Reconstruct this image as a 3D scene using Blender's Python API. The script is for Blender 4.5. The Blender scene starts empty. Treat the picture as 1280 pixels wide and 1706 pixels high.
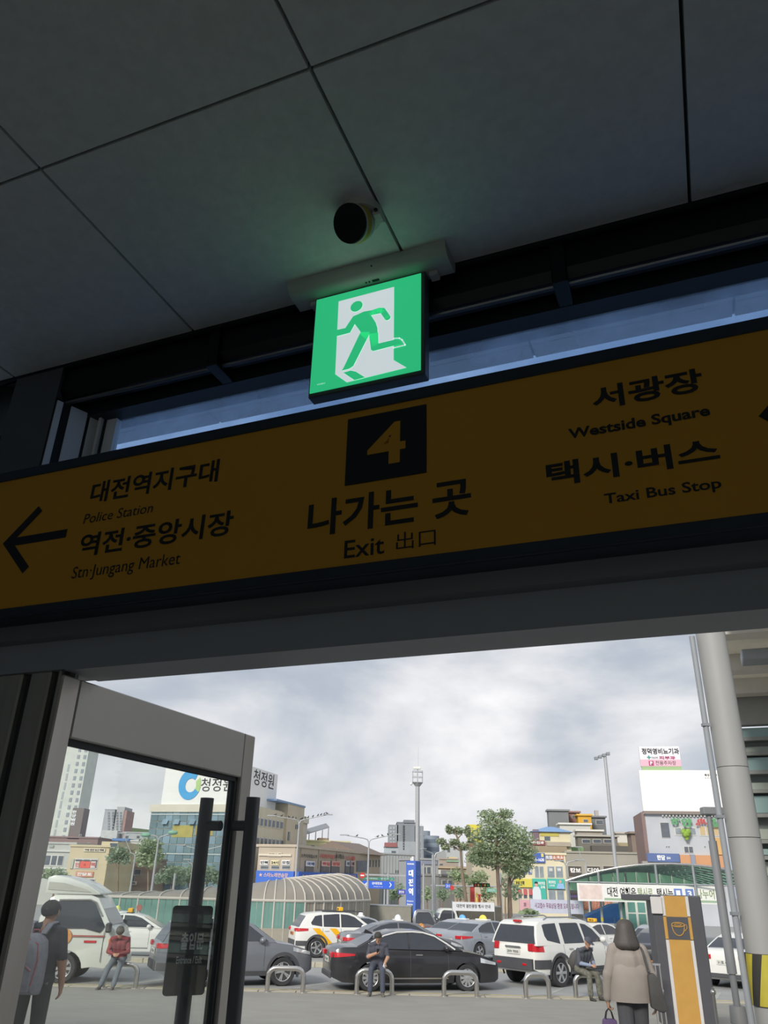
import bpy, bmesh, math, random
from mathutils import Vector, Matrix
random.seed(7)
scene = bpy.context.scene
col = scene.collection
R = math.radians

# ------------------------------------------------------------------ camera
CAM_Z = 2.05
F_PX, CX, CY = 1280.0, 640.0, 853.0
_p, _r = R(25.6), R(-1.45)
_rt, _up = Vector((1, 0, 0)), Vector((0, -math.sin(_p), math.cos(_p)))
C_FW = Vector((0, math.cos(_p), math.sin(_p)))
C_RT = _rt * math.cos(_r) - _up * math.sin(_r)
C_UP = _up * math.cos(_r) + _rt * math.sin(_r)
cam_data = bpy.data.cameras.new('camera')
cam = bpy.data.objects.new('camera', cam_data)
col.objects.link(cam)
cam_data.sensor_fit = 'HORIZONTAL'
cam_data.sensor_width = 36.0
cam_data.lens = 36.0 * F_PX / 1280.0
cam_data.clip_start, cam_data.clip_end = 0.05, 6000
cam.matrix_world = Matrix(((C_RT.x, C_UP.x, -C_FW.x, 0), (C_RT.y, C_UP.y, -C_FW.y, 0), (C_RT.z, C_UP.z, -C_FW.z, CAM_Z), (0, 0, 0, 1)))
scene.camera = cam

# ------------------------------------------------------------------ world, sun, exposure
scene.view_settings.view_transform = 'Standard'
scene.view_settings.look = 'None'
scene.view_settings.gamma = 1.0
scene.view_settings.use_curve_mapping = False
scene.view_settings.exposure = 0.12

def build_world():
    w = bpy.data.worlds.new('overcast_sky'); scene.world = w
    w.use_nodes = True
    nt = w.node_tree; n = nt.nodes; l = nt.links
    n.clear()
    out = n.new('ShaderNodeOutputWorld'); bg = n.new('ShaderNodeBackground')
    tc = n.new('ShaderNodeTexCoord')
    mp = n.new('ShaderNodeMapping'); mp.inputs['Scale'].default_value = (1.0, 1.0, 2.6)
    mp.inputs['Location'].default_value = SKY_OFFSET
    l.new(tc.outputs['Generated'], mp.inputs['Vector'])
    n1 = n.new('ShaderNodeTexNoise'); n1.inputs['Scale'].default_value = 2.3; n1.inputs['Detail'].default_value = 7; n1.inputs['Roughness'].default_value = 0.52
    n1.inputs['Distortion'].default_value = 0.35
    l.new(mp.outputs['Vector'], n1.inputs['Vector'])
    rp = n.new('ShaderNodeValToRGB'); e = rp.color_ramp.elements
    e[0].position, e[0].color = 0.36, (0.38, 0.43, 0.51, 1)
    e[1].position, e[1].color = 0.68, (0.92, 0.91, 0.92, 1)
    m = rp.color_ramp.elements.new(0.46); m.color = (0.46, 0.51, 0.58, 1)
    m = rp.color_ramp.elements.new(0.56); m.color = (0.66, 0.68, 0.72, 1)
    l.new(n1.outputs['Fac'], rp.inputs['Fac'])
    l.new(rp.outputs['Color'], bg.inputs['Color'])
    bg.inputs['Strength'].default_value = 1.0
    l.new(bg.outputs['Background'], out.inputs['Surface'])
SKY_OFFSET = (1.3, 0.4, 0.2)
build_world()

sun_data = bpy.data.lights.new('sun_offscreen', 'SUN')
sun_data.energy = 2.8
sun_data.angle = R(14)
sun_data.color = (1.0, 0.95, 0.86)
sun = bpy.data.objects.new('sun_offscreen', sun_data)
col.objects.link(sun)
_sd = Vector((0.42, 0.80, -0.52)).normalized()      # light travels from behind the station towards the town
sun.rotation_euler = _sd.to_track_quat('-Z', 'Y').to_euler()

# ------------------------------------------------------------------ helpers
def ray(px, py):
    return C_RT * (px - CX) - C_UP * (py - CY) + C_FW * F_PX
def at(px, py, Y):
    d = ray(px, py); s = Y / d.y
    return Vector((d.x * s, Y, CAM_Z + d.z * s))
def xat(px, Y, py=1480):
    return at(px, py, Y).x
def interp(tab, x):
    if x <= tab[0][0]: return tab[0][1]
    for (a, b), (c, d) in zip(tab, tab[1:]):
        if x <= c: return b + (d - b) * (x - a) / (c - a)
    return tab[-1][1]
GZT = [(0, 0), (12.5, 0), (22, -0.60), (23.9, -0.68), (31, -0.74), (37, -0.86), (42, -1.0), (50, -1.4), (60, -1.7), (100, -2.0), (600, -2.2)]
def gz(Y): return interp(GZT, Y)

A_INT = R(22.1)                                      # station wall frame: u along the wall, v outwards, z relative to camera height
M_INT = Matrix.Translation((0, 0, CAM_Z)) @ Matrix.Rotation(-A_INT, 4, 'Z')
M_INV = M_INT.inverted()
def W(u, v, z): return M_INT @ Vector((u, v, z))
def iray(px, py): return M_INV.to_3x3() @ ray(px, py)
def onv(px, py, v):
    d = iray(px, py); s = v / d.y
    return Vector((d.x * s, v, d.z * s))
def onz(px, py, z):
    d = iray(px, py); s = z / d.z
    return Vector((d.x * s, d.y * s, z))
def onu(px, py, u):
    d = iray(px, py); s = u / d.x
    return Vector((u, d.y * s, d.z * s))

class Pl:
    """a vertical facade plane standing at depth Y=d where pixel column px crosses it, turned by rz degrees"""
    def __init__(s, px, d, rz=0.0, base=None):
        s.rz = R(rz); s.o = Vector((xat(px, d), d, gz(d) if base is None else base))
        s.ax = Vector((math.cos(s.rz), math.sin(s.rz), 0)); s.n = Vector((math.sin(s.rz), -math.cos(s.rz), 0))
    def uv(s, px, py):
        d = ray(px, py); c = Vector((0, 0, CAM_Z))
        t = (s.o - c).dot(s.n) / d.dot(s.n); q = c + d * t - s.o
        return q.dot(s.ax), q.z
    def rect(s, r):
        x0, y0, x1, y1 = r; xm, ym = (x0 + x1) / 2, (y0 + y1) / 2
        return s.uv(x0, ym)[0], s.uv(x1, ym)[0], s.uv(xm, y1)[1], s.uv(xm, y0)[1]     # xa, xb, za, zb

def link(o): col.objects.link(o); return o
def tag(o, label=None, cat=None, group=None, kind=None):
    if label: o['label'] = label
    if cat: o['category'] = cat
    if group: o['group'] = group
    if kind: o['kind'] = kind
    return o
def thing(name, label, cat, loc=(0, 0, 0), rz=0.0, group=None):
    o = link(bpy.data.objects.new(name, None)); o.location = loc; o.rotation_euler = (0, 0, rz)
    o.empty_display_size = 0.2
    return tag(o, label, cat, group)
def ithing(name, label, cat, u, v, z, group=None): return thing(name, label, cat, W(u, v, z), -A_INT, group)
def copy_tree(o, parent=None):
    c = o.copy(); link(c); c.parent = parent
    for ch in list(o.children): copy_tree(ch, c)
    return c

class MB:
    def __init__(s, off=(0, 0, 0)): s.v = []; s.f = []; s.o = Vector(off)
    def add(s, vs, fs):
        b = len(s.v); s.v += [tuple(Vector(q) - s.o) for q in vs]; s.f += [tuple(i + b for i in f) for f in fs]; return s
    def box(s, x0, x1, y0, y1, z0, z1):
        vs = [(x, y, z) for z in (z0, z1) for y in (y0, y1) for x in (x0, x1)]
        return s.add(vs, [(0, 2, 3, 1), (4, 5, 7, 6), (0, 1, 5, 4), (2, 6, 7, 3), (0, 4, 6, 2), (1, 3, 7, 5)])
    def prism(s, poly, a, b, axis='y'):
        n = len(poly); vs = []
        for t in (a, b):
            for p in poly:
                vs.append({'y': (p[0], t, p[1]), 'x': (t, p[0], p[1]), 'z': (p[0], p[1], t)}[axis])
        fs = [tuple(range(n)), tuple(range(2 * n - 1, n - 1, -1))]
        fs += [(i, n + i, n + (i + 1) % n, (i + 1) % n) for i in range(n)]
        return s.add(vs, fs)
    def cyl(s, p0, p1, r0, r1=None, n=12, cap=True):
        r1 = r0 if r1 is None else r1
        p0, p1 = Vector(p0), Vector(p1); d = (p1 - p0).normalized()
        a = d.orthogonal().normalized(); b = d.cross(a); vs = []
        for p, r in ((p0, r0), (p1, r1)):
            for i in range(n):
                t = 2 * math.pi * i / n; vs.append(p + (a * math.cos(t) + b * math.sin(t)) * r)
        fs = [(i, (i + 1) % n, n + (i + 1) % n, n + i) for i in range(n)]
        if cap: fs += [tuple(range(n - 1, -1, -1)), tuple(range(n, 2 * n))]
        return s.add(vs, fs)
    def tube(s, pts, r, n=10, closed=False):
        pts = [Vector(p) for p in pts]; m = len(pts); vs = []; ref = None
        for i, p in enumerate(pts):
            if closed: d = pts[(i + 1) % m] - pts[i - 1]
            else: d = pts[min(i + 1, m - 1)] - pts[max(i - 1, 0)]
            d.normalize()
            if ref is None: a = d.orthogonal().normalized()
            else: a = (ref - d * ref.dot(d)).normalized()
            ref = a; b = d.cross(a); rr = r[i] if isinstance(r, (list, tuple)) else r
            for k in range(n):
                t = 2 * math.pi * k / n; vs.append(p + (a * math.cos(t) + b * math.sin(t)) * rr)
        fs = []
        for i in range(m if closed else m - 1):
            j = (i + 1) % m
            fs += [(i * n + k, i * n + (k + 1) % n, j * n + (k + 1) % n, j * n + k) for k in range(n)]
        if not closed: fs += [tuple(range(n - 1, -1, -1)), tuple(range((m - 1) * n, m * n))]
        return s.add(vs, fs)
    def ball(s, c, r, nu=12, nv=8, sc=(1, 1, 1), z0=-1.0, z1=1.0):
        vs = []; c = Vector(c); a0, a1 = math.asin(z0), math.asin(z1)
        for j in range(nv + 1):
            a = a0 + (a1 - a0) * j / nv
            for i in range(nu):
                t = 2 * math.pi * i / nu
                vs.append(c + Vector((math.cos(a) * math.cos(t) * r * sc[0], math.cos(a) * math.sin(t) * r * sc[1], math.sin(a) * r * sc[2])))
        fs = [(j * nu + i, j * nu + (i + 1) % nu, (j + 1) * nu + (i + 1) % nu, (j + 1) * nu + i) for j in range(nv) for i in range(nu)]
        fs += [tuple(range(nu - 1, -1, -1)), tuple(range(nv * nu, nv * nu + nu))]
        return s.add(vs, fs)
    def lathe(s, prof, c=(0, 0, 0), axis='z', n=20, cap=True):
        vs = []; c = Vector(c)
        for r, h in prof:
            for i in range(n):
                t = 2 * math.pi * i / n; a, b = r * math.cos(t), r * math.sin(t)
                vs.append(c + Vector({'z': (a, b, h), 'y': (a, h, b), 'x': (h, a, b)}[axis]))
        m = len(prof)
        fs = [(j * n + i, j * n + (i + 1) % n, (j + 1) * n + (i + 1) % n, (j + 1) * n + i) for j in range(m - 1) for i in range(n)]
        if cap: fs += [tuple(range(n - 1, -1, -1)), tuple(range((m - 1) * n, m * n))]
        return s.add(vs, fs)
    def quad(s, *p): return s.add(p, [tuple(range(len(p)))])
    def xf(s, M):
        s.v = [tuple(M @ Vector(q)) for q in s.v]; return s
    def mesh(s, name, mat, smooth=0, bevel=0.0, seg=1):
        me = bpy.data.meshes.new(name); me.from_pydata(s.v, [], s.f)
        bm = bmesh.new(); bm.from_mesh(me)
        bmesh.ops.recalc_face_normals(bm, faces=bm.faces)
        if bevel: bmesh.ops.bevel(bm, geom=list(bm.edges), offset=bevel, segments=seg, affect='EDGES', profile=0.5, clamp_overlap=True)
        bm.to_mesh(me); bm.free()
        if mat: me.materials.append(mat)
        if smooth:
            me.polygons.foreach_set('use_smooth', [True] * len(me.polygons))
            me.set_sharp_from_angle(angle=R(smooth if smooth > 1 else 40))
        return me
    def build(s, name, mat, parent=None, smooth=0, bevel=0.0, seg=1, loc=None, rz=None, label=None, kind=None):
        o = link(bpy.data.objects.new(name, s.mesh(name, mat, smooth, bevel, seg)))
        if parent: o.parent = parent
        if loc is not None: o.location = loc
        if rz is not None: o.rotation_euler = (0, 0, rz)
        if label: o['label'] = label
        if kind: o['kind'] = kind
        return o

# ------------------------------------------------------------------ materials (all procedural)
MATS = {}
def hexc(h):
    c = [int(h[i:i + 2], 16) / 255 for i in (0, 2, 4)]
    return tuple(x / 12.92 if x <= 0.04045 else ((x + 0.055) / 1.055) ** 2.4 for x in c)
def mat(name, c, rough=0.6, metal=0.0, var=0.0, scale=6.0, bump=0.0, spec=None, emit=None, es=0.0, coat=0.0, stretch=None):
    if name in MATS: return MATS[name]
    if isinstance(c, str): c = hexc(c)
    m = bpy.data.materials.new(name); m.use_nodes = True
    nt = m.node_tree; b = nt.nodes['Principled BSDF']
    b.inputs['Base Color'].default_value = (*c, 1); b.inputs['Roughness'].default_value = rough; b.inputs['Metallic'].default_value = metal
    if spec is not None: b.inputs['Specular IOR Level'].default_value = spec
    if coat: b.inputs['Coat Weight'].default_value = coat; b.inputs['Coat Roughness'].default_value = 0.06
    if emit: b.inputs['Emission Color'].default_value = (*(hexc(emit) if isinstance(emit, str) else emit), 1); b.inputs['Emission Strength'].default_value = es
    if var or bump:
        tc = nt.nodes.new('ShaderNodeTexCoord'); mp = nt.nodes.new('ShaderNodeMapping')
        if stretch: mp.inputs['Scale'].default_value = stretch
        nz = nt.nodes.new('ShaderNodeTexNoise'); nz.inputs['Scale'].default_value = scale; nz.inputs['Detail'].default_value = 5
        nt.links.new(tc.outputs['Object'], mp.inputs['Vector']); nt.links.new(mp.outputs['Vector'], nz.inputs['Vector'])
        if var:
            rp = nt.nodes.new('ShaderNodeValToRGB'); e = rp.color_ramp.elements
            e[0].position, e[1].position = 0.32, 0.68
            e[0].color = (*[max(0, x * (1 - var)) for x in c], 1); e[1].color = (*[min(1, x * (1 + var)) for x in c], 1)
            nt.links.new(nz.outputs['Fac'], rp.inputs['Fac']); nt.links.new(rp.outputs['Color'], b.inputs['Base Color'])
        if bump:
            bp = nt.nodes.new('ShaderNodeBump'); bp.inputs['Strength'].default_value = bump; bp.inputs['Distance'].default_value = 0.01
            nt.links.new(nz.outputs['Fac'], bp.inputs['Height']); nt.links.new(bp.outputs['Normal'], b.inputs['Normal'])
    MATS[name] = m; return m
def glass(name, tint=(1, 1, 1), refl=0.08, rough=0.02, haze=0.0, hazec=(0.8, 0.8, 0.8)):
    """thin architectural glass: mostly clear, with a fresnel mirror and an optional film of dust"""
    if name in MATS: return MATS[name]
    m = bpy.data.materials.new(name); m.use_nodes = True
    nt = m.node_tree; n = nt.nodes; l = nt.links; n.clear()
    out = n.new('ShaderNodeOutputMaterial'); tr = n.new('ShaderNodeBsdfTransparent'); gl = n.new('ShaderNodeBsdfGlossy'); mx = n.new('ShaderNodeMixShader')
    lw = n.new('ShaderNodeLayerWeight'); lw.inputs['Blend'].default_value = 0.5
    pw = n.new('ShaderNodeMath'); pw.operation = 'POWER'; pw.inputs[1].default_value = 4.0
    ml = n.new('ShaderNodeMath'); ml.operation = 'MULTIPLY_ADD'; ml.inputs[1].default_value = 0.6; ml.inputs[2].default_value = refl; ml.use_clamp = True
    tr.inputs['Color'].default_value = (*tint, 1); gl.inputs['Roughness'].default_value = rough
    l.new(lw.outputs['Facing'], pw.inputs[0]); l.new(pw.outputs[0], ml.inputs[0])
    l.new(ml.outputs[0], mx.inputs[0]); l.new(tr.outputs[0], mx.inputs[1]); l.new(gl.outputs[0], mx.inputs[2])
    last = mx
    if haze:
        df = n.new('ShaderNodeBsdfTranslucent'); df.inputs['Color'].default_value = (*hazec, 1)
        nz = n.new('ShaderNodeTexNoise'); nz.inputs['Scale'].default_value = 9; tc = n.new('ShaderNodeTexCoord'); l.new(tc.outputs['Object'], nz.inputs['Vector'])
        mm = n.new('ShaderNodeMath'); mm.operation = 'MULTIPLY'; mm.inputs[1].default_value = haze * 2; l.new(nz.outputs['Fac'], mm.inputs[0])
        m2 = n.new('ShaderNodeMixShader'); l.new(mm.outputs[0], m2.inputs[0]); l.new(mx.outputs[0], m2.inputs[1]); l.new(df.outputs[0], m2.inputs[2]); last = m2
    l.new(last.outputs[0], out.inputs['Surface'])
    MATS[name] = m; return m

def translucent(name, c, amount=0.55, var=0.06):
    if name in MATS: return MATS[name]
    m = mat(name, c, 0.4, var=var, scale=0.7); nt = m.node_tree; n = nt.nodes; l = nt.links
    b = n['Principled BSDF']; out = next(x for x in n if x.type == 'OUTPUT_MATERIAL'); t = n.new('ShaderNodeBsdfTranslucent'); t.inputs['Color'].default_value = (*hexc(c), 1)
    mx = n.new('ShaderNodeMixShader'); mx.inputs[0].default_value = amount
    l.new(b.outputs[0], mx.inputs[1]); l.new(t.outputs[0], mx.inputs[2]); l.new(mx.outputs[0], out.inputs['Surface']); return m

# ------------------------------------------------------------------ lettering
_tc = {}
SCRATCH = bpy.data.scenes.new('scratch')             # small side scene so that evaluating one object stays quick
def eval_mesh(ob):
    SCRATCH.collection.objects.link(ob); vl = SCRATCH.view_layers[0]; vl.update(); dg = vl.depsgraph; dg.update()
    me = bpy.data.meshes.new_from_object(ob.evaluated_get(dg), depsgraph=dg); SCRATCH.collection.objects.unlink(ob)
    return me
def text_data(body, bold=0.0, ext=0.0):
    k = (body, bold)
    if k not in _tc:
        cu = bpy.data.curves.new('t', 'FONT'); cu.body = body; cu.offset = bold; cu.resolution_u = 3; cu.align_x = 'LEFT'
        ob = bpy.data.objects.new('t', cu); me = eval_mesh(ob)
        vs = [tuple(v.co) for v in me.vertices]; fs = [tuple(p.vertices) for p in me.polygons]
        bpy.data.objects.remove(ob); bpy.data.curves.remove(cu); bpy.data.meshes.remove(me)
        x0, x1 = min(v[0] for v in vs), max(v[0] for v in vs); y0, y1 = min(v[1] for v in vs), max(v[1] for v in vs)
        _tc[k] = ([((v[0] - x0) / (x1 - x0), (v[1] - y0) / (y1 - y0)) for v in vs], fs, (x1 - x0) / (y1 - y0))
    return _tc[k]
def text_mb(body, x0, x1, z0, z1, y, bold=0.02, slant=0.0):
    vs, fs, _ = text_data(body, bold)
    m = MB(); m.add([(x0 + (x1 - x0) * a + slant * (z1 - z0) * b, y, z0 + (z1 - z0) * b) for a, b in vs], fs)
    return m
def lettering(parent, body, r, y, material, bold=0.02, slant=0.0, name='lettering'):
    return text_mb(body, *r, y, bold, slant).build(name, material, parent)
# shared materials
M_ALU = mat('dark_aluminium', '8a8b8e', 0.42, 0.3, var=0.08, scale=3)
M_STEEL = mat('brushed_stainless', 'c8c4be', 0.34, 0.6, var=0.08, scale=3, stretch=(8, 8, 0.4))
M_STEELW = mat('satin_stainless', 'cac3bb', 0.36, 0.5, var=0.10, scale=2, stretch=(6, 6, 0.5))
M_BLACK = mat('black_metal', '0c0d0f', 0.35, 0.3, var=0.2)
M_RUB = mat('dark_gasket', '3c3c3f', 0.7)
M_WHITE = mat('white_paint', 'e6e4de', 0.6, var=0.04)
M_CHROME = mat('polished_steel', 'c8c6c2', 0.22, 0.95, var=0.05, scale=4)
M_GREYM = mat('grey_galvanised', '9a9ea2', 0.5, 0.5, var=0.06)
M_TYRE = mat('tyre_rubber', '3a3a3c', 0.85, var=0.1)
M_DKGLASS = mat('tinted_car_glass', '3c3f45', 0.06, 0.0, spec=0.8, var=0.05)
M_PLAST = mat('dark_grey_plastic', '4c4d51', 0.6, var=0.06)
M_RED = mat('red_lens', 'c2202a', 0.15, spec=0.7, var=0.05)
M_LENS = mat('clear_lens', 'd9dde2', 0.08, 0.4, spec=0.8, var=0.05)
M_AMBER = mat('amber_lens', 'd8843a', 0.2, var=0.05)
M_RIM = mat('silver_rim', 'c6c8ca', 0.3, 0.7, var=0.04)
M_PLATE = mat('white_plate', 'd8dad2', 0.5, var=0.03)
M_INK = mat('black_ink', '1c1c20', 0.6, var=0.05)
M_WINK = mat('white_ink', 'f2f2f0', 0.5, var=0.02)
M_WPANE = mat('window_pane_dark', '5d646c', 0.1, spec=0.7, var=0.15, scale=1.5)
M_WPANEL = mat('window_pane_light', '8b959c', 0.1, spec=0.7, var=0.15, scale=1.5)
M_WFRAME = mat('window_frame_white', 'c9c8c2', 0.6, var=0.04)
# ================================================================== STATION VESTIBULE
CEIL = 1.263                                         # heights here are relative to the camera, floor is at -CAM_Z
FL = -CAM_Z
M_CEIL = mat('ceiling_board', 'e0e2de', 0.85, var=0.05, scale=40, bump=0.15)
M_CEILG = mat('ceiling_void', '4a4b4a', 0.9)
M_WALLIN = mat('vestibule_wall_paint', 'a8a8a4', 0.8, var=0.06, scale=3)
M_FLOORIN = mat('vestibule_granite', '86837c', 0.35, var=0.18, scale=60)
M_HEAD = mat('header_sheet_metal', 'a6aab0', 0.5, 0.1, var=0.05, scale=2, stretch=(0.4, 6, 6))
M_BLUEG = mat('transom_wall_panel', '6f7b86', 0.7, var=0.05)
M_PALE = mat('pale_grey_panel', 'f0f3f5', 0.6, var=0.05)
M_DARKF = mat('dark_window_frame', '2e3338', 0.45, 0.3, var=0.08)
def ist(name, mb, m, label=None, cat=None, **k):
    o = mb.build(name, m, **k); o.matrix_world = M_INT
    tag(o, label, cat, kind='structure'); return o

U0, U1, V0 = -3.6, 3.4, -5.0
fl = ist('floor', MB().box(U0, U1, V0, 1.45, FL - 0.12, FL - 0.004), M_FLOORIN, 'dark granite floor of the station vestibule', 'floor')
nt_ = 0
for i in range(10):
    for j in range(9):
        u = U0 + 0.7 * i; v = 1.40 - 0.7 * (j + 1)
        MB().box(u + .002, u + .698, v + .002, v + .698, FL - 0.004, FL).build('floor_tile', M_FLOORIN, fl)
ce = ist('ceiling', MB().box(U0, U1, V0, 1.287, CEIL + 0.02, CEIL + 0.30), M_CEILG, 'suspended ceiling of dull grey boards over the exit', 'ceiling')
us = [-0.463 + 0.600 * k for k in range(-6, 8)]
vs_ = [0.750 - 1.2 * k for k in range(0, 6)]
G = 0.0035
for a, b in zip(us, us[1:]):
    rows = [(vs_[0], 1.284)] + [(q, p) for p, q in zip(vs_, vs_[1:])]
    for q, p in rows:
        a2, b2 = max(a, U0) , min(b, U1)
        if b2 - a2 < 0.05 or p < V0: continue
        MB().box(a2 + G, b2 - G, max(q, V0) + G, p - G, CEIL, CEIL + 0.02).build('ceiling_panel', M_CEIL, ce)
MB().box(U0, U1, 1.284, 1.292, CEIL - 0.006, CEIL + 0.30).build('edge_trim', M_DARKF, ce)

# enclosing walls of the hall behind the camera
ist('wall_left', MB().box(U0 - 0.1, U0, V0, 1.45, FL, CEIL + 0.3), M_WALLIN, 'grey side wall of the vestibule', 'wall')
ist('wall_right', MB().box(U1, U1 + 0.1, V0, 1.45, FL, CEIL + 0.3), M_WALLIN, 'grey side wall of the vestibule on the kiosk side', 'wall')
ist('wall_back', MB().box(U0, U1, V0 - 0.1, V0, 0.75, CEIL + 0.3), M_WALLIN, 'lintel over the wide opening from the vestibule to the concourse', 'wall')

# front wall: header over the door, transom, column, jambs
HB = 0.404
wf = MB()
wf.box(-1.66, U1, 1.300, 1.410, HB, 0.80)            # header box
hd_ = ist('wall_front', wf, M_HEAD, 'dark metal header over the exit door', 'wall')
MB().box(-1.278, U1, 1.300, 1.410, HB - 0.003, HB).build('soffit_plate', M_HEAD, hd_)
ist('trim_1', MB().box(-1.62, U1, 1.268, 1.300, 0.470, 0.505), M_ALU, 'thin metal ledge strip along the header below the yellow sign', 'trim')
up = ist('wall_upper', MB().box(U0, U1, 1.425, 1.50, 1.175, CEIL + 0.9), M_BLUEG, 'blue grey wall panel above the transom window', 'wall')
MB().box(U0, U1, 1.27, 1.50, CEIL + 0.9, CEIL + 0.95).build('top_cap', M_CEILG, up)
MB().box(U0, U1, 1.292, 1.30, CEIL + 0.28, CEIL + 0.9).build('upstand', M_CEILG, up)
ist('trim_2', MB().box(-1.50, U1, 1.368, 1.425, 1.141, 1.188), M_DARKF, 'dark beam running over the transom window', 'trim')
# transom window right of the sign post
w1 = ist('window_1', MB().box(-1.43, U1, 1.40, 1.44, 1.152, 1.172).box(-1.436, -1.412, 1.40, 1.44, 0.80, 1.152).box(-1.412, U1, 1.40, 1.44, 0.80, 0.815), M_DARKF, 'long transom window above the yellow sign', 'window')
GL_TR = glass('transom_glass', (0.62, 0.78, 1.0), 0.03, 0.03, haze=0.28, hazec=(0.50, 0.68, 1.0))
MB().box(-1.380, U1, 1.416, 1.422, 0.815, 1.152).build('pane', GL_TR, w1)
MB().box(-1.412, -1.378, 1.405, 1.425, 0.80, 1.152).build('side_frame', M_PALE, w1)
MB().box(-1.426, -1.418, 1.388, 1.40, 0.80, 1.150).build('edge_glint_strip', M_WHITE, w1)  # white strip paints the bright line of light between the frames
# splayed reveal of pale and dark strips between the column and the window
ra_ = Vector((-1.488, 1.285)); rb_ = Vector((-1.432, 1.425))
pn = ist('wall_recess', MB().prism([(ra_.x, ra_.y), (rb_.x, rb_.y), (rb_.x - 0.02, rb_.y + 0.02), (ra_.x, rb_.y + 0.02)], 0.80, 1.16, 'z'), M_DARKF, 'pale striped reveal beside the column', 'wall')
dn_ = Vector((rb_.y - ra_.y, -(rb_.x - ra_.x))).normalized() * 0.004
for r0, r1 in ((-1.152, -1.134), (-1.109, -1.061), (-1.0514, -1.0214)):
    q = []
    for r in (r0, r1):
        t = (ra_.x - r * ra_.y) / (r * (rb_.y - ra_.y) - (rb_.x - ra_.x)); t = max(0.0, min(1.0, t)); q.append(ra_ + (rb_ - ra_) * t)
    MB().prism([tuple(q[0]), tuple(q[1]), tuple(q[1] + dn_), tuple(q[0] + dn_)], 0.80, 1.15, 'z').build('pale_strip', M_PALE, pn)
cl = ist('wall_column', MB().box(-1.655, -1.488, 1.285, 1.44, 0.42, CEIL + 0.2), mat('column_cladding', '5d6266', 0.55, 0.2, var=0.05), 'grey clad column at the end of the yellow sign', 'column')
MB().box(-1.70, U1 - 0.1, 1.292, 1.300, CEIL - 0.012, CEIL).build('edge_bead', M_BLACK, ce)
# neighbouring window left of the column
w2 = ist('window_2', MB().box(U0, -1.655, 1.38, 1.44, 1.10, 1.15).box(U0, -1.655, 1.38, 1.44, 0.42, 0.47), M_DARKF, 'side window of the vestibule beyond the column', 'window')
MB().box(U0, -1.655, 1.405, 1.411, 0.47, 1.10).build('pane', GL_TR, w2)
ist('wall_left_front', MB().box(U0, -1.70, 1.30, 1.41, FL, 0.42), M_HEAD, 'metal wall below the side window', 'wall')

# black blind tube with clips under the ceiling edge
bt = ithing('blind_tube', 'long black roller tube clipped under the ceiling edge in front of the transom', 'blind', 0, 1.32, 1.16)
o_ = (0, 1.32, 1.16)
poly = [(1.296, 1.252), (1.350, 1.252), (1.356, 1.185), (1.345, 1.165), (1.310, 1.165), (1.294, 1.185)]
MB(o_).prism(poly, -1.50, U1 - 0.1, 'x').build('tube', M_BLACK, bt, smooth=30)
MB(o_).tube([(-1.50, 1.315, 1.156), (U1 - 0.1, 1.315, 1.156)], 0.006, 8).build('bottom_bar', mat('dull_steel_bar', '8a8c90', 0.3, 0.9, var=0.05), bt, smooth=1)
for px in (368, 936):
    u = onv(px, 470 if px > 600 else 585, 1.32).x
    MB(o_).box(u - 0.016, u + 0.016, 1.285, 1.37, 1.245, 1.265).box(u - 0.016, u + 0.016, 1.285, 1.293, 1.15, 1.255).box(u - 0.016, u + 0.016, 1.285, 1.40, 1.142, 1.156).build('clip', M_BLACK, bt, bevel=0.002)

# door frame: jamb bars left of the opening (below the header)
jb = ist('door_1', MB().box(-1.70, -1.278, 1.335, 1.345, FL, HB), M_STEEL, 'stainless door frame left of the exit opening', 'door frame')
MB().box(-1.70, -1.400, 1.302, 1.345, FL, HB).build('frame_panel', M_STEEL, jb, bevel=0.004)
MB().box(-1.400, -1.376, 1.318, 1.345, FL, HB).build('groove', M_RUB, jb)
MB().box(-1.376, -1.318, 1.302, 1.345, FL, HB).build('frame_panel', M_STEEL, jb, bevel=0.004)
MB().box(-1.318, -1.302, 1.318, 1.345, FL, HB).build('groove', M_RUB, jb)
MB().box(-1.302, -1.294, 1.308, 1.345, FL, HB).build('frame_bead', M_STEELW, jb, bevel=0.002)
MB().box(-1.294, -1.278, 1.318, 1.345, FL, HB).build('groove', M_RUB, jb)
jr = ist('door_2', MB().box(1.55, 1.75, 1.302, 1.41, FL, HB), M_STEEL, 'stainless door frame at the far side of the exit opening', 'door frame')
ist('wall_right_front', MB().box(1.75, U1, 1.30, 1.41, FL, HB), M_HEAD, 'metal wall beside the exit opening', 'wall')

# glass door leaf opened outwards at a right angle
DU = -1.262
door = ithing('glass_door', 'open glass door leaf in a satin steel frame with dark pull bars', 'door', DU, 1.284, FL)
do = (DU, 1.284, FL)
T = 0.045
ZT = 0.388
zr = 0.262                                            # underside of the top rail
v0, v1 = 1.284, 2.108
MB(do).box(DU - 0.014, DU, v0, v0 + 0.054, FL + 0.01, ZT).build('hinge_stile', M_STEELW, door, bevel=0.003)
MB(do).box(DU - T, DU, v0 + 0.055, v1 - 0.061, zr, ZT).build('top_rail', mat('satin_grey_rail', 'c4c0b8', 0.42, 0.4, var=0.05, scale=2), door, bevel=0.003)
MB(do).box(DU - T, DU, v1 - 0.060, v1, FL + 0.01, ZT).build('lock_stile', M_STEELW, door, bevel=0.003)
MB(do).box(DU - T, DU, v0 + 0.055, v1 - 0.061, FL + 0.01, FL + 0.22).build('bottom_rail', M_STEELW, door, bevel=0.003)
MB(do).box(DU - 0.034, DU - 0.012, v0 + 0.054, v1 - 0.060, zr - 0.012, zr).box(DU - 0.034, DU - 0.012, v1 - 0.072, v1 - 0.060, FL + 0.22, zr).build('gasket', M_RUB, door)
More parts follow.
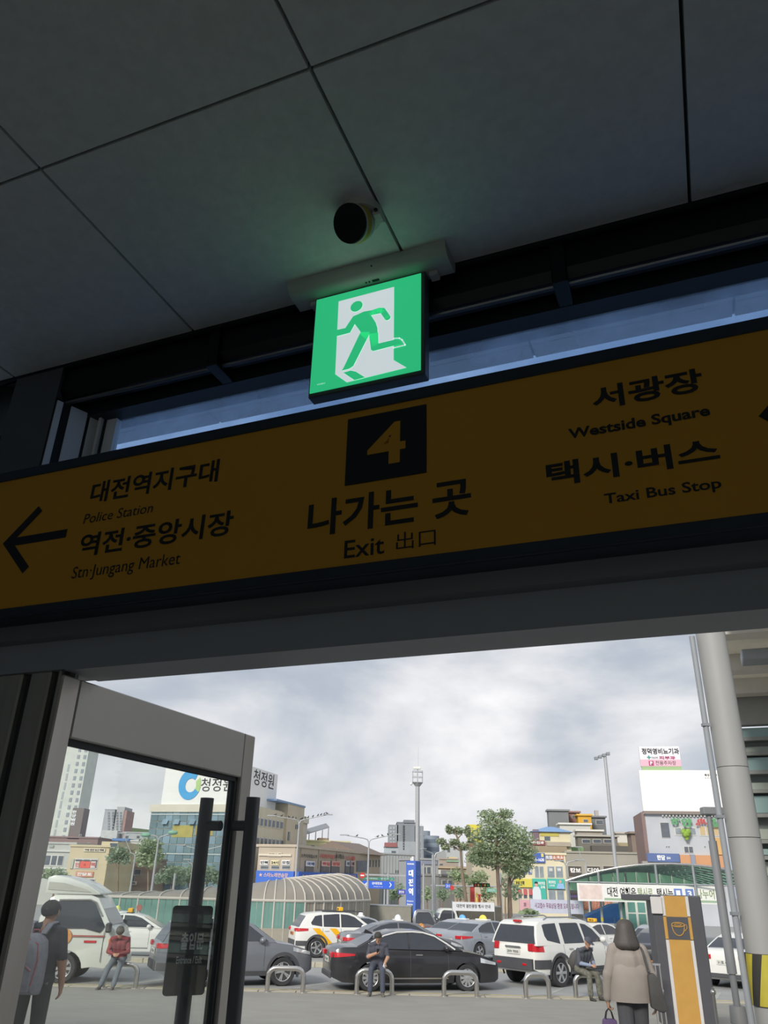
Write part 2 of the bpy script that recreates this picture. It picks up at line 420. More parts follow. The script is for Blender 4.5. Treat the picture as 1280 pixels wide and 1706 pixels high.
MB(do).box(DU - 0.028, DU - 0.018, v0 + 0.056, v1 - 0.073, FL + 0.22, zr - 0.012).build('pane', glass('door_glass', (0.95, 0.97, 0.96), 0.045, 0.01, haze=0.035), door)
M_BAR = mat('dark_grey_pull_bar', '5c5c5f', 0.45, 0.1, var=0.06)
for nm, uu in (('pull_bar', DU + 0.055), ('pull_bar', DU - T - 0.055)):
    vb = 2.035
    zt_ = 0.205
    b = MB(do).cyl((uu, vb, -1.0), (uu, vb, zt_), 0.0195, n=20).build(nm, M_BAR, door, smooth=1)
    for zz in (0.130, -0.42):
        MB(do).cyl((uu, vb, zz), (DU if uu > DU else DU - T, vb, zz), 0.014, n=12).build('standoff', M_BAR, b, smooth=1)
# notice board hung on the outer pull bar
az = R(64)                                            # in-plane direction measured from the camera heading
nb_c = W(DU - T - 0.055, 2.035, -0.115)
d_ = ray(314, 1582); s_ = (nb_c.y - 0.045) / d_.y
nb = thing('door_notice', 'dark grey notice board reading Entrance / Exit hung on the door pull bar', 'notice', Vector((0, 0, CAM_Z)) + d_ * s_, R(90) - az - R(0))
hw, hh = 0.0545, 0.104
pl_ = []
for cx_, cz_, a0 in ((hw, hh, 0), (-hw, hh, 90), (-hw, -hh, 180), (hw, -hh, 270)):
    for k in range(5):
        a = R(a0 + 22.5 * k); rr = 0.009
        pl_.append((cx_ - math.copysign(rr, cx_) + rr * math.cos(a), cz_ - math.copysign(rr, cz_) + rr * math.sin(a)))
MB().prism(pl_, -0.004, 0.004).build('board', mat('notice_board_grey', '4d4d4e', 0.6, var=0.08, scale=30), nb)
lettering(nb, '출입문', (-0.024, 0.038, 0.000, 0.040), -0.0046, M_WINK, 0.03)
lettering(nb, 'Entrance / Exit', (-0.030, 0.038, -0.032, -0.015), -0.0046, M_WINK, 0.02)
for dz in (0.06, -0.06):
    MB().box(0.02, 0.06, 0.004, 0.020, dz - 0.012, dz + 0.012).build('clamp', M_BAR, nb)

# ------------------------------------------------------------------ yellow wayfinding sign
VS = 1.21
ZB, ZTP = 0.505, 0.890
SU0, SU1 = -1.535, 0.56
sg = ithing('wayfinding_sign', 'long yellow exit 4 direction sign with black lettering in a dark frame over the door', 'sign', (SU0 + SU1) / 2, 1.25, ZB)
so = ((SU0 + SU1) / 2, 1.25, ZB)
M_YEL = mat('yellow_sign_face', 'd69a1e', 0.45, var=0.03, scale=3)
M_SFR = mat('navy_sign_frame', '323c4a', 0.45, 0.3, var=0.06)
M_SINK = mat('sign_navy_black', '15161c', 0.55, var=0.05)
FB, FT = 0.526, 0.864
MB(so).box(SU0, SU1, VS + 0.006, 1.30, ZB, ZTP).build('case', M_SFR, sg, bevel=0.006)
MB(so).box(SU0, SU1, VS - 0.004, VS + 0.006, FT, ZTP).build('frame_rail', M_SFR, sg, bevel=0.002)
MB(so).box(SU0, SU1, VS - 0.004, VS + 0.006, ZB, FB).build('frame_rail', M_SFR, sg, bevel=0.002)
MB(so).box(SU0, SU1, VS, VS + 0.006, FB, FT).build('face', M_YEL, sg)
VT = VS - 0.0008
def stext(body, bl, tr, bold, slant=0.0, m=M_SINK, par=None):
    a, b = onv(*bl, VT), onv(*tr, VT)
    if any(c in body for c in 'gqpy'): a.z -= 0.28 * (b.z - a.z)
    mb = text_mb(body, a.x, b.x, a.z, b.z, VT, bold, slant); mb.v = [tuple(Vector(q) - Vector(so)) for q in mb.v]
    return mb.build('lettering', m, par or sg)
stext('대전역지구대', (148, 840), (367, 764), 0.022)
stext('Police Station', (138, 873), (256, 837), 0.0, 0.1)
stext('역전·중앙시장', (129, 929), (391, 849), 0.022)
stext('Stn·Jungang Market', (118, 965), (302, 919), 0.0, 0.03)
stext('나가는 곳', (511, 896), (784, 793), 0.022)
stext('Exit', (573, 931), (641, 892), 0.01)
stext('出口', (660, 917), (726, 879), 0.0)
stext('서광장', (989, 684), (1167, 612), 0.03)
stext('Westside Square', (948, 732), (1181, 674), 0.03)
stext('택시·버스', (912, 812), (1194, 727), 0.03)
stext('Taxi Bus Stop', (1008, 840), (1200, 795), 0.02)
tl, br = onv(580.5, 699.5, VS), onv(711, 787.5, VS)
np_ = MB(so).box(tl.x, br.x, VS - 0.0018, VS, br.z, tl.z).build('number_plate', mat('navy_number_plate', '0a0f1c', 0.4, var=0.1), sg)
a, b = onv(612, 780, VS), onv(677, 700, VS)
mb = text_mb('4', a.x, b.x, a.z, b.z, VS - 0.0024, 0.025); mb.v = [tuple(Vector(q) - Vector(so)) for q in mb.v]
mb.build('numeral', M_YEL, np_)
def arrow(tip, w, shaft, sw):
    x, z = tip; k = sw * 1.414; m = MB(so)
    for sg_ in (1, -1): m.add([(x, VT, z), (x + w, VT, z + sg_ * w), (x + w + k, VT, z + sg_ * (w - k)), (x + 2 * k, VT, z)], [(0, 1, 2, 3)])
    m.add([(x + k, VT - 0.0002, z + sw), (x + shaft, VT - 0.0002, z + sw), (x + shaft, VT - 0.0002, z - sw), (x + k, VT - 0.0002, z - sw)], [(0, 1, 2, 3)])
    return m.build('arrow', M_SINK, sg)
ap = onv(5, 906, VS); ae = onv(112, 886, VS)
arrow((ap.x, ap.z), 0.085, ae.x - ap.x, 0.0105)
ap = onv(1264, 694, VS)
arrow((ap.x, ap.z), 0.085, 0.17, 0.0105)

# ------------------------------------------------------------------ exit light
VE = 1.245
ex = ithing('exit_light', 'glowing green emergency exit light with a running figure hanging from the ceiling', 'exit sign', -0.55, 1.25, CEIL)
eo = (-0.55, 1.25, CEIL)
M_EXH = mat('ivory_plastic_housing', 'b9bcb4', 0.5, var=0.04, scale=10)
M_EXF = mat('dark_grey_sign_rim', '5a6060', 0.4, 0.3, var=0.05)
def em(name, c, s):
    m = mat(name, c, 0.35); b = m.node_tree.nodes['Principled BSDF']
    b.inputs['Emission Color'].default_value = (*hexc(c), 1); b.inputs['Emission Strength'].default_value = s; return m
M_EG, M_EW = em('lit_green_panel', '2ebc7c', 0.80), em('lit_white_panel', 'd6e0e4', 0.74)
MB(eo).prism([(1.205, CEIL), (1.205, CEIL - 0.016), (1.213, CEIL - 0.028), (1.225, CEIL - 0.034), (1.275, CEIL - 0.034), (1.284, CEIL - 0.022), (1.284, CEIL)], -0.748, -0.362, 'x').build('housing', M_EXH, ex, smooth=30)
c4 = [onv(x, y, VE) for x, y in ((527, 501), (698, 456), (705, 612), (517, 659))]
xl, xr = (c4[0].x + c4[3].x) / 2, (c4[1].x + c4[2].x) / 2
zb_, zt_ = (c4[2].z + c4[3].z) / 2, (c4[0].z + c4[1].z) / 2
MB(eo).box(xl - 0.004, xr + 0.009, VE + 0.001, VE + 0.030, zb_ - 0.011, CEIL - 0.034).build('rim', M_EXF, ex, bevel=0.002)
MB(eo).box(xl, xr, VE - 0.001, VE + 0.002, zb_, zt_).build('panel', M_EG, ex)
MB(eo).cyl((-0.535, 1.206, CEIL - 0.02), (-0.535, 1.2035, CEIL - 0.02), 0.002, n=8).build('indicator', M_BLACK, ex)
for u in (-0.560, -0.552):
    MB(eo).cyl((u, 1.236, CEIL - 0.0335), (u, 1.236, CEIL - 0.0352), 0.0022, n=8).build('test_button', M_BLACK, ex)
MB(eo).box(-0.545, -0.528, 1.233, 1.239, CEIL - 0.0352, CEIL - 0.0335).build('pull_tab', M_BLACK, ex)
for u in (-0.71, -0.415): MB(eo).box(u, u + 0.02, 1.25, 1.275, CEIL - 0.046, CEIL - 0.034).build('end_clip', M_EXH, ex, bevel=0.002)
# pictogram: measured in a crop of the photograph (4.571x of pixel 480,320), laid on the panel plane
def zp(x, y, dy): 
    q = onv(480 + x / 4.571, 320 + y / 4.571, VE); return (q.x, VE - 0.001 - dy, q.z)
def flat(name, pts, m, dy):
    mb = MB(eo); mb.add([zp(x, y, dy) for x, y in pts], [tuple(range(len(pts)))]); return mb.build(name, m, ex)
def stroke(pts, w, dy, mb):
    # thick rounded line in the panel plane
    q = [Vector(zp(x, y, dy)) for x, y in pts]; k = w / 4.571 * 0.00129
    for a, b in zip(q, q[1:]):
        d = (b - a).normalized(); nn = Vector((-d.z, 0, d.x)) * k
        mb.add([a + nn, b + nn, b - nn, a - nn], [(0, 1, 2, 3)])
    for a in q:
        mb.add([a + Vector((k * math.cos(t * math.pi / 8), 0, k * math.sin(t * math.pi / 8))) for t in range(16)], [tuple(range(16))])
dw = flat('doorway', [(388, 836), (810, 725), (806, 1282), (905, 1340), (450, 1452), (362, 1390)], M_EW, 0.0006)
figm = MB(eo)
cc = Vector(zp(525, 875, 0.0014)); rr = 0.0150
figm.add([cc + Vector((rr * math.cos(t * math.pi / 14), 0, rr * math.sin(t * math.pi / 14))) for t in range(28)], [tuple(range(28))])
def poly(pts, dy=0.0014): figm.add([zp(x, y, dy) for x, y in pts], [tuple(range(len(pts)))])
poly([(530, 938), (580, 915), (640, 905), (700, 885), (720, 925), (635, 943), (672, 1000), (684, 1040), (692, 1160), (640, 1185), (620, 1085), (600, 1130), (550, 1085), (556, 1070), (512, 1010)])
stroke([(640, 925), (700, 905), (722, 905), (762, 962)], 24, 0.0014, figm)
poly([(530, 938), (512, 1010), (476, 1076), (372, 1103), (378, 1054), (440, 1040), (500, 950)])
poly([(556, 1070), (625, 1070), (617, 1100), (500, 1330), (470, 1350), (412, 1365), (430, 1335)])
poly([(620, 1085), (690, 1075), (692, 1158), (820, 1128), (850, 1135), (868, 1160), (650, 1216), (635, 1205)])
figm.build('running_figure', M_EG, ex)
flat('shadow_mark', [(425, 1380), (480, 1364), (520, 1372), (590, 1416), (510, 1437)], M_EG, 0.0014)
sh = MB(eo)
for x0, y0, x1, y1 in ((806, 1118, 850, 1116), (850, 1116, 872, 1130), (872, 1130, 895, 1168), (895, 1168, 806, 1190)):
    stroke([(x0, y0), (x1, y1)], 5, 0.0010, sh)
sh.build('heel_outline', M_EW, ex)
b_ = zp(222, 1475, 0.001); c_ = zp(285, 1453, 0.001)
mb = text_mb('YMSEN', b_[0], c_[0], b_[2], c_[2], b_[1], 0.0); mb.v = [tuple(Vector(q) - Vector(eo)) for q in mb.v]; mb.build('maker_mark', M_EW, ex)

# ------------------------------------------------------------------ round sensor on the ceiling
dt = ithing('ceiling_sensor', 'round black-faced ceiling sensor with a yellow band on a white swivel base', 'sensor', -0.505, 1.075, CEIL)
dd = (-0.505, 1.075, CEIL)
base = Vector((-0.505, 1.075, CEIL))
MB(dd).cyl(base, base + Vector((0, 0, -0.016)), 0.046, 0.042, n=28).build('mount', M_EXH, dt, smooth=1)
MB(dd).box(-0.475, -0.455, 1.06, 1.09, CEIL - 0.030, CEIL - 0.014).build('bracket', M_EXH, dt, bevel=0.003)
MB(dd).cyl((-0.465, 1.062, CEIL - 0.022), (-0.465, 1.056, CEIL - 0.022), 0.004, n=10).build('screw', M_BLACK, dt)
axd = Vector((-0.25, -0.74, -0.62)).normalized(); h0 = base + Vector((-0.008, 0.0, -0.026))
MB(dd).cyl(h0 + axd * -0.012, h0 + axd * 0.006, 0.036, 0.040, n=32).build('rear_shell', M_EXH, dt, smooth=1)
MB(dd).cyl(h0 + axd * 0.006, h0 + axd * 0.020, 0.0405, n=32).build('yellow_band', mat('yellow_band', 'b8a030', 0.5, var=0.1), dt, smooth=1)
MB(dd).cyl(h0 + axd * 0.020, h0 + axd * 0.026, 0.0405, n=32).build('grey_ring', M_EXH, dt, smooth=1)
MB(dd).cyl(h0 + axd * 0.026, h0 + axd * 0.031, 0.0395, n=32).build('black_face', mat('black_mesh_face', '060708', 0.8, var=0.3, scale=300), dt, smooth=1)
# ================================================================== OUTSIDE: station facade, canopy, ground
FILL_W = 100.0
M_WALLH = mat('concourse_wall', 'c8c8c4', 0.8, var=0.04)
M_FAC = mat('station_facade', 'b4b6b6', 0.7, var=0.04, scale=0.6)
FH = 3.4
fo = ist('wall_facade', MB().box(-40, U0 - 0.1, 1.42, 1.9, FL - 1.2, FH).box(U1 + 0.1, 12, 1.42, 1.9, FL - 1.2, FH).box(U0 - 0.1, U1 + 0.1, 1.51, 1.9, CEIL + 0.3, FH), M_FAC, 'pale outer wall of the station above the exit', 'wall')
ist('wall_hall', MB().box(-12, 12, -20, -19.8, FL, FH).box(-12, -11.8, -20, 1.42, FL, FH).box(11.8, 12, -20, 1.42, FL, FH).box(-11.8, U0 - 0.1, -4.9, -5, FL, FH).box(U1 + 0.1, 11.8, -4.9, -5, FL, FH), M_WALLH, 'pale concourse walls behind the vestibule', 'wall')
ist('ceiling_hall', MB().box(-12, 12, -20, 1.6, FH, FH + 0.2), M_WALLH, 'plain concourse ceiling', 'ceiling')
ist('floor_hall', MB().box(-11.8, 11.8, -19.8, V0, FL - 0.1, FL), M_FLOORIN, 'granite concourse floor', 'floor')
for k, (u, v) in enumerate(((-5, -8), (0, -8), (5, -8), (-5, -14), (0, -14), (5, -14))):  # added unseen lamps that brighten the dark vestibule from behind
    lt = ithing('added_fill_lamp', 'long white ceiling lamp in the concourse', 'lamp', u, v, FH, 'ceiling lamps of the concourse')
    MB((u, v, FH)).box(u - 0.7, u + 0.7, v - 0.15, v + 0.15, FH - 0.085, FH - 0.005).build('fill_housing', M_WHITE, lt, bevel=0.01)
    la = bpy.data.lights.new('added_fill_lamp_%d_offscreen' % (k + 1), 'AREA'); la.shape = 'RECTANGLE'; la.size, la.size_y = 1.3, 0.25; la.energy = FILL_W; la.color = (0.82, 0.92, 1.0)
    lo = link(bpy.data.objects.new('added_fill_lamp_%d_offscreen' % (k + 1), la)); lo.parent = lt; lo.location = (0, 0, -0.10)
# canopy soffit over the entrance seen through the transom
ZC = 2.20
vE = ZC / 0.7485
M_SOF = mat('canopy_soffit_panel', 'f2f4f6', 0.6, var=0.04, scale=2)
cs = ist('ceiling_canopy', MB().box(-6, 2.6, 1.9, vE + 0.01, ZC + 0.02, ZC + 0.25), M_GREYM, 'thin entrance canopy outside over the exit', 'canopy')
j0 = onz(883, 572, ZC).x
for k in range(-6, 4):
    a = j0 + 0.85 * k
    for q, p in ((1.9, vE - 0.10), (vE - 0.095, vE)):
        MB().box(a + 0.006, a + 0.844, q, p, ZC, ZC + 0.02).build('soffit_panel', M_SOF, cs)

# ground: plaza, kerb, road, median
M_PLAZA = mat('plaza_concrete', '94928b', 0.85, var=0.07, scale=1.2, bump=0.1)
M_ROAD = mat('asphalt', '9b9c9c', 0.9, var=0.06, scale=1.5, bump=0.1)
def strip(name, y0, y1, n, m, x0=-70, x1=70, dz=0.0):
    mb = MB(); ys = [y0 + (y1 - y0) * i / n for i in range(n + 1)]
    for a, b in zip(ys, ys[1:]):
        mb.add([(x0, a, gz(a) + dz), (x1, a, gz(a) + dz), (x1, b, gz(b) + dz), (x0, b, gz(b) + dz)], [(0, 1, 2, 3)])
    return mb.build(name, m)
gd = MB()
N = 40
for i in range(N):
    xa, xb = -42 + 84 * i / N, -42 + 84 * (i + 1) / N
    rows = []
    for x in (xa, xb):
        st = 1.415 / math.cos(A_INT) - x * math.tan(A_INT)
        yy = [st] + [y for y in (8, 12, 17, 22) if y > st + 0.2] + [23.75]
        rows.append((x, yy))
    # resample both columns on the same parameter
    def col_pts(x, st): return [(x, st + (23.75 - st) * t / 12, gz(st + (23.75 - st) * t / 12)) for t in range(13)]
    A = col_pts(xa, rows[0][1][0]); B = col_pts(xb, rows[1][1][0]); gd.add(A + B, [(k, 13 + k, 14 + k, k + 1) for k in range(12)])
tag(gd.build('ground_plaza', M_PLAZA), 'grey concrete station plaza sloping down to the road', 'plaza', kind='structure')
tag(strip('ground_road', 24.05, 31.0, 7, M_ROAD), 'grey asphalt pick-up lane', 'road', kind='structure')
tag(strip('ground_street', 32.2, 420, 30, M_ROAD, -300, 300), 'grey asphalt taxi lanes and street beyond the median', 'road', kind='structure')
M_KERB = mat('pale_kerb_stone', 'b3ad9c', 0.85, var=0.08, scale=4)
kb = MB(); kb.box(-42, 42, 23.75, 24.05, gz(23.9) - 0.2, gz(23.9) + 0.008)
kerb = tag(kb.build('kerb_strip', mat('kerb_joint', '6f6c64', 0.9)), 'pale kerb stones with a worn yellow line along the plaza edge', 'kerb', kind='structure')
x = -17.0
while x < 17:
    MB().box(x + .01, x + .98, 23.755, 24.045, gz(23.9), gz(23.9) + 0.022).build('kerb_stone', M_KERB, kerb); x += 1.0
MB().box(-42, 42, 24.35, 24.47, gz(24.4) - 0.01, gz(24.4) + 0.004).build('yellow_line', mat('worn_yellow_line', 'b8a878', 0.85, var=0.15, scale=3), kerb)
for k in range(14):
    xx = -16 + k * 2.3
    m = MB(); m.add([(xx, 24.6, gz(24.6) + .004), (xx + .14, 24.6, gz(24.6) + .004), (xx + 1.0, 26.4, gz(26.4) + .004), (xx + .86, 26.4, gz(26.4) + .004)], [(0, 1, 2, 3)])
    m.build('bay_line', mat('worn_white_line', 'a9aaa6', 0.85, var=0.15, scale=3), kerb)
md = MB(); md.box(-42, 42, 31.0, 32.2, -1.2, gz(31.5) + 0.12)
med = tag(md.build('median_island', mat('median_concrete', 'a3a199', 0.85, var=0.06)), 'low concrete median between the car lane and the taxi lane', 'median', kind='structure')
x = -17.0
while x < 19:
    MB().box(x + .01, x + .99, 30.97, 31.2, gz(31.5) + 0.0, gz(31.5) + 0.16).build('kerb_stone', M_KERB, med, bevel=0.015); x += 1.0
# ================================================================== VEHICLES
# car frame: x forward (0 = rear bumper), y to the car's left, z up from the road
def car_w(S, x):
    L, Wd = S['L'], S['W']; t = min(x, L - x); k = S.get('round', 0.55)
    q = max(0.0, min(t / k, 1.0)); return Wd / 2 * (0.76 + 0.24 * math.sqrt(max(0.0, 1 - (1 - q) ** 2)))
def car_sec(S, z):
    return interp(S.get('sec', [(0.15, 0.93), (0.40, 0.985), (0.62, 1.0), (0.82, 0.985), (0.95, 0.95), (1.10, 0.885), (1.3, 0.84)]), z)
def car_y(S, x, z): return car_w(S, x) * car_sec(S, z)
def car_bot(S, x):
    z = interp(S['bot'], x); ra = S['r'] + S.get('gap', 0.055)
    for xw in S['xw']:
        dx = abs(x - xw)
        if dx < ra: z = max(z, S['r'] + math.sqrt(ra * ra - dx * dx))
    return z
def gh_y(S, z):
    zb, zt = S['gz']; t = max(0.0, min(1.0, (z - zb) / (zt - zb))); return S['W'] / 2 * (S['gw'][0] + (S['gw'][1] - S['gw'][0]) * t)
_wheels = {}
def wheel_mesh(r, wd, ns, style):
    k = (r, wd, ns, style)
    if k not in _wheels:
        t = MB().lathe([(r * 0.60, wd * 0.42), (r * 0.68, wd * 0.5), (r * 0.94, wd * 0.5), (r, wd * 0.36), (r, -wd * 0.36), (r * 0.94, -wd * 0.5), (r * 0.6, -wd * 0.5)], axis='y', n=28)
        rm = MB().lathe([(r * 0.70, wd * 0.46), (r * 0.66, wd * 0.50), (r * 0.62, wd * 0.47), (r * 0.62, wd * 0.2), (r * 0.66, wd * 0.2), (r * 0.70, wd * 0.46)], axis='y', n=28, cap=False)
        for i in range(ns):
            a = 2 * math.pi * i / ns
            for da in ((-0.13, 0.13) if style == 'twin' else (0,)):
                w2 = 0.055 * r / 0.33 * (0.7 if style == 'twin' else 1.25)
                c, s = math.cos(a + da), math.sin(a + da)
                p = []
                for rr, ww, yy in ((0.10 * r, w2 * 0.8, wd * 0.49), (0.65 * r, w2, wd * 0.46)):
                    for sg_ in (-1, 1):
                        p += [(rr * c - sg_ * ww * s * 0.5, yy, rr * s + sg_ * ww * c * 0.5)]
                q = [(x, y - 0.03, z) for x, y, z in p]
                rm.add(p + q, [(0, 1, 3, 2), (4, 6, 7, 5), (0, 4, 5, 1), (2, 3, 7, 6), (0, 2, 6, 4), (1, 5, 7, 3)])
        rm.lathe([(r * 0.14, wd * 0.40), (r * 0.14, wd * 0.50), (r * 0.08, wd * 0.52)], axis='y', n=14)
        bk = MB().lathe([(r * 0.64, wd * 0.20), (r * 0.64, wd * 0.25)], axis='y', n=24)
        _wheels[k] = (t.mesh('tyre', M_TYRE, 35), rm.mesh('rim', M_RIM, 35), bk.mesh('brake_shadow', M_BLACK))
    return _wheels[k]
def add_wheels(S, root, xoff):
    tm, rm, bk = wheel_mesh(S['r'], S.get('tw', 0.22), S.get('spokes', 5), S.get('wstyle', 'twin'))
    for xw in S['xw']:
        for sd in (1, -1):
            o = link(bpy.data.objects.new('wheel', tm)); o.parent = root
            o.location = (xw - xoff, sd * (S['W'] / 2 - S.get('tw', 0.22) / 2 - 0.01), S['r'])
            if sd < 0: o.rotation_euler = (0, 0, math.pi)
            r_ = link(bpy.data.objects.new('rim', rm)); r_.parent = o
            b_ = link(bpy.data.objects.new('brake_disc', bk)); b_.parent = o
def car(S, name, label, catg, loc, rz, paint, group=None):
    L, Wd = S['L'], S['W']; xo = L / 2; off = (xo, 0, 0)
    root = thing(name, label, catg, loc, rz, group)
    # body shell
    ns = 64; xs = [L * (0.5 - 0.5 * math.cos(math.pi * i / ns)) for i in range(ns + 1)]
    for xw in S['xw']:
        ra = S['r'] + S.get('gap', 0.055); xs += [xw + ra * math.cos(math.pi * k / 16) for k in range(17)]
    xs = sorted(set(round(x, 4) for x in xs)); xs[0], xs[-1] = 0.0, L
    rows = 8; m = MB(off); n_ = 0; ring = 2 * (rows + 4)
    for x in xs:
        zt, zb = interp(S['top'], x), car_bot(S, x)
        half = [(0.0, zb)] + [(car_y(S, x, zb + (zt - zb) * j / rows), zb + (zt - zb) * j / rows) for j in range(rows + 1)]
        ye = half[-1][0]; half += [(ye * 0.72, zt + 0.018), (0.0, zt + 0.030)]
        full = half + [(-y, z) for y, z in reversed(half[1:-1])]
        n_ = len(full); m.v += [(x - xo, y, z) for y, z in full]
    for i in range(len(xs) - 1):
        m.f += [(i * n_ + k, i * n_ + (k + 1) % n_, (i + 1) * n_ + (k + 1) % n_, (i + 1) * n_ + k) for k in range(n_)]
    m.f += [tuple(range(n_)), tuple(range((len(xs) - 1) * n_, len(xs) * n_))]
    m.build('body', paint, root, smooth=38)
    # cabin
    g = S['gh']; m = MB(off); k = len(g)
    for sd in (1, -1): m.v += [(x - xo, sd * gh_y(S, z), z) for x, z in g]
    m.f = [tuple(range(k)), tuple(range(2 * k - 1, k - 1, -1))]
    # roof strip with a crown
    for i in range(k):
        j = (i + 1) % k; m.f.append((i, k + i, k + j, j))
    m.build('cabin', paint, root, smooth=35, bevel=0.02, seg=2)
    # side glass
    for poly in S['win']:
        for sd in (1, -1):
            q = MB(off); kk = len(poly)
            q.v = [(x - xo, sd * (gh_y(S, z) + 0.004), z) for x, z in poly] + [(x - xo, sd * (gh_y(S, z) - 0.02), z) for x, z in poly]
            q.f = [tuple(range(kk)), tuple(range(2 * kk - 1, kk - 1, -1))] + [(i, (i + 1) % kk, kk + (i + 1) % kk, kk + i) for i in range(kk)]
            q.build('side_window', M_DKGLASS, root)
    # front and rear screens
    for nm, (ia, ib) in (('rear_window', S['rear']), ('windscreen', S['front'])):
        pts = g[ia:ib + 1]; q = MB(off); vs = []
        for i, (x, z) in enumerate(pts):
            a = pts[max(i - 1, 0)]; b = pts[min(i + 1, len(pts) - 1)]; d = Vector((b[0] - a[0], b[1] - a[1])).normalized(); nn = Vector((-d.y, d.x)) * 0.012
            if nn.y < 0: nn = -nn
            if i == 0: x, z = x + d.x * 0.05, z + d.y * 0.05
            if i == len(pts) - 1: x, z = x - d.x * 0.05, z - d.y * 0.05
            w_ = gh_y(S, z) - 0.075
            vs += [(x + nn.x, w_, z + nn.y), (x + nn.x, -w_, z + nn.y)]
        q.v = [(a - xo, b, c) for a, b, c in vs]
        q.f = [(2 * i, 2 * i + 1, 2 * i + 3, 2 * i + 2) for i in range(len(pts) - 1)]
        q.build(nm, S.get('glassmat', M_DKGLASS), root, smooth=1)
    # surface patches: lamps, trims
    def patch(nm, x0, x1, zlo, zhi, mm, sides=(1, -1), nx=8, off_=0.012, sk=0.0, nz=4):
        for sd in sides:
            q = MB(off); 
            for i in range(nx + 1):
                x = x0 + (x1 - x0) * i / nx; t = i / nx
                a = zlo(t) if callable(zlo) else zlo; b = zhi(t) if callable(zhi) else zhi
                for j in range(nz + 1):
                    z = a + (b - a) * j / nz; q.v.append((x - xo + (-off_ if x < L / 2 else off_) * (0.5 if min(x, L - x) < 0.3 else 0), sd * (car_y(S, x, z) + off_), z))
            c = nz + 1
            q.f = [(i * c + j, i * c + j + 1, (i + 1) * c + j + 1, (i + 1) * c + j) for i in range(nx) for j in range(nz)]
            q.build(nm, mm, root, smooth=1)
    S['_patch'] = patch
    for a in S.get('patches', []): patch(*a[:5], MATS[a[5]], **(a[6] if len(a) > 6 else {}))
    for nm, bx_, mm in S.get('boxes', []):
        x0, x1, y0, y1, z0, z1 = bx_
        q = MB(off).box(x0, x1, y0, y1, z0, z1)
        o = q.build(nm, MATS[mm], root, bevel=0.012)
        if S.get('mirror_boxes', True) and y0 * y1 > 0:
            MB(off).box(x0, x1, -y1, -y0, z0, z1).build(nm, MATS[mm], root, bevel=0.012)
    # door seams and handles
    for x0, zlo, zhi in S.get('seams', []):
        for sd in (1, -1):
            q = MB(off); zz = [zlo + (zhi - zlo) * i / 6 for i in range(7)]
            for z in zz:
                y = sd * (car_y(S, x0, z) + 0.002); q.v += [(x0 - 0.006 - xo, y, z), (x0 + 0.006 - xo, y, z)]
            q.f = [(2 * i, 2 * i + 1, 2 * i + 3, 2 * i + 2) for i in range(6)]
            q.build('door_seam', M_PLAST, root)
    for x0, z0 in S.get('handles', []):
        for sd in (1, -1):
            y = sd * (car_y(S, x0, z0) + 0.012)
            MB(off).box(x0 - 0.10, x0 + 0.10, min(y, y + sd * 0.02), max(y, y + sd * 0.02), z0 - 0.016, z0 + 0.016).build('door_handle', S.get('handlemat', paint), root, bevel=0.008)
    if 'mirror' in S:
        x0, z0 = S['mirror']
        for sd in (1, -1):
            y = sd * (gh_y(S, z0) + 0.10)
            o = MB(off).ball((x0, y, z0), 0.12, 12, 8, (0.75, 0.95, 0.68)).build('wing_mirror', S.get('mirrormat', paint), root, smooth=1)
            MB(off).box(x0 - 0.01, x0 + 0.05, min(y, y - sd * 0.12), max(y, y - sd * 0.12), z0 - 0.06, z0 - 0.03).build('mirror_arm', M_PLAST, o)
    if S.get('arch'):
        for xw in S['xw']:
            for sd in (1, -1):
                q = MB(off); ra = S['r'] + S.get('gap', 0.055); nn_ = 18
                for i in range(nn_ + 1):
                    a = -0.32 + (math.pi + 0.64) * i / nn_
                    for rr in (ra - 0.004, ra + 0.075):
                        x = xw + rr * math.cos(a); z = max(0.16, S['r'] + rr * math.sin(a))
                        q.v.append((x - xo, sd * (car_y(S, x, z) + 0.014), z))
                q.f = [(2 * i, 2 * i + 1, 2 * i + 3, 2 * i + 2) for i in range(nn_)]
                q.build('wheel_arch', M_PLAST, root, smooth=1)
    if 'plate' in S:
        z0, mm, txt = S['plate']; w_ = 0.26
        p = MB(off).box(-0.022, -0.002, -w_, w_, z0 - 0.065, z0 + 0.065).build('number_plate', MATS[mm], root)
        t_ = text_mb(txt, -0.22, 0.22, z0 - 0.04, z0 + 0.04, 0, 0.02)
        t_.v = [(-0.024 - xo, -a, c) for a, b, c in t_.v]; t_.build('lettering', M_INK, p)
    add_wheels(S, root, xo)
    if 'taxi' in S:
        x0, c0, kind = S['taxi']; zr = max(z for x, z in g)
        if kind == 'box':
            t = MB(off).box(x0 - 0.09, x0 + 0.09, -0.22, 0.22, zr + 0.02, zr + 0.17).build('taxi_light', mat('taxi_' + c0, c0, 0.4, var=0.04), root, bevel=0.025, seg=2)
            MB(off).box(x0 - 0.12, x0 + 0.12, -0.3, 0.3, zr - 0.01, zr + 0.025).build('light_base', M_PLAST, t)
            for sd in (-1, 1):
                q = text_mb('개인', -0.15, 0.15, zr + 0.055, zr + 0.135, 0, 0.03); q.v = [(x0 + sd * -0.096 - xo, sd * a * -1 if sd < 0 else -a, c) for a, b, c in q.v]; q.build('lettering', M_INK, t)
        else:
            t = MB(off).ball((x0, 0, zr + 0.03), 0.16, 16, 6, (0.8, 1.3, 1.1), z0=0.0).build('taxi_light', mat('taxi_' + c0, c0, 0.4, var=0.04), root, smooth=1)
            MB(off).box(x0 - 0.13, x0 + 0.13, -0.36, 0.36, zr - 0.01, zr + 0.04).build('light_base', M_WHITE, t, bevel=0.01)
    return root

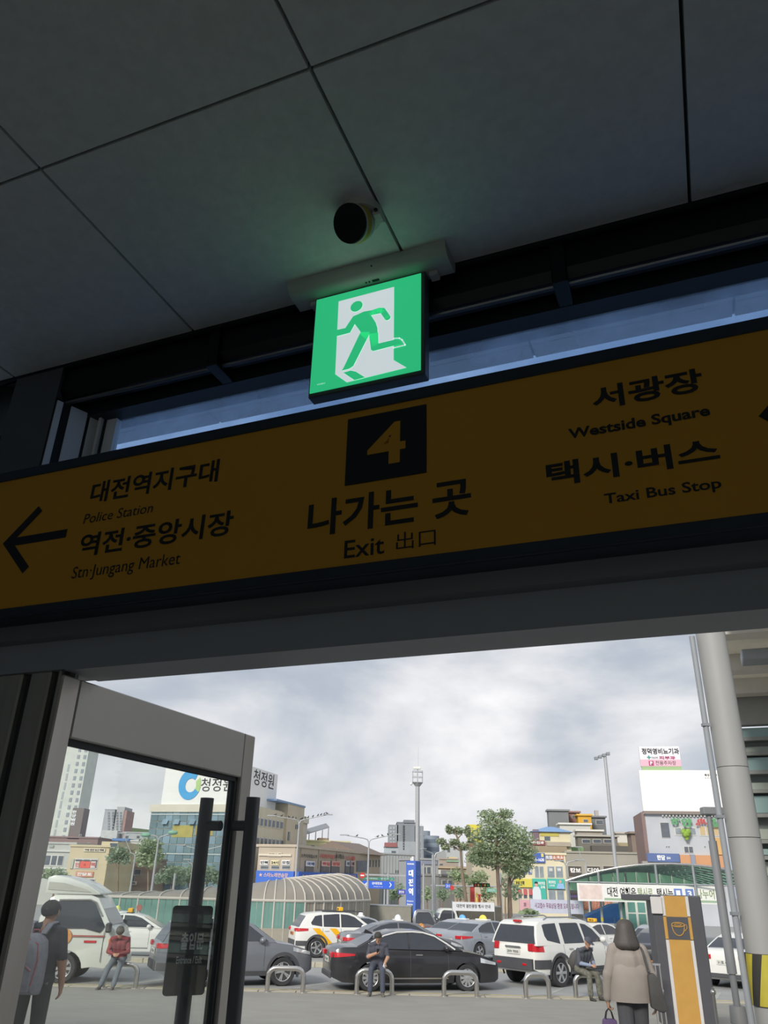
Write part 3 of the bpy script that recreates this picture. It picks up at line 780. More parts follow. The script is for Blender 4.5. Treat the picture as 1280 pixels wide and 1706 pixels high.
def sedan(**k):
    S = dict(L=4.85, W=1.84, r=0.33, xw=(1.06, 3.86), bot=[(0, 0.34), (0.3, 0.22), (0.7, 0.2), (4.3, 0.2), (4.7, 0.22), (4.85, 0.3)],
             top=[(0, 0.62), (0.03, 0.90), (0.12, 1.00), (0.3, 1.05), (0.9, 1.06), (1.3, 1.0), (3.5, 0.97), (3.8, 0.965), (4.3, 0.88), (4.6, 0.78), (4.8, 0.66), (4.85, 0.5)],
             gh=[(0.62, 1.02), (1.02, 1.20), (1.40, 1.345), (1.85, 1.44), (2.3, 1.462), (2.65, 1.445), (2.95, 1.375), (3.35, 1.18), (3.78, 0.975)], gz=(0.97, 1.46), gw=(0.93, 0.66),
             win=[[(1.12, 1.04), (1.15, 1.18), (1.48, 1.315), (1.85, 1.395), (2.14, 1.41), (2.14, 1.015)], [(2.20, 1.015), (2.20, 1.41), (2.6, 1.395), (2.9, 1.32), (3.2, 1.165), (3.48, 1.01)]],
             rear=(0, 2), front=(6, 8), mirror=(3.25, 1.04), handles=[(1.45, 0.88), (2.45, 0.875)], seams=[(2.2, 0.3, 0.96), (3.3, 0.35, 0.95), (1.18, 0.75, 0.98)],
             patches=[('tail_lamp', 0.0, 0.62, lambda t: 0.80 + 0.055 * t, lambda t: 0.93 - 0.03 * t, 'red_lens'),
                      ('head_lamp', 4.25, 4.72, lambda t: 0.70 - 0.06 * t, lambda t: 0.82 - 0.12 * t, 'clear_lens'),
                      ('sill_trim', 1.6, 3.3, 0.30, 0.335, 'polished_steel')],
             boxes=[('bumper_trim', (-0.03, 0.02, -0.66, 0.66, 0.30, 0.42), 'dark_grey_plastic'), ('tail_lamp', (-0.025, 0.05, 0.42, 0.74, 0.80, 0.92), 'red_lens'),
                    ('grille', (4.80, 4.87, -0.5, 0.5, 0.42, 0.56), 'dark_grey_plastic')],
             plate=(0.72, 'white_plate', '31호 4827'))
    S.update(k); return S
def suv(**k):
    S = dict(L=4.42, W=1.84, r=0.355, xw=(0.88, 3.52), bot=[(0, 0.42), (0.25, 0.30), (0.6, 0.26), (3.9, 0.26), (4.2, 0.3), (4.42, 0.4)], round=0.6, arch=True,
             sec=[(0.2, 0.93), (0.45, 0.985), (0.75, 1.0), (0.95, 0.985), (1.08, 0.95), (1.25, 0.90)],
             top=[(0, 0.66), (0.02, 0.98), (0.07, 1.06), (0.3, 1.10), (1.0, 1.09), (3.1, 1.06), (3.35, 1.06), (3.8, 1.0), (4.15, 0.90), (4.36, 0.76), (4.42, 0.6)],
             gh=[(0.10, 1.05), (0.26, 1.30), (0.45, 1.54), (0.62, 1.60), (1.3, 1.655), (2.0, 1.66), (2.35, 1.62), (2.62, 1.52), (2.95, 1.30), (3.32, 1.06)], gz=(1.05, 1.66), gw=(0.94, 0.68),
             win=[[(0.66, 1.18), (0.62, 1.26), (0.80, 1.50), (1.0, 1.54), (1.10, 1.545), (1.10, 1.12)], [(1.16, 1.115), (1.16, 1.55), (1.72, 1.585), (1.86, 1.585), (1.86, 1.10)], [(1.92, 1.10), (1.92, 1.585), (2.25, 1.56), (2.52, 1.48), (2.80, 1.29), (3.06, 1.10)]],
             rear=(0, 2), front=(7, 9), mirror=(2.86, 1.13), handles=[(1.28, 0.97), (2.12, 0.96)], seams=[(1.90, 0.38, 1.06), (2.95, 0.4, 1.05), (1.12, 0.75, 1.06)],
             patches=[('tail_lamp', 0.0, 0.50, lambda t: 0.93 + 0.04 * t, lambda t: 1.06 - 0.01 * t, 'red_lens'),
                      ('head_lamp', 3.78, 4.30, lambda t: 0.86 - 0.10 * t, lambda t: 0.96 - 0.12 * t, 'clear_lens'),
                      ('sill_guard', 1.28, 3.1, 0.27, 0.38, 'dark_grey_plastic'), ('rear_guard', 0.02, 0.46, 0.42, 0.60, 'dark_grey_plastic')],
             boxes=[('bumper_guard', (-0.03, 0.06, -0.62, 0.62, 0.40, 0.62), 'dark_grey_plastic'), ('tail_lamp', (-0.02, 0.05, 0.46, 0.73, 0.94, 1.05), 'red_lens'),
                    ('grille', (4.36, 4.44, -0.5, 0.5, 0.52, 0.72), 'dark_grey_plastic'), ('fog_lamp', (4.22, 4.37, 0.60, 0.74, 0.50, 0.60), 'clear_lens')],
             plate=(0.84, 'white_plate', '52머 7390'))
    S.update(k); return S

def paint(name, c, rough=0.28, metal=0.25):
    return mat(name, c, rough, metal, var=0.02, scale=2, coat=0.5)
P_BLACK = paint('black_car_paint', '2e2e32', 0.25, 0.0)
P_GREY = paint('slate_grey_car_paint', '7c8087')
P_SILV = paint('silver_car_paint', '9ea3ab')
P_DKSILV = paint('dark_silver_car_paint', '73767c')
P_WHITE = paint('white_car_paint', 'e4e4df', 0.3, 0.0)
P_CREAM = paint('greyish_white_car_paint', 'd3d6cf', 0.35, 0.0)
mat('black_car_paint2', '3c3c40', 0.3)

def put(px, d): return (xat(px, d), d, gz(d))
# ---- grey compact SUV behind the door
S = suv(spokes=5, wstyle='twin')
car(S, 'grey_suv', 'slate grey compact SUV parked beyond the open glass door', 'car', put(396, 25.5), R(22), P_GREY)
# ---- black sedan
S = sedan(spokes=10, wstyle='single', glassmat=M_DKGLASS, handlemat=M_CHROME)
bc = car(S, 'black_sedan', 'black sedan with chrome window line parked by the kerb', 'car', put(684, 25.6), R(13), P_BLACK)
for sd in (1, -1):
    pts = [(1.02, 1.13), (1.20, 1.225), (1.48, 1.335), (1.85, 1.418), (2.3, 1.434), (2.62, 1.416), (2.95, 1.335), (3.3, 1.145), (3.52, 1.01)]
    MB((S['L'] / 2, 0, 0)).tube([(x, sd * (gh_y(S, z) + 0.016), z) for x, z in pts], 0.022, 6).build('chrome_window_line', mat('bright_trim', 'ecebea', 0.3, 0.2, var=0.02), bc, smooth=1)
MB((S['L'] / 2, 0, 0)).prism([(1.02, 1.36), (1.28, 1.335), (1.30, 1.36), (1.08, 1.46)], -0.02, 0.02).build('roof_antenna', P_BLACK, bc)
# ---- big white SUV
S = suv(L=4.88, W=1.915, r=0.385, xw=(1.06, 3.92), gap=0.07, spokes=6, wstyle='single',
        bot=[(0, 0.50), (0.25, 0.38), (0.6, 0.34), (4.2, 0.34), (4.6, 0.38), (4.88, 0.5)],
        top=[(0, 0.70), (0.02, 1.00), (0.06, 1.10), (0.3, 1.13), (3.4, 1.12), (3.7, 1.12), (4.3, 1.08), (4.65, 0.98), (4.82, 0.84), (4.88, 0.7)],
        gh=[(0.05, 1.10), (0.12, 1.36), (0.26, 1.66), (0.42, 1.74), (1.3, 1.79), (2.5, 1.78), (2.78, 1.72), (3.1, 1.52), (3.62, 1.12)], gz=(1.1, 1.79), gw=(0.95, 0.72),
        win=[[(0.58, 1.24), (0.50, 1.36), (0.50, 1.64), (0.62, 1.67), (1.16, 1.69), (1.16, 1.14)], [(1.36, 1.14), (1.36, 1.69), (2.20, 1.69), (2.28, 1.67), (2.36, 1.14)], [(2.46, 1.14), (2.40, 1.67), (2.66, 1.64), (2.96, 1.50), (3.34, 1.16)]],
        rear=(0, 2), front=(6, 8), mirror=(3.25, 1.22), handles=[(1.62, 1.0), (2.62, 1.0)], handlemat=M_CHROME, seams=[(1.3, 0.85, 1.12), (2.40, 0.42, 1.12), (3.36, 0.42, 1.1)],
        patches=[('tail_lamp', 0.0, 0.34, 0.95, lambda t: 1.16 - 0.05 * t, 'red_lens'), ('head_lamp', 4.30, 4.76, lambda t: 0.86, lambda t: 1.02 - 0.04 * t, 'clear_lens'),
                 ('rear_guard', 0.02, 0.60, 0.50, 0.74, 'dark_grey_plastic'), ('sill_guard', 1.5, 3.48, 0.36, 0.50, 'dark_grey_plastic')],
        boxes=[('bumper_guard', (-0.10, 0.10, -0.76, 0.76, 0.46, 0.76), 'dark_grey_plastic'), ('tail_lamp', (-0.02, 0.05, 0.58, 0.74, 0.96, 1.15), 'red_lens'),
               ('chrome_bar', (-0.035, 0.0, -0.30, 0.30, 1.02, 1.07), 'polished_steel'), ('side_step', (1.55, 3.45, 0.80, 0.98, 0.33, 0.40), 'dark_grey_plastic'),
               ('reflector', (-0.112, -0.095, 0.42, 0.58, 0.58, 0.64), 'red_lens'), ('brake_light', (0.20, 0.32, -0.14, 0.14, 1.70, 1.76), 'red_lens')],
        plate=(0.92, 'white_plate', '20누 9505'))
ws = car(S, 'white_large_suv', 'large white SUV with dark lower bumper parked in front of the black sedan', 'car', put(932, 28.3), R(40), P_WHITE)
for sd in (1, -1):
    MB((S['L'] / 2, 0, 0)).tube([(0.75, sd * 0.62, 1.78), (0.95, sd * 0.62, 1.845), (2.3, sd * 0.62, 1.84), (2.5, sd * 0.62, 1.78)], 0.022, 8).build('roof_rail', M_GREYM, ws, smooth=1)
# ---- white SUV taxi with yellow stripes
S = suv(spokes=5, wstyle='single', taxi=(2.05, 'f0b52a', 'box'), plate=(0.84, 'amber_lens', '33바 1042'))
tx = car(S, 'striped_taxi', 'white SUV taxi with two diagonal yellow stripes and a yellow roof light', 'taxi', put(574, 37.6), R(17), P_WHITE)
ystr = mat('yellow_stripe', 'f2b41c', 0.4, var=0.03)
for x0 in (1.02, 1.75):
    for sd in (1, -1):
        q = MB((S['L'] / 2, 0, 0)); nn = 8
        for i in range(nn + 1):
            z = 1.06 - 0.62 * i / nn; xx = x0 - 0.35 + (1.06 - z) * 1.05
            for w_ in (0, 0.30): q.v.append((xx + w_ - S['L'] / 2, sd * (car_y(S, xx + w_, z) + 0.006), z))
        q.f = [(2 * i, 2 * i + 1, 2 * i + 3, 2 * i + 2) for i in range(nn)]
        q.build('yellow_stripe', ystr, tx, smooth=1)
MB((S['L'] / 2, 0, 0)).box(1.1, 2.9, 0.60, 0.64, 1.66, 1.70).build('roof_rail', M_PLAST, tx); MB((S['L'] / 2, 0, 0)).box(1.1, 2.9, -0.64, -0.60, 1.66, 1.70).build('roof_rail', M_PLAST, tx)
# ---- sedans of the taxi rank
def taxi(name, label, px, d, rz, pnt, colr, **k):
    S = sedan(L=4.6, W=1.82, xw=(0.98, 3.66), taxi=(2.2, colr, k.pop('shape', 'dome')), **k)
    f = 4.6 / 4.85
    for key in ('bot', 'top', 'gh'): S[key] = [(x * f, z) for x, z in S[key]]
    S['win'] = [[(x * f, z) for x, z in p] for p in S['win']]
    S['patches'] = [(a[0], a[1] * f, a[2] * f) + a[3:] for a in S['patches']]
    S['boxes'] = [(n, (b[0] - 0.25, b[1] - 0.25) + b[2:] if b[0] > 4 else b, m) for n, b, m in S['boxes']]
    S['handles'] = [(x * f, z) for x, z in S['handles']]; S['seams'] = [(a * f, b, c) for a, b, c in S['seams']]; S['mirror'] = (3.25 * f, 1.04)
    return car(S, name, label, 'taxi', put(px, d), R(rz), pnt, 'sedan taxis waiting in the rank')
taxi('taxi_sedan', 'white sedan taxi with a yellow roof box behind the small truck', 228, 34.5, 8, P_WHITE, 'f0b52b', shape='box')
taxi('taxi_sedan', 'dark silver sedan taxi with a white roof dome behind the black sedan', 668, 33.2, 12, P_DKSILV, 'e9ecf2')
taxi('taxi_sedan', 'silver sedan taxi with a white roof dome behind the striped taxi', 606, 43.0, 12, P_SILV, 'eef0f3')
taxi('taxi_sedan', 'silver sedan taxi with a pale yellow roof dome beside the large white SUV', 806, 38.8, 40, P_SILV, 'f2d65c')
taxi('taxi_sedan', 'silver sedan taxi with a light blue roof dome beyond the row', 772, 43.5, 40, P_SILV, '6fb0ea')
taxi('taxi_sedan', 'white sedan taxi with a small yellow roof box half hidden by the woman', 985, 40.5, 35, P_WHITE, 'f0b52c', shape='box')
taxi('taxi_sedan', 'white sedan taxi with a pale green roof dome behind the yellow-box taxi', 205, 39.0, 8, P_WHITE, 'e6ea8a')
S = sedan(plate=(0.55, 'amber_lens', '대전 32바'), L=4.85)
car(S, 'black_taxi', 'black sedan with a yellow number plate beside the coffee kiosk', 'taxi', put(1098, 31.2), R(62), P_BLACK)
S = sedan()
car(S, 'silver_sedan', 'silver sedan parked ahead of the black taxi under the shelter', 'car', put(1090, 37.5), R(58), P_SILV)
S = sedan(L=4.6, xw=(0.98, 3.7), top=[(0, 0.62), (0.03, 0.90), (0.12, 1.00), (0.3, 1.05), (0.9, 1.06), (1.3, 1.0), (3.5, 0.97), (3.8, 0.965), (4.2, 0.88), (4.4, 0.78), (4.55, 0.66), (4.6, 0.5)],
          boxes=[('bumper_trim', (-0.03, 0.02, -0.66, 0.66, 0.30, 0.42), 'dark_grey_plastic'), ('tail_lamp', (-0.025, 0.05, 0.42, 0.74, 0.80, 0.92), 'red_lens')],
          patches=[('tail_lamp', 0.0, 0.62, lambda t: 0.78 + 0.055 * t, lambda t: 0.97 - 0.03 * t, 'red_lens')])
car(S, 'white_sedan', 'white sedan between the coffee kiosk and the round column', 'car', put(1232, 29.0), R(48), P_WHITE)

# ---- light trucks
def truck(name, label, loc, rz, pnt, box, cargo_mat=None, deflect=False, catg='truck', sx=1.0, sc_=1.0):
    root = thing(name, label, catg, loc, rz); Wd = 0.86
    side = [(-0.02, 0.50), (-0.02, 1.20), (-0.06, 1.42), (0.10, 1.90), (0.22, 1.98), (0.95, 1.98), (1.15, 1.90), (1.52, 1.28), (1.62, 1.20), (1.70, 0.95), (1.74, 0.55), (1.70, 0.36), (1.46, 0.34), (1.10, 0.46)]
    ra = 0.40; xw = 0.62
    arch = [(xw + ra * math.cos(a), 0.33 + ra * math.sin(a)) for a in [math.pi * t / 10 for t in range(0, 11)]]
    poly = [(-0.02, 0.50)] + side[1:-1] + [(1.2, 0.36)] + arch
    poly = [p for p in poly if p[1] > 0.3]
    m = MB(); kk = len(poly)
    def yy(z): return Wd * interp([(0.3, 0.95), (0.7, 1.0), (1.15, 0.99), (1.9, 0.86), (2.0, 0.80)], z)
    for sd in (1, -1): m.v += [(x, sd * yy(z), z) for x, z in poly]
    m.f = [tuple(range(kk)), tuple(range(2 * kk - 1, kk - 1, -1))] + [(i, (i + 1) % kk, kk + (i + 1) % kk, kk + i) for i in range(kk)]
    m.build('cab', pnt, root, smooth=30, bevel=0.018, seg=2)
    win = [(0.16, 1.22), (0.16, 1.62), (0.28, 1.82), (0.98, 1.84), (1.10, 1.78), (1.40, 1.26), (1.30, 1.13), (0.95, 1.22)]
    for sd in (1, -1):
        q = MB(); q.v = [(x, sd * (yy(z) + 0.006), z) for x, z in win]; q.f = [tuple(range(len(win)))]; q.build('side_window', M_DKGLASS, root)
        MB().tube([(x, sd * (yy(z) + 0.014), z) for x, z in ((0.30, 1.845), (0.98, 1.865), (1.12, 1.80), (1.30, 1.50))], 0.022, 6).build('rain_visor', M_CHROME, root, smooth=1)
        MB().box(1.45, 1.56, sd * 0.98 - 0.11, sd * 0.98 + 0.11, 1.14, 1.36).build('wing_mirror', M_PLAST, root, bevel=0.03)
        MB().box(1.55, 1.72, min(sd * 0.58, sd * 0.855), max(sd * 0.58, sd * 0.855), 0.62, 0.98).build('head_lamp', M_LENS, root, bevel=0.02)
        MB().box(1.52, 1.70, min(sd * 0.70, sd * 0.865), max(sd * 0.70, sd * 0.865), 0.86, 1.0).build('indicator', M_AMBER, root, bevel=0.02)
        MB().box(1.0, 1.26, min(sd * 0.855, sd * 0.87), max(sd * 0.855, sd * 0.87), 0.90, 0.95).build('side_marker', M_RED, root)
        MB().box(0.0, 1.42, min(sd * 0.85, sd * 0.868), max(sd * 0.85, sd * 0.868), 1.03, 1.065).build('door_stripe', mat('red_door_stripe', 'a8605a', 0.5, var=0.1), root)
        MB().box(0.10, 0.28, min(sd * 0.86, sd * 0.885), max(sd * 0.86, sd * 0.885), 1.06, 1.10).build('door_handle', M_PLAST, root)
        MB().box(1.40, 1.408, min(sd * 0.85, sd * 0.866), max(sd * 0.85, sd * 0.866), 0.48, 1.16).build('door_seam', M_PLAST, root)
        em_ = MB().cyl((0.52, sd * 0.85, 1.02), (0.52, sd * 0.872, 1.02), 0.20, n=24).build('door_emblem', mat('orange_door_emblem', 'c98a4a', 0.5, var=0.15, scale=12), root)
        for dx_ in (-0.06, 0.04): MB().box(0.52 + dx_, 0.52 + dx_ + 0.04, min(sd * 0.87, sd * 0.876), max(sd * 0.87, sd * 0.876), 0.93, 1.07).build('emblem_bar', M_WINK, em_)
    q = MB(); q.add([(1.165, 0.70, 1.86), (1.165, -0.70, 1.86), (1.525, -0.78, 1.30), (1.525, 0.78, 1.30)], [(0, 1, 2, 3)]); q.build('windscreen', M_DKGLASS, root)
    MB().box(1.60, 1.80, -0.84, 0.84, 0.36, 0.60).build('bumper', pnt, root, bevel=0.03)
    MB().box(1.795, 1.81, -0.26, 0.26, 0.42, 0.52).build('number_plate', M_PLATE, root)
    if deflect:
        pr = [(-0.05, 1.98), (-0.05, 2.36), (0.10, 2.42), (0.45, 2.36), (0.85, 2.22), (1.16, 2.02), (1.16, 1.98)]
        MB().prism(pr, -0.74, 0.74).build('wind_deflector', pnt, root, smooth=35, bevel=0.03, seg=2)
        MB().prism([(0.0, 2.08), (0.0, 2.26), (0.35, 2.24), (0.85, 2.10), (0.95, 2.04)], -0.755, 0.755).build('deflector_panel', mat('deflector_grey', 'b5b5ac', 0.5, var=0.05), root)
    S2 = dict(r=0.33, tw=0.2, xw=(xw, -2.35), W=1.70, spokes=8, wstyle='single'); add_wheels(S2, root, 0)
    MB().box(-3.2, 1.2, -0.36, 0.36, 0.42, 0.56).build('chassis', M_PLAST, root)
    cm = cargo_mat or pnt
    if box == 'flat':
        MB().box(-3.3, -0.12, -0.85, 0.85, 0.70, 0.80).build('cargo_bed', cm, root)
        for sd in (1, -1): MB().box(-3.3, -0.12, min(sd * 0.82, sd * 0.86), max(sd * 0.82, sd * 0.86), 0.8, 1.15).build('drop_side', cm, root, bevel=0.01)
    else:
        MB().box(-3.4, -0.12, -0.88, 0.88, 0.70, 2.15).build('cargo_box', cm, root, bevel=0.03)
        MB().box(-3.42, -0.10, -0.9, 0.9, 2.13, 2.20).build('box_roof', M_GREYM, root, bevel=0.01)
    for ch in list(root.children):
        if ch.name.startswith('wheel'): ch.location.x *= sx
        else: ch.scale = (sx, 1, 1)
    root.scale = (sc_, sc_, sc_)
    return root
truck('light_truck', 'white light truck with a roof wind deflector behind the man with the backpack', put(94, 25.3), R(5), P_CREAM, 'flat', deflect=True, sx=1.15, sc_=1.10)
truck('light_truck', 'small white truck with a dark canvas cargo cover behind the silver taxis', put(757, 66), R(188), P_CREAM, 'box', mat('dark_canvas', '5a5750', 0.9, var=0.1, scale=3))
truck('light_truck', 'grey canvas covered truck beside the blue station pylon', put(690, 57), R(-6), P_DKSILV, 'box', mat('grey_canvas', '8c8a80', 0.9, var=0.06, scale=3))
# ================================================================== PEOPLE (one continuous remeshed body each)
M_SKIN = mat('skin', 'b98f76', 0.6, var=0.06, scale=8)
M_HAIR = mat('dark_hair', '3a3836', 0.7, var=0.15, scale=30)
def figure(name, label, loc, rz, caps, mats_, voxel=0.011):
    """caps: (p0, r0, p1, r1, region). Tapered capsules are fused by a voxel remesh; region picks the material of the nearest faces"""
    tmp = MB()
    for p0, r0, p1, r1, reg in caps:
        p0, p1 = Vector(p0), Vector(p1)
        d = p1 - p0
        if d.length < 1e-6: tmp.ball(p0, r0, 14, 10); continue
        d.normalize(); a = d.orthogonal().normalized(); b = d.cross(a); n = 12; vs = []; rings = []
        for k in range(5): t = -math.pi / 2 + math.pi / 2 * k / 4; rings.append((p0 + d * math.sin(t) * r0, max(1e-4, math.cos(t) * r0)))
        for k in range(5): t = math.pi / 2 * k / 4; rings.append((p1 + d * math.sin(t) * r1, max(1e-4, math.cos(t) * r1)))
        for c, r in rings:
            for i in range(n): q = 2 * math.pi * i / n; vs.append(c + (a * math.cos(q) + b * math.sin(q)) * r)
        m = len(rings)
        fs = [(j * n + i, j * n + (i + 1) % n, (j + 1) * n + (i + 1) % n, (j + 1) * n + i) for j in range(m - 1) for i in range(n)]
        fs += [tuple(range(n - 1, -1, -1)), tuple(range((m - 1) * n, m * n))]
        tmp.add(vs, fs)
    o = bpy.data.objects.new('tmp', tmp.mesh('tmp', None))
    rm = o.modifiers.new('r', 'REMESH'); rm.mode = 'VOXEL'; rm.voxel_size = voxel
    sm = o.modifiers.new('s', 'SMOOTH'); sm.iterations = 4; sm.factor = 0.5
    me = eval_mesh(o); me.name = 'body'
    bpy.data.objects.remove(o)
    regs = list(mats_.keys()); me.materials.clear()
    for r in regs: me.materials.append(mats_[r])
    pc = [(Vector(p0), Vector(p1) - Vector(p0), r0, r1, regs.index(reg)) for p0, r0, p1, r1, reg in caps]
    ls = [(a, d, max(d.length_squared, 1e-9), r0, r1, k) for a, d, r0, r1, k in pc]
    idx = []
    for p in me.polygons:
        c = p.center; best = 9; bi = 0
        for a, d, l2, r0, r1, k in ls:
            t = (c - a).dot(d) / l2; t = 0 if t < 0 else (1 if t > 1 else t)
            q = (c - a - d * t).length - (r0 + (r1 - r0) * t)
            if q < best: best = q; bi = k
        idx.append(bi)
    me.polygons.foreach_set('material_index', idx); me.polygons.foreach_set('use_smooth', [True] * len(idx))
    root = thing(name, label, 'person', loc, rz)
    b = link(bpy.data.objects.new('body', me)); b.parent = root
    return root
def hand(wrist, dirn, palm_n, curl=0.5, thumb=1, reg='skin', L=0.18):
    """palm and five unequal bent fingers"""
    w = Vector(wrist); d = Vector(dirn).normalized(); n = Vector(palm_n); n = (n - d * n.dot(d)).normalized(); s = d.cross(n) * thumb
    out = [(w, 0.026, w + d * 0.03, 0.028, reg)]
    for k, ln in zip((-1.5, -0.5, 0.5, 1.5), (0.062, 0.074, 0.080, 0.072)):
        b = w + d * 0.088 + s * k * 0.021
        out.append((w + d * 0.02 + s * k * 0.012, 0.016, b, 0.0125, reg))
        d1 = (d * math.cos(curl * 0.9) + n * math.sin(curl * 0.9)); m = b + d1 * ln * 0.55
        d2 = (d * math.cos(curl * 2.0) + n * math.sin(curl * 2.0)); e = m + d2 * ln * 0.45
        out += [(b, 0.0105, m, 0.0095, reg), (m, 0.0095, e, 0.008, reg)]
    tb = w + d * 0.03 + s * 0.03; td = (d * 0.7 + s * 0.6 + n * 0.45).normalized(); tm = tb + td * 0.045
    out += [(w + d * 0.015 + s * 0.012, 0.018, tb, 0.014, reg), (tb, 0.013, tm, 0.011, reg), (tm, 0.011, tm + (d * 0.9 + n * 0.5).normalized() * 0.03, 0.009, reg)]
    return out
def head(c, f, up, reg='skin', r=0.092, ears=True):
    """c = centre of the skull, f = facing direction"""
    c = Vector(c); f = Vector(f).normalized(); u = Vector(up); u = (u - f * u.dot(f)).normalized(); s = f.cross(u)
    out = [(c + u * 0.03 - f * 0.015, r, c + u * 0.02 + f * 0.01, r * 0.95, reg), (c - u * 0.05 + f * 0.03, r * 0.62, c + f * 0.03, r * 0.80, reg),
           (c - u * 0.095 + f * 0.055, 0.030, c - u * 0.08 + f * 0.05, 0.036, reg),
           (c - u * 0.02 + f * 0.098, 0.012, c - u * 0.04 + f * 0.108, 0.016, reg), (c - u * 0.068 + f * 0.085, 0.012, c - u * 0.072 + f * 0.088, 0.012, reg)]
    for sd in (-1, 1): out.append((c - u * 0.03 + s * sd * 0.088, 0.016, c + u * 0.015 + s * sd * 0.092, 0.018, reg))
    return out
def hair_cap(root, c, f, up, m, r=0.106, cut=-0.05, tilt=0.55, name='hair'):
    c = Vector(c); f = Vector(f).normalized(); u = Vector(up); u = (u - f * u.dot(f)).normalized(); s = f.cross(u)
    ax = (u - f * tilt).normalized(); e1 = (f - ax * f.dot(ax)).normalized(); e2 = ax.cross(e1)
    cc = c + u * 0.026 - f * 0.004; mb = MB(); nu, nv = 22, 10; vs = []
    for j in range(nv + 1):
        a = cut * 6 + (math.pi / 2 - cut * 6) * j / nv
        for i in range(nu):
            t = 2 * math.pi * i / nu; k = 1 + 0.025 * math.sin(5 * t + 3 * a) + 0.02 * math.sin(9 * t)
            vs.append(cc + (e1 * math.cos(a) * math.cos(t) + e2 * math.cos(a) * math.sin(t) + ax * math.sin(a)) * r * k)
    fs = [(j * nu + i, j * nu + (i + 1) % nu, (j + 1) * nu + (i + 1) % nu, (j + 1) * nu + i) for j in range(nv) for i in range(nu)]
    fs.append(tuple(range(nu - 1, -1, -1)))
    mb.add(vs, fs); return mb.build(name, m, root, smooth=60)
def eyes(root, c, f, up):
    c = Vector(c); f = Vector(f).normalized(); u = Vector(up); u = (u - f * u.dot(f)).normalized(); s = f.cross(u)
    for sd in (-1, 1): MB().ball(c - u * 0.0 + f * 0.083 + s * sd * 0.032, 0.012, 8, 6).build('eye', M_INK, root, smooth=1)
    MB().ball(c - u * 0.072 + f * 0.094, 0.02, 10, 6, (1, 0.5, 0.25)).build('mouth', mat('lips', '8f5a50', 0.6), root, smooth=1)
def leg(hip, knee, ank, toe, rt=0.085, rk=0.06, ra=0.042, reg='bottom', shoe='shoe'):
    hip, knee, ank, toe = map(Vector, (hip, knee, ank, toe))
    return [(hip, rt, knee, rk, reg), (knee, rk, knee + (ank - knee) * 0.35, rk * 0.98, reg), (knee + (ank - knee) * 0.35, rk * 0.98, ank + (knee - ank) * 0.12, ra + 0.012, reg),
            (ank - Vector((0, 0, 0.03)), 0.045, toe, 0.040, shoe), (ank - Vector((0, 0, 0.035)), 0.043, ank + (knee - ank) * 0.10, 0.042, shoe)]
def arm(sh, el, wr, reg, fr, r0=0.055, r1=0.043, r2=0.03):
    return [(sh, r0, el, r1, reg), (el, r1, wr, r2, fr)]
def torso(pel, chest, neck, reg, w=0.135, hw=0.10, r=0.115, bot='bottom', fx=Vector((1, 0, 0))):
    pel, chest, neck = map(Vector, (pel, chest, neck))
    o = []
    for sd in (-1, 1):
        o += [(pel + fx * sd * hw, r * 0.98, pel + fx * sd * hw * 0.8 + (chest - pel) * 0.25, r * 0.95, bot if bot else reg),
              (pel + fx * sd * hw * 0.85 + (chest - pel) * 0.22, r * 1.0, chest + fx * sd * w * 0.75, r * 0.98, reg),
              (chest + fx * sd * w * 0.6, r * 0.9, chest + fx * sd * w * 1.05 + (neck - chest) * 0.55, 0.07, reg),
              (neck - (neck - chest) * 0.08 + fx * sd * 0.03, 0.05, chest + fx * sd * (w + 0.045) + (neck - chest) * 0.62, 0.062, reg)]
    o.append((pel + (chest - pel) * 0.2, r, chest, r, reg))
    return o

# ---- man with a backpack, standing outside behind the door glass, seen from behind
u = Vector((0, 0, 1)); fwd = Vector((0.25, 1, -0.05))
hc = Vector((0.035, 0.015, 1.625))
caps = torso((0, 0, 0.95), (0, -0.01, 1.32), (0.01, 0.0, 1.49), 'top', w=0.145)
caps += [((0.01, 0, 1.46), 0.055, hc - Vector((0.005, 0.0, 0.09)), 0.052, 'skin')] + head(hc, fwd, u)
caps += arm((0.20, 0, 1.42), (0.265, -0.03, 1.16), (0.28, 0.03, 0.90), 'top', 'skin', 0.062, 0.052, 0.032)
caps += [((0.265, -0.03, 1.16), 0.045, (0.272, 0.0, 1.03), 0.04, 'skin')]
caps += hand((0.28, 0.03, 0.90), (0.02, 0.12, -1), (-1, 0, 0), 0.45, 1)
caps += arm((-0.20, 0, 1.42), (-0.30, -0.05, 1.20), (-0.205, -0.095, 1.385), 'top', 'skin', 0.062, 0.05, 0.032)
caps += hand((-0.205, -0.095, 1.385), (0.6, 0.2, 0.7), (0.3, 1, -0.3), 0.8, -1)
for sd in (-1, 1):
    caps += leg((sd * 0.10, 0, 0.90), (sd * 0.11, 0.02, 0.48), (sd * 0.115, -0.02, 0.09), (sd * 0.125, 0.15, 0.04), 0.098, 0.075, 0.055)
d_ = 10.2
p1 = figure('person', 'man in a navy tee and dark trousers standing with a grey backpack, seen from behind', (xat(86, d_), d_, gz(d_)), 0,
            caps, dict(skin=M_SKIN, top=mat('navy_tee', '3f4046', 0.85, var=0.08), bottom=mat('charcoal_trousers', '46474a', 0.85, var=0.08), shoe=mat('dark_shoes', '3c3b3a', 0.7)))
p1.scale = (1.08, 1.04, 1.0)
hair_cap(p1, hc, fwd, u, M_HAIR, 0.104, -0.05, 0.55); eyes(p1, hc, fwd, u)
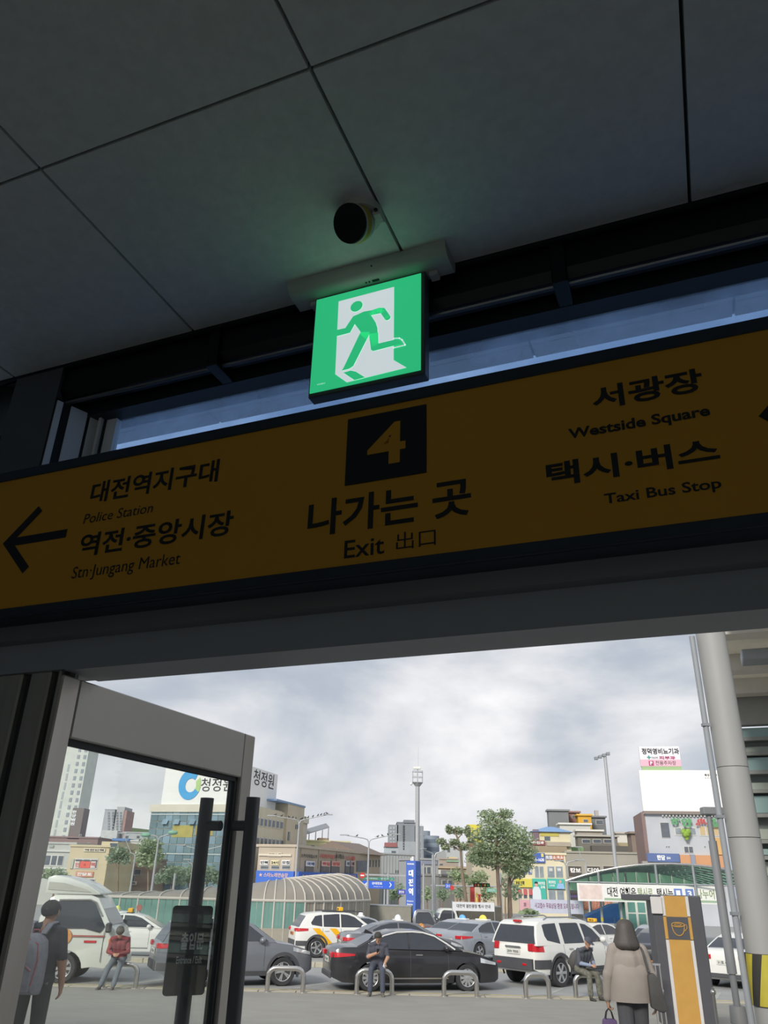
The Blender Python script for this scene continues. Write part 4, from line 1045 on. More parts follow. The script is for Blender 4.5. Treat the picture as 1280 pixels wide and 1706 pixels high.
# his backpack
bpk = thing('backpack', 'grey backpack with red piping worn by the man in navy', 'backpack', (xat(86, d_) - 0.02, d_ - 0.216, gz(d_) + 0.82), R(-6))
M_BPK = mat('grey_pack_cloth', '8f8f97', 0.8, var=0.12, scale=14); M_PIPE = mat('red_piping', 'b0606a', 0.7, var=0.1)
prof = [(0.0, 0.0), (0.155, 0.0), (0.175, 0.10), (0.175, 0.36), (0.15, 0.52), (0.08, 0.585), (0.0, 0.60)]
prof = prof + [(-x, z) for x, z in reversed(prof[1:-1])]
mb = MB()
for y, k in ((0.09, 1.0), (0.0, 1.0), (-0.09, 0.92), (-0.13, 0.70)): mb.v += [(x * k, y, 0.30 + (z - 0.30) * k) for x, z in prof]
kk = len(prof)
for j in range(3): mb.f += [(j * kk + i, j * kk + (i + 1) % kk, (j + 1) * kk + (i + 1) % kk, (j + 1) * kk + i) for i in range(kk)]
mb.f += [tuple(range(kk)), tuple(range(3 * kk, 4 * kk))]
mb.build('bag', M_BPK, bpk, smooth=50, bevel=0.012, seg=2)
pk = MB().prism([(-0.12, 0.04), (0.12, 0.04), (0.125, 0.25), (0.06, 0.29), (-0.06, 0.29), (-0.125, 0.25)], -0.165, -0.11).build('front_pocket', mat('grey_pack_pocket', '85858e', 0.8, var=0.12, scale=14), bpk, smooth=40, bevel=0.012, seg=2)
MB().tube([(-0.125, -0.166, 0.24), (-0.06, -0.17, 0.285), (0.06, -0.17, 0.285), (0.125, -0.166, 0.24)], 0.007, 6).build('piping', M_PIPE, pk, smooth=1)
MB().tube([(0.13, -0.12, 0.10), (0.155, -0.105, 0.34), (0.12, -0.10, 0.50), (0.0, -0.105, 0.55), (-0.12, -0.10, 0.50)], 0.008, 6).build('piping', M_PIPE, bpk, smooth=1)
for sd in (-1, 1):
    pts = [(sd * 0.08, 0.06, 0.58), (sd * 0.115, 0.13, 0.68), (sd * 0.13, 0.235, 0.70), (sd * 0.15, 0.35, 0.60), (sd * 0.17, 0.35, 0.35), (sd * 0.16, 0.15, 0.08)]
    m = MB()
    for a in pts: m.v += [(a[0] - 0.032, a[1], a[2]), (a[0] + 0.032, a[1], a[2]), (a[0] + 0.032, a[1] - 0.012, a[2] + 0.012), (a[0] - 0.032, a[1] - 0.012, a[2] + 0.012)]
    for i in range(5): m.f += [(i * 4 + k, i * 4 + (k + 1) % 4, i * 4 + 4 + (k + 1) % 4, i * 4 + 4 + k) for k in range(4)]
    m.build('strap', M_BPK, bpk, smooth=1)
MB().tube([(-0.04, 0.06, 0.59), (-0.03, 0.05, 0.63), (0.03, 0.05, 0.63), (0.04, 0.06, 0.59)], 0.008, 6).build('grab_loop', M_PIPE, bpk, smooth=1)

# ---- woman in a beige grey jacket walking away, seen from behind
fwd = Vector((-0.1, 1, -0.1)); hc = Vector((0, 0.03, 1.50))
caps = torso((0, 0, 0.90), (0, 0.0, 1.20), (0, 0.01, 1.37), 'top', w=0.125, hw=0.085, r=0.108, bot='bottom')
caps += [((0, 0, 1.0), 0.160, (0, 0, 1.18), 0.150, 'top'), ((-0.10, 0, 0.97), 0.11, (-0.11, 0, 1.2), 0.10, 'top'), ((0.10, 0, 0.97), 0.11, (0.11, 0, 1.2), 0.10, 'top')]
caps += [((0, 0, 1.34), 0.05, hc - Vector((0, 0, 0.08)), 0.05, 'skin')] + head(hc, fwd, u, r=0.088)
for sd in (-1, 1):
    caps += [((sd * 0.17, 0, 1.29), 0.072, (sd * 0.245, -0.01, 1.04), 0.066, 'top'), ((sd * 0.255, -0.01, 1.04), 0.066, (sd * 0.275, 0.03, 0.80), 0.052, 'top')]
    caps += hand((sd * 0.275, 0.035, 0.785), (0, 0.08, -1), (-sd, 0, 0), 1.1 if sd < 0 else 0.5, sd)
    st = 0.10 * sd
    caps += leg((sd * 0.085, 0, 0.82), (sd * 0.09, 0.02 + st * 0.4, 0.44), (sd * 0.09, -0.03 - st * 0.6, 0.09), (sd * 0.095, 0.12 - st * 0.6, 0.04), 0.105, 0.085, 0.072)
d_ = 10.9
wx = xat(1035, d_)
p2 = figure('person', 'woman with dark shoulder-length hair in a beige grey jacket walking away past the coffee kiosk', (wx, d_, gz(d_)), R(-4),
            [(Vector(a) * 1.035, b, Vector(c) * 1.035, e, g) for a, b, c, e, g in caps], dict(skin=M_SKIN, top=mat('beige_grey_jacket', '9a918a', 0.9, var=0.06, scale=5, bump=0.3), bottom=mat('slate_trousers', '57585c', 0.9, var=0.06), shoe=mat('dark_shoes', '3c3b3a', 0.7)))
mb = MB(); nu = 26; prof = [(0.002, 1.625), (0.06, 1.612), (0.098, 1.575), (0.114, 1.51), (0.130, 1.44), (0.150, 1.38), (0.160, 1.345), (0.150, 1.318), (0.115, 1.300), (0.03, 1.305)]
for r_, z in prof:
    for i in range(nu):
        t = 2 * math.pi * i / nu; k = 1 + 0.03 * math.sin(7 * t) * (1.64 - z) * 3
        yk = 0.82 if math.sin(t) < 0 else 0.62
        mb.v.append((r_ * math.cos(t) * k, 0.005 + r_ * math.sin(t) * yk * k, z))
mb.f = [(j * nu + i, j * nu + (i + 1) % nu, (j + 1) * nu + (i + 1) % nu, (j + 1) * nu + i) for j in range(len(prof) - 1) for i in range(nu)]
mb.f += [tuple(range(nu - 1, -1, -1)), tuple(range((len(prof) - 1) * nu, len(prof) * nu))]
mb.v = [tuple(Vector(q) * 1.035) for q in mb.v]; hc = hc * 1.035
mb.build('hair', mat('dark_brown_hair', '4c4744', 0.6, var=0.12, scale=20, stretch=(6, 6, 0.6)), p2, smooth=50)
eyes(p2, hc, fwd, u)
mb = MB(); nu = 30                                    # straight hem of the loose jacket
for z, kx, ky in ((0.80, 0.252, 0.178), (0.80, 0.262, 0.188), (0.95, 0.258, 0.184), (1.08, 0.246, 0.174), (1.16, 0.222, 0.152), (1.23, 0.17, 0.10)):
    mb.v += [(kx * math.cos(2 * math.pi * i / nu) * (1 + 0.02 * math.sin(10 * math.pi * i / nu)), ky * math.sin(2 * math.pi * i / nu) * (1 + 0.03 * math.sin(14 * math.pi * i / nu)), z) for i in range(nu)]
mb.f = [(j * nu + i, j * nu + (i + 1) % nu, (j + 1) * nu + (i + 1) % nu, (j + 1) * nu + i) for j in range(5) for i in range(nu)]
mb.build('jacket_hem', MATS['beige_grey_jacket'], p2, smooth=50)
sb = thing('shoulder_bag', 'long black shoulder bag hanging at the side of the woman in beige', 'bag', (wx + 0.235, d_ - 0.17, gz(d_) + 0.74), R(-4))
M_BAG = mat('black_bag_cloth', '525150', 0.8, var=0.1, scale=10)
MB().prism([(-0.07, 0.02), (0.06, -0.03), (0.12, 0.0), (0.06, 0.30), (0.0, 0.38), (-0.07, 0.36)], -0.06, 0.03).build('pouch', M_BAG, sb, smooth=40, bevel=0.02, seg=2)
MB().tube([(-0.05, -0.03, 0.34), (-0.09, -0.055, 0.50), (-0.10, -0.02, 0.60), (-0.09, 0.10, 0.63), (-0.06, 0.20, 0.52), (0.0, 0.14, 0.34)], 0.014, 8).build('strap', M_BAG, sb, smooth=1)
MB().cyl((-0.06, -0.068, 0.40), (-0.06, -0.06, 0.40), 0.012, n=10).build('buckle', M_CHROME, sb)
pb = thing('handbag', 'purple shopping bag held by the woman in beige', 'bag', (wx - 0.285, d_ + 0.04, gz(d_) + 0.25), R(-4))
M_PUR = mat('purple_cloth', '66507a', 0.7, var=0.15, scale=8)
MB().prism([(-0.085, 0.0), (0.085, 0.0), (0.10, 0.20), (0.075, 0.36), (-0.075, 0.36), (-0.10, 0.22)], -0.05, 0.05).build('bag', M_PUR, pb, smooth=40, bevel=0.018, seg=2)
for y in (-0.03, 0.03):
    MB().tube([(-0.05, y, 0.35), (-0.03, y * 0.6, 0.43), (0.0, y * 0.3, 0.465), (0.03, y * 0.6, 0.43), (0.05, y, 0.35)], 0.007, 6).build('handle', M_INK, pb, smooth=1)

# ---- seated figures on the steel hoops; they face the camera (-y)
def seated(name, label, px, d, rz, mats_, lean=0.18, look=(0, -0.6, -0.75), hands='lap', scale=1.0, spread=0.15, legs=None, seat=0.655):
    s = seat
    pel, ch, nk = Vector((0, 0, s + 0.06)), Vector((0, -lean * 0.55, s + 0.40)), Vector((0, -lean, s + 0.56))
    hc = nk + Vector((0, -0.05, 0.13)); f = Vector(look)
    caps = torso(pel, ch, nk, 'top', w=0.15, hw=0.10, r=0.118)
    caps += [(nk, 0.055, hc - Vector((0, 0, 0.05)), 0.052, 'skin')] + head(hc, f, u)
    for sd in (-1, 1):
        k = (sd * spread, -0.42, s - 0.05); a = (sd * spread * 1.1, -0.44, 0.09); to = (sd * (spread * 1.1 + 0.03), -0.60, 0.04)
        if legs: k, a, to = legs[0 if sd < 0 else 1]
        caps += leg((sd * 0.10, -0.03, s + 0.03), k, a, to, 0.098, 0.072, 0.055)
        sh = ch + Vector((sd * 0.20, 0, 0.09))
        if hands == 'phone':
            el, wr = (ch + Vector((sd * 0.27, -0.08, -0.18)), ch + Vector((-0.03, -0.26, -0.08))) if sd < 0 else (ch + Vector((0.27, -0.06, -0.17)), ch + Vector((0.20, -0.25, -0.30)))
        else: el, wr = ch + Vector((sd * 0.26, -0.06, -0.20)), ch + Vector((sd * 0.07, -0.28, -0.24))
        caps += arm(sh, el, wr, 'top', 'sleeve', 0.066, 0.055, 0.036)
        dr = Vector((-sd * 0.7, -0.6, 0.05)) if not (hands == 'phone' and sd > 0) else Vector((-0.1, -0.5, -0.7))
        caps += hand(wr, dr, (0, 0, 1) if hands == 'phone' and sd < 0 else (0, 0.4, -1), 0.9, sd)
    root = figure(name, label, (xat(px, d, 1605), d, gz(d)), R(rz), caps, mats_); root.scale = (scale,) * 3
    eyes(root, hc, f, u)
    return root, hc, f, ch
HY = 23.62
shoes = mat('brown_grey_shoes', '6a6560', 0.7, var=0.1)
r_, hc, f, ch = seated('person', 'man in a red jacket and jeans sitting on a steel hoop by the white truck', 197, HY + 0.05, 6,
    dict(skin=M_SKIN, top=mat('red_jacket', '8c4146', 0.85, var=0.1), sleeve=mat('red_jacket', '8c4146'), bottom=mat('blue_grey_jeans', '6f7880', 0.9, var=0.1), shoe=shoes), 0.34, (0.0, -0.45, -0.9),
    legs=[((-0.17, -0.36, 0.50), (-0.30, -0.42, 0.09), (-0.34, -0.58, 0.04)), ((0.10, -0.36, 0.50), (0.03, -0.44, 0.09), (0.02, -0.60, 0.04))])
hair_cap(r_, hc, f, u, mat('grey_brown_cap', '5b5552', 0.8, var=0.1), 0.110, -0.05, 0.15, 'hood')
r_, hc, f, ch = seated('person', 'man in navy sitting before the black sedan looking at a phone', 630, HY + 0.05, -4,
    dict(skin=M_SKIN, top=mat('navy_shirt', '4a4c58', 0.85, var=0.08), sleeve=M_SKIN, bottom=mat('navy_trousers', '4d5260', 0.9, var=0.08), shoe=shoes), 0.14, (-0.1, -0.7, -0.65), 'phone')
hair_cap(r_, hc, f, u, M_HAIR, 0.105, -0.04, 0.6)
mb = MB(); c = ch + Vector((0.02, -0.36, -0.02)); mb.box(-0.035, 0.035, -0.005, 0.005, -0.07, 0.07)
ph = mb.build('mobile_phone', mat('phone_black', '2a2a2e', 0.2), bevel=0.004); tag(ph, 'dark phone held up by the seated man in navy', 'phone'); M = r_.matrix_basis if False else Matrix.Translation(r_.location) @ Matrix.Rotation(R(-4), 4, 'Z')
ph.matrix_world = M @ Matrix.Translation(c) @ Matrix.Rotation(R(35), 4, 'X')
bt_ = thing('water_bottle', 'clear plastic water bottle in the hand of the seated man in navy', 'bottle', M @ (ch + Vector((0.185, -0.32, -0.50))), 0)
MB().lathe([(0.03, 0.0), (0.033, 0.01), (0.033, 0.13), (0.028, 0.15), (0.014, 0.175), (0.014, 0.185)], n=14).build('body', mat('bottle_plastic', 'b4bcc2', 0.1, spec=0.7, var=0.05), bt_, smooth=1)
MB().cyl((0, 0, 0.185), (0, 0, 0.20), 0.015, n=12).build('cap', M_WHITE, bt_)
r_, hc, f, ch = seated('person', 'man in cap, vest and camouflage trousers sitting beside the large white SUV', 968, HY + 0.34, 32,
    dict(skin=M_SKIN, top=mat('dark_vest', '4f525a', 0.85, var=0.08), sleeve=mat('pale_blue_sleeve', '8b98b0', 0.85, var=0.06), bottom=mat('camouflage', '6b6a60', 0.9, var=0.35, scale=14), shoe=mat('dark_shoes', '3c3b3a')), 0.26, (0.1, -0.8, -0.5), 'lap')
cp = hair_cap(r_, hc, f, u, mat('slate_cap', '50535e', 0.8, var=0.05), 0.112, 0.02, -0.1, 'cap')
mb = MB(); fv = f.normalized(); sv = fv.cross(u).normalized(); uu = sv.cross(fv)
mb.add([hc + uu * 0.05 + fv * 0.09 + sv * 0.08, hc + uu * 0.04 + fv * 0.18 + sv * 0.05, hc + uu * 0.04 + fv * 0.18 - sv * 0.05, hc + uu * 0.05 + fv * 0.09 - sv * 0.08,
        hc + uu * 0.062 + fv * 0.09 + sv * 0.08, hc + uu * 0.05 + fv * 0.18 + sv * 0.05, hc + uu * 0.05 + fv * 0.18 - sv * 0.05, hc + uu * 0.062 + fv * 0.09 - sv * 0.08], [(0, 1, 2, 3), (4, 7, 6, 5), (0, 4, 5, 1), (1, 5, 6, 2), (2, 6, 7, 3), (3, 7, 4, 0)])
mb.build('peak', mat('slate_cap', '50535e'), cp)
M = Matrix.Translation(r_.location) @ Matrix.Rotation(R(32), 4, 'Z')
b2 = thing('rucksack', 'black rucksack on the back of the seated man in camouflage trousers', 'backpack', M @ Vector((0, 0.255, 0.655)), R(32)); b2.rotation_euler = (R(21), 0, R(32))
MB().ball((0, 0.02, 0.24), 0.26, 16, 12, (0.72, 0.62, 1.0)).build('bag', M_BAG, b2, smooth=1)
MB().ball((0, 0.16, 0.15), 0.14, 12, 8, (0.95, 0.5, 0.8)).build('front_pocket', M_BAG, b2, smooth=1)
for sd in (-1, 1): MB().tube([(sd * 0.12, -0.10, 0.46), (sd * 0.15, -0.30, 0.44), (sd * 0.16, -0.42, 0.30), (sd * 0.16, -0.30, 0.08), (sd * 0.12, -0.10, 0.05)], 0.016, 6).build('strap', M_BAG, b2, smooth=1)

# ---- steel hoops
def hoop(px0, px1, d, label, h=0.55):
    a, b = xat(px0, d, 1640), xat(px1, d, 1640); c = (a + b) / 2; w = (b - a) / 2 - 0.06
    t = thing('steel_hoop', label, 'bollard', (c, d, gz(d)), 0, 'steel hoops along the plaza edge'); r = 0.20
    pts = [(-w, 0, -0.05), (-w, 0, h - r)] + [(-w + r - r * math.cos(R(q)), 0, h - r + r * math.sin(R(q))) for q in (22, 45, 67, 90)] + [(w - r + r * math.sin(R(q)), 0, h - r + r * math.cos(R(q))) for q in (0, 22, 45, 67, 90)] + [(w, 0, -0.05)]
    MB().tube(pts, 0.062, 14).build('rail', M_CHROME, t, smooth=1)
    for sd in (-1, 1): MB().cyl((sd * w, 0, -0.02), (sd * w, 0, 0.012), 0.10, n=16).build('foot_plate', M_STEEL, t, smooth=1)
for a, b, lab in ((168, 230, 'steel hoop bollard under the man in the red jacket'), (442, 509, 'empty steel hoop bollard in front of the grey SUV wheel'), (591, 657, 'steel hoop bollard under the man in navy'),
                  (736, 798, 'empty steel hoop bollard in front of the black sedan front wheel'), (872, 918, 'empty narrow steel hoop bollard behind the large white SUV'), (955, 1008, 'steel hoop bollard under the man in camouflage trousers'), (1050, 1100, 'steel hoop bollard between the woman and the coffee kiosk')):
    hoop(a, b, 23.7 if a < 900 else 24.0, lab)
# ================================================================== STREET FURNITURE NEAR THE STATION
# ---- coffee vending kiosk
P = Pl(1130, 15.8, -10)
kx0, kx1 = P.uv(1090, 1540)[0], P.uv(1174, 1540)[0]
ktop = P.uv(1130, 1492)[1]
kr = thing('coffee_kiosk', 'tall dark grey coffee vending kiosk with a yellow front strip and a cup emblem', 'kiosk', P.o, P.rz)
M_KDK = mat('kiosk_dark_grey', '4c4d53', 0.5, var=0.04); M_KY = mat('kiosk_yellow', 'bb9048', 0.5, var=0.04); M_KW = mat('kiosk_white', 'c9c7c6', 0.5, var=0.03)
MB().box(kx0, kx1, 0.0, 0.75, 0.04, ktop).build('cabinet', M_KDK, kr, bevel=0.02, seg=2)
MB().box(kx0 + 0.05, kx1 - 0.05, 0.03, 0.7, 0.0, 0.04).build('plinth', M_BLACK, kr)
def kzx(px, py): return P.uv(px, py)
ya, yb = kzx(1106, 1493)[0], kzx(1141, 1493)[0]
strip_ = MB().box(ya, yb, -0.018, 0.0, 0.06, ktop - 0.01).build('front_strip', M_KY, kr, bevel=0.004)
for a, b, z0, z1 in ((ya - 0.055, ya, 0.06, ktop * 0.66), (yb, yb + 0.055, 0.06, ktop * 0.66), (ya - 0.055, ya, ktop * 0.84, ktop - 0.01), (yb, yb + 0.055, ktop * 0.84, ktop - 0.01)):
    MB().box(a, b, -0.016, 0.0, z0, z1).build('edge_strip', M_KW, kr, bevel=0.003)
for a, b in ((ya - 0.055, ya), (yb, yb + 0.055)): MB().box(a, b, -0.016, 0.0, ktop * 0.665, ktop * 0.835).build('edge_strip', M_KY, kr, bevel=0.003)
em1 = MB().box(ya - 0.0, yb + 0.0, -0.026, -0.018, ktop * 0.665, ktop * 0.835).build('emblem_plate', M_KDK, kr)
cxm, czm = (ya + yb) / 2, ktop * 0.75; w_ = (yb - ya) * 0.30
cup = [(cxm - w_ + 2 * w_ * i / 14, -0.030, czm + 0.05 - 0.17 * math.sqrt(max(0, 1 - (-1 + 2 * i / 14) ** 2))) for i in range(15)]
MB().tube(cup, 0.008, 6).build('cup_outline', M_KY, em1, smooth=1)
MB().tube([(cxm + w_ * math.cos(R(a)), -0.030, czm + 0.055 + 0.035 * math.sin(R(a))) for a in range(0, 360, 20)], 0.008, 6, closed=True).build('cup_rim', M_KY, em1, smooth=1)
MB().tube([(cxm + 0.55 * w_ * math.cos(R(a)), -0.030, czm + 0.055 + 0.016 * math.sin(R(a))) for a in range(0, 360, 20)], 0.006, 6, closed=True).build('cup_swirl', M_KY, em1, smooth=1)
MB().tube([(cxm + w_ * 0.95, -0.030, czm + 0.05), (cxm + w_ * 1.3, -0.030, czm + 0.06), (cxm + w_ * 1.38, -0.030, czm + 0.01), (cxm + w_ * 1.1, -0.030, czm - 0.03), (cxm + w_ * 0.75, -0.030, czm - 0.05)], 0.007, 6).build('cup_handle', M_KY, em1, smooth=1)
MB().box(kx0 - 0.02, kx0 + 0.18, -0.05, 0.0, ktop - 0.31, ktop - 0.03).build('side_box', M_KW, kr, bevel=0.01)
MB().box(kx0 - 0.48, kx0, 0.05, 0.55, ktop - 0.10, ktop - 0.0).build('top_flap', M_KDK, kr, bevel=0.01)
for k in range(7): MB().box(kx1, kx1 + 0.012, 0.08, 0.5, ktop - 0.25 - 0.05 * k, ktop - 0.22 - 0.05 * k).build('vent_slat', M_GREYM, kr)
# folded trolley beside the kiosk
tr = thing('folding_trolley', 'folded steel hand trolley leaning beside the coffee kiosk', 'trolley', (xat(1098, 15.2, 1650), 15.2, gz(15.2)), R(-10))
for x in (-0.07, 0.0, 0.07): MB().tube([(x, 0, 0.02), (x, 0.12, 1.02)], 0.012, 8).build('upright', M_CHROME, tr, smooth=1)
for z in (0.35, 0.62, 1.0): MB().box(-0.09, 0.09, 0.12 * z - 0.015, 0.12 * z + 0.015, z, z + 0.03).build('crossbar', M_GREYM, tr)

# ---- slim grey lamp standard with a square head
d = 18.0; bx = xat(1226, d, 1660); zb = gz(d)
lp = thing('lamp_standard', 'slim grey lamp standard with a flat square head beside the kiosk', 'lamp post', (bx, d, zb), 0)
ht = at(1184, 1345, d).z - zb
MB().cyl((0, 0, 0), (0, 0, 0.30), 0.17, 0.15, n=20).build('base', mat('lamp_base_grey', '7d7e80', 0.6), lp, smooth=1, bevel=0.01)
MB().cyl((0, 0, 0.3), (0, 0, 0.85), 0.065, n=16).build('lower_shaft', mat('lamp_shaft_grey', '85878b', 0.5, 0.1), lp, smooth=1)
MB().cyl((0, 0, 0.85), (0, 0, ht * 0.83), 0.095, 0.085, n=18).build('shaft', mat('lamp_shaft_grey', '707276'), lp, smooth=1)
MB().cyl((0, 0, ht * 0.83), (0, 0, ht - 0.15), 0.06, 0.055, n=16).build('neck', mat('lamp_shaft_grey', '707276'), lp, smooth=1)
MB().box(-0.14, 0.30, -0.12, 0.12, ht - 0.16, ht).build('head', mat('lamp_shaft_grey', '707276'), lp, bevel=0.02)

# ---- round column of the station wing with a drain pipe and a hazard band
d = 11.0
cb = at(1275, 1640, d); ct = at(1184, 1056, d)
cxx = (cb.x + ct.x) / 2 + 0.02
rc = 0.205
cg = thing('round_column', 'thick round grey column with a black and yellow hazard band at its foot', 'column', (cxx, d, gz(d)), 0)
M_COL = mat('column_grey', '9d9d9b', 0.55, var=0.04, scale=1)
for z0, z1 in ((0, 2.66), (2.668, 3.55), (3.558, 5.6)): MB().cyl((0, 0, z0), (0, 0, z1), rc, n=40).build('shaft', M_COL, cg, smooth=1)
M_HY, M_HB = mat('hazard_yellow', 'b5a83a', 0.6, var=0.06), mat('hazard_black', '34332f', 0.6, var=0.06)
nseg = 12
for k in range(nseg):
    m = MB(); rr = rc + 0.02; n2 = 4
    for i in range(n2 + 1):
        t = 2 * math.pi * (k + i / n2) / nseg
        for q in range(7):
            m.v.append((rr * math.cos(t + 0.55 * q / 6), rr * math.sin(t + 0.55 * q / 6), 0.78 + 0.55 * q / 6))
    m.f = [(7 * i + q, 7 * i + q + 1, 7 * i + q + 8, 7 * i + q + 7) for i in range(n2) for q in range(6)]
    m.build('hazard_stripe', M_HY if k % 2 else M_HB, cg, smooth=1)
MB().cyl((0, 0, 0.775), (0, 0, 1.335), rc + 0.016, n=40).build('guard_band', M_HB, cg, smooth=1)
dp = thing('drain_pipe', 'pale vertical drain pipe with brackets beside the round column', 'pipe', (cxx - rc - 0.085, d - 0.02, gz(d)), 0)
MB().cyl((0, 0, 0), (0, 0, 5.4), 0.04, n=14).build('pipe', mat('pipe_grey', '92969b', 0.5, var=0.03), dp, smooth=1)
for z in (0.5, 1.75, 2.9, 4.1): MB().box(-0.05, 0.05, -0.05, 0.03, z, z + 0.04).build('bracket', M_GREYM, dp)
MB().box(-0.08, 0.06, -0.08, 0.08, 0.0, 0.10).build('shoe', mat('green_shoe', '79b58a', 0.7), dp)
hb = thing('grab_bar', 'short polished steel door bar standing near the round column', 'handle', (cxx - rc - 0.30, d + 0.5, gz(d) + 0.35), 0)
MB().cyl((0, 0, 0), (0, 0, 0.55), 0.018, n=10).build('bar', M_CHROME, hb, smooth=1)
for z in (0.03, 0.50): MB().ball((0, 0, z), 0.035, 10, 6).build('knob', M_CHROME, hb, smooth=1)
MB().cyl((0, 0, -0.35), (0, 0, 0.0), 0.012, n=8).build('post', M_CHROME, hb, smooth=1)

# ---- station wing on the right: beams under a pale soffit, louvred glass below (parallel to the station wall)
M_CREAM = mat('cream_soffit', 'f4eddd', 0.7, var=0.03); M_WBEAM = mat('wing_beam', 'c9c4ba', 0.6, var=0.03)
wz = 4.15
wl = onz(1206, 1100, wz).x
vA, vB = onz(1240, 1030, wz).y, onz(1240, 1163, wz).y
wing = ist('ceiling_wing', MB().box(wl, wl + 14, vA - 2, vB + 0.3, wz + 0.35, wz + 0.6), M_CREAM, 'cream soffit of the station wing roof with cross beams', 'roof')
for py in (1060, 1120, 1158):
    v = onz(1240, py, wz).y
    MB().box(wl, wl + 14, v - 0.22, v + 0.22, wz, wz + 0.35).build('beam', M_WBEAM, wing)
q = onz(1260, 1086, wz)
lf = ithing('strip_lamp', 'long grey strip lamp fixed under the wing soffit', 'lamp', q.x + 2.4, q.y, wz)
MB((q.x + 2.4, q.y, wz)).box(onz(1234, 1086, wz).x, q.x + 5, q.y - 0.28, q.y + 0.28, wz - 0.20, wz + 0.0).build('housing', M_GREYM, lf, bevel=0.02)
MB((q.x + 2.4, q.y, wz)).box(q.x + 1, q.x + 1.1, q.y - 0.05, q.y + 0.05, wz, wz + 0.36).build('hanger', M_GREYM, lf)
ist('wall_wing_fascia', MB().box(wl, wl + 14, vB, vB + 0.3, onv(1250, 1207, vB).z, wz + 0.6), mat('wing_fascia', '8f8e88', 0.7, var=0.03), 'grey fascia under the wing soffit', 'wall')
zt = onv(1250, 1209, vB).z; gzw = -CAM_Z - 1.0
M_TEAL = mat('louvre_glass_teal', '93adaa', 0.25, var=0.06, scale=1); M_SLAT = mat('louvre_slat_grey', '8a8b86', 0.5, 0.2, var=0.04)
lw = ist('wall_louvre', MB().box(wl, wl + 14, vB + 0.35, vB + 0.5, gzw, zt), mat('louvre_back', '6f7672', 0.7), 'louvred glass wall of the station wing', 'wall')
z = zt; k = 0
while z > gzw + 0.6:
    h = (0.42, 0.26, 0.55, 0.30, 0.70)[k % 5]
    MB().box(wl, wl + 14, vB + 0.20 + 0.1 * (k % 2), vB + 0.34, z - h * 0.55, z - 0.02).build('glass_slat', M_TEAL if k % 2 == 0 else mat('louvre_glass_pale', 'a8b0a4', 0.3, var=0.05), lw)
    MB().box(wl, wl + 14, vB + 0.05, vB + 0.34, z - h * 0.55 - 0.10, z - h * 0.55 - 0.02).build('louvre', M_SLAT, lw); z -= h; k += 1

# ---- taxi shelter with a green vaulted roof and a banner
d = 45.0
SX0, SX1 = xat(947, d, 1470), xat(1300, d, 1480)
base = gz(d); zs = at(947, 1467, d).z - base; zc = at(1118, 1438, d).z - base
ts = thing('taxi_shelter', 'taxi shelter with a green translucent vaulted roof on steel posts', 'shelter', ((SX0 + SX1) / 2, d, base), R(-13))
hw = (SX1 - SX0) / 2; NA = 12; DEP = 26.0
M_POLY = translucent('green_polycarbonate', 'c6e2cf', 0.7)
def arc(i): 
    x = -hw + 2 * hw * i / NA; return x, zs + (zc - zs) * (1 - (x / hw) ** 2)
for j in range(8):
    for i in range(NA):
        (xa, za), (xb, zb_) = arc(i), arc(i + 1); y0, y1 = j * DEP / 8 + 0.04, (j + 1) * DEP / 8 - 0.04
        m = MB(); m.add([(xa + .03, y0, za), (xb - .03, y0, zb_), (xb - .03, y1, zb_), (xa + .03, y1, za), (xa + .03, y0, za + .02), (xb - .03, y0, zb_ + .02), (xb - .03, y1, zb_ + .02), (xa + .03, y1, za + .02)], [(0, 1, 2, 3), (4, 7, 6, 5), (0, 4, 5, 1), (1, 5, 6, 2), (2, 6, 7, 3), (3, 7, 4, 0)])
        m.build('roof_panel', M_POLY, ts)
for j in range(9):
    MB().tube([(arc(i)[0], j * DEP / 8, arc(i)[1] - 0.03) for i in range(NA + 1)], 0.06, 8).build('arch_rib', M_CHROME if j == 0 else M_GREYM, ts, smooth=1)
for i in range(1, NA, 2):
    x, z = arc(i); MB().tube([(x, 0, z - 0.05), (x, DEP, z - 0.05)], 0.035, 6).build('purlin', M_GREYM, ts, smooth=1)
for px in (952, 1005, 1037, 1100, 1160):
    x = xat(px, d, 1500) - (SX0 + SX1) / 2; i = (x + hw) / (2 * hw) * NA; z = zs + (zc - zs) * (1 - (x / hw) ** 2)
    for y in (0.0, DEP):
        p = MB().cyl((x, y, 0), (x, y, z - 0.05), 0.07, n=12).build('post', M_GREYM, ts, smooth=1)
        if y == 0:
            for k in range(5): MB().cyl((x, y, 0.15 + 0.34 * k), (x, y, 0.32 + 0.34 * k), 0.075, n=12).build('hazard_sleeve', M_HY if k % 2 == 0 else M_HB, p, smooth=1)
for i in range(NA):
    (xa, za), (xb, zb_) = arc(i), arc(i + 1)
    MB().add([(xa + .03, DEP, zs - 0.6), (xb - .03, DEP, zs - 0.6), (xb - .03, DEP, zb_), (xa + .03, DEP, za), (xa + .03, DEP + .03, zs - 0.6), (xb - .03, DEP + .03, zs - 0.6), (xb - .03, DEP + .03, zb_), (xa + .03, DEP + .03, za)], [(0, 1, 2, 3), (4, 7, 6, 5), (0, 4, 5, 1), (1, 5, 6, 2), (2, 6, 7, 3), (3, 7, 4, 0)]).build('gable_panel', M_POLY, ts)
MB().tube([(-hw + .1, 0, zs - 0.05), (hw - .1, 0, zs - 0.05)], 0.04, 8).build('tie_beam', M_GREYM, ts, smooth=1)
PB = Pl(1123, d - 0.08, -13)
bn = thing('shelter_banner', 'long white banner with Korean lettering hung across the taxi shelter', 'banner', PB.o, 0)
xa, za = PB.uv(959, 1500); xt, zt_ = PB.uv(959, 1471); xe, _ = PB.uv(1215, 1500)
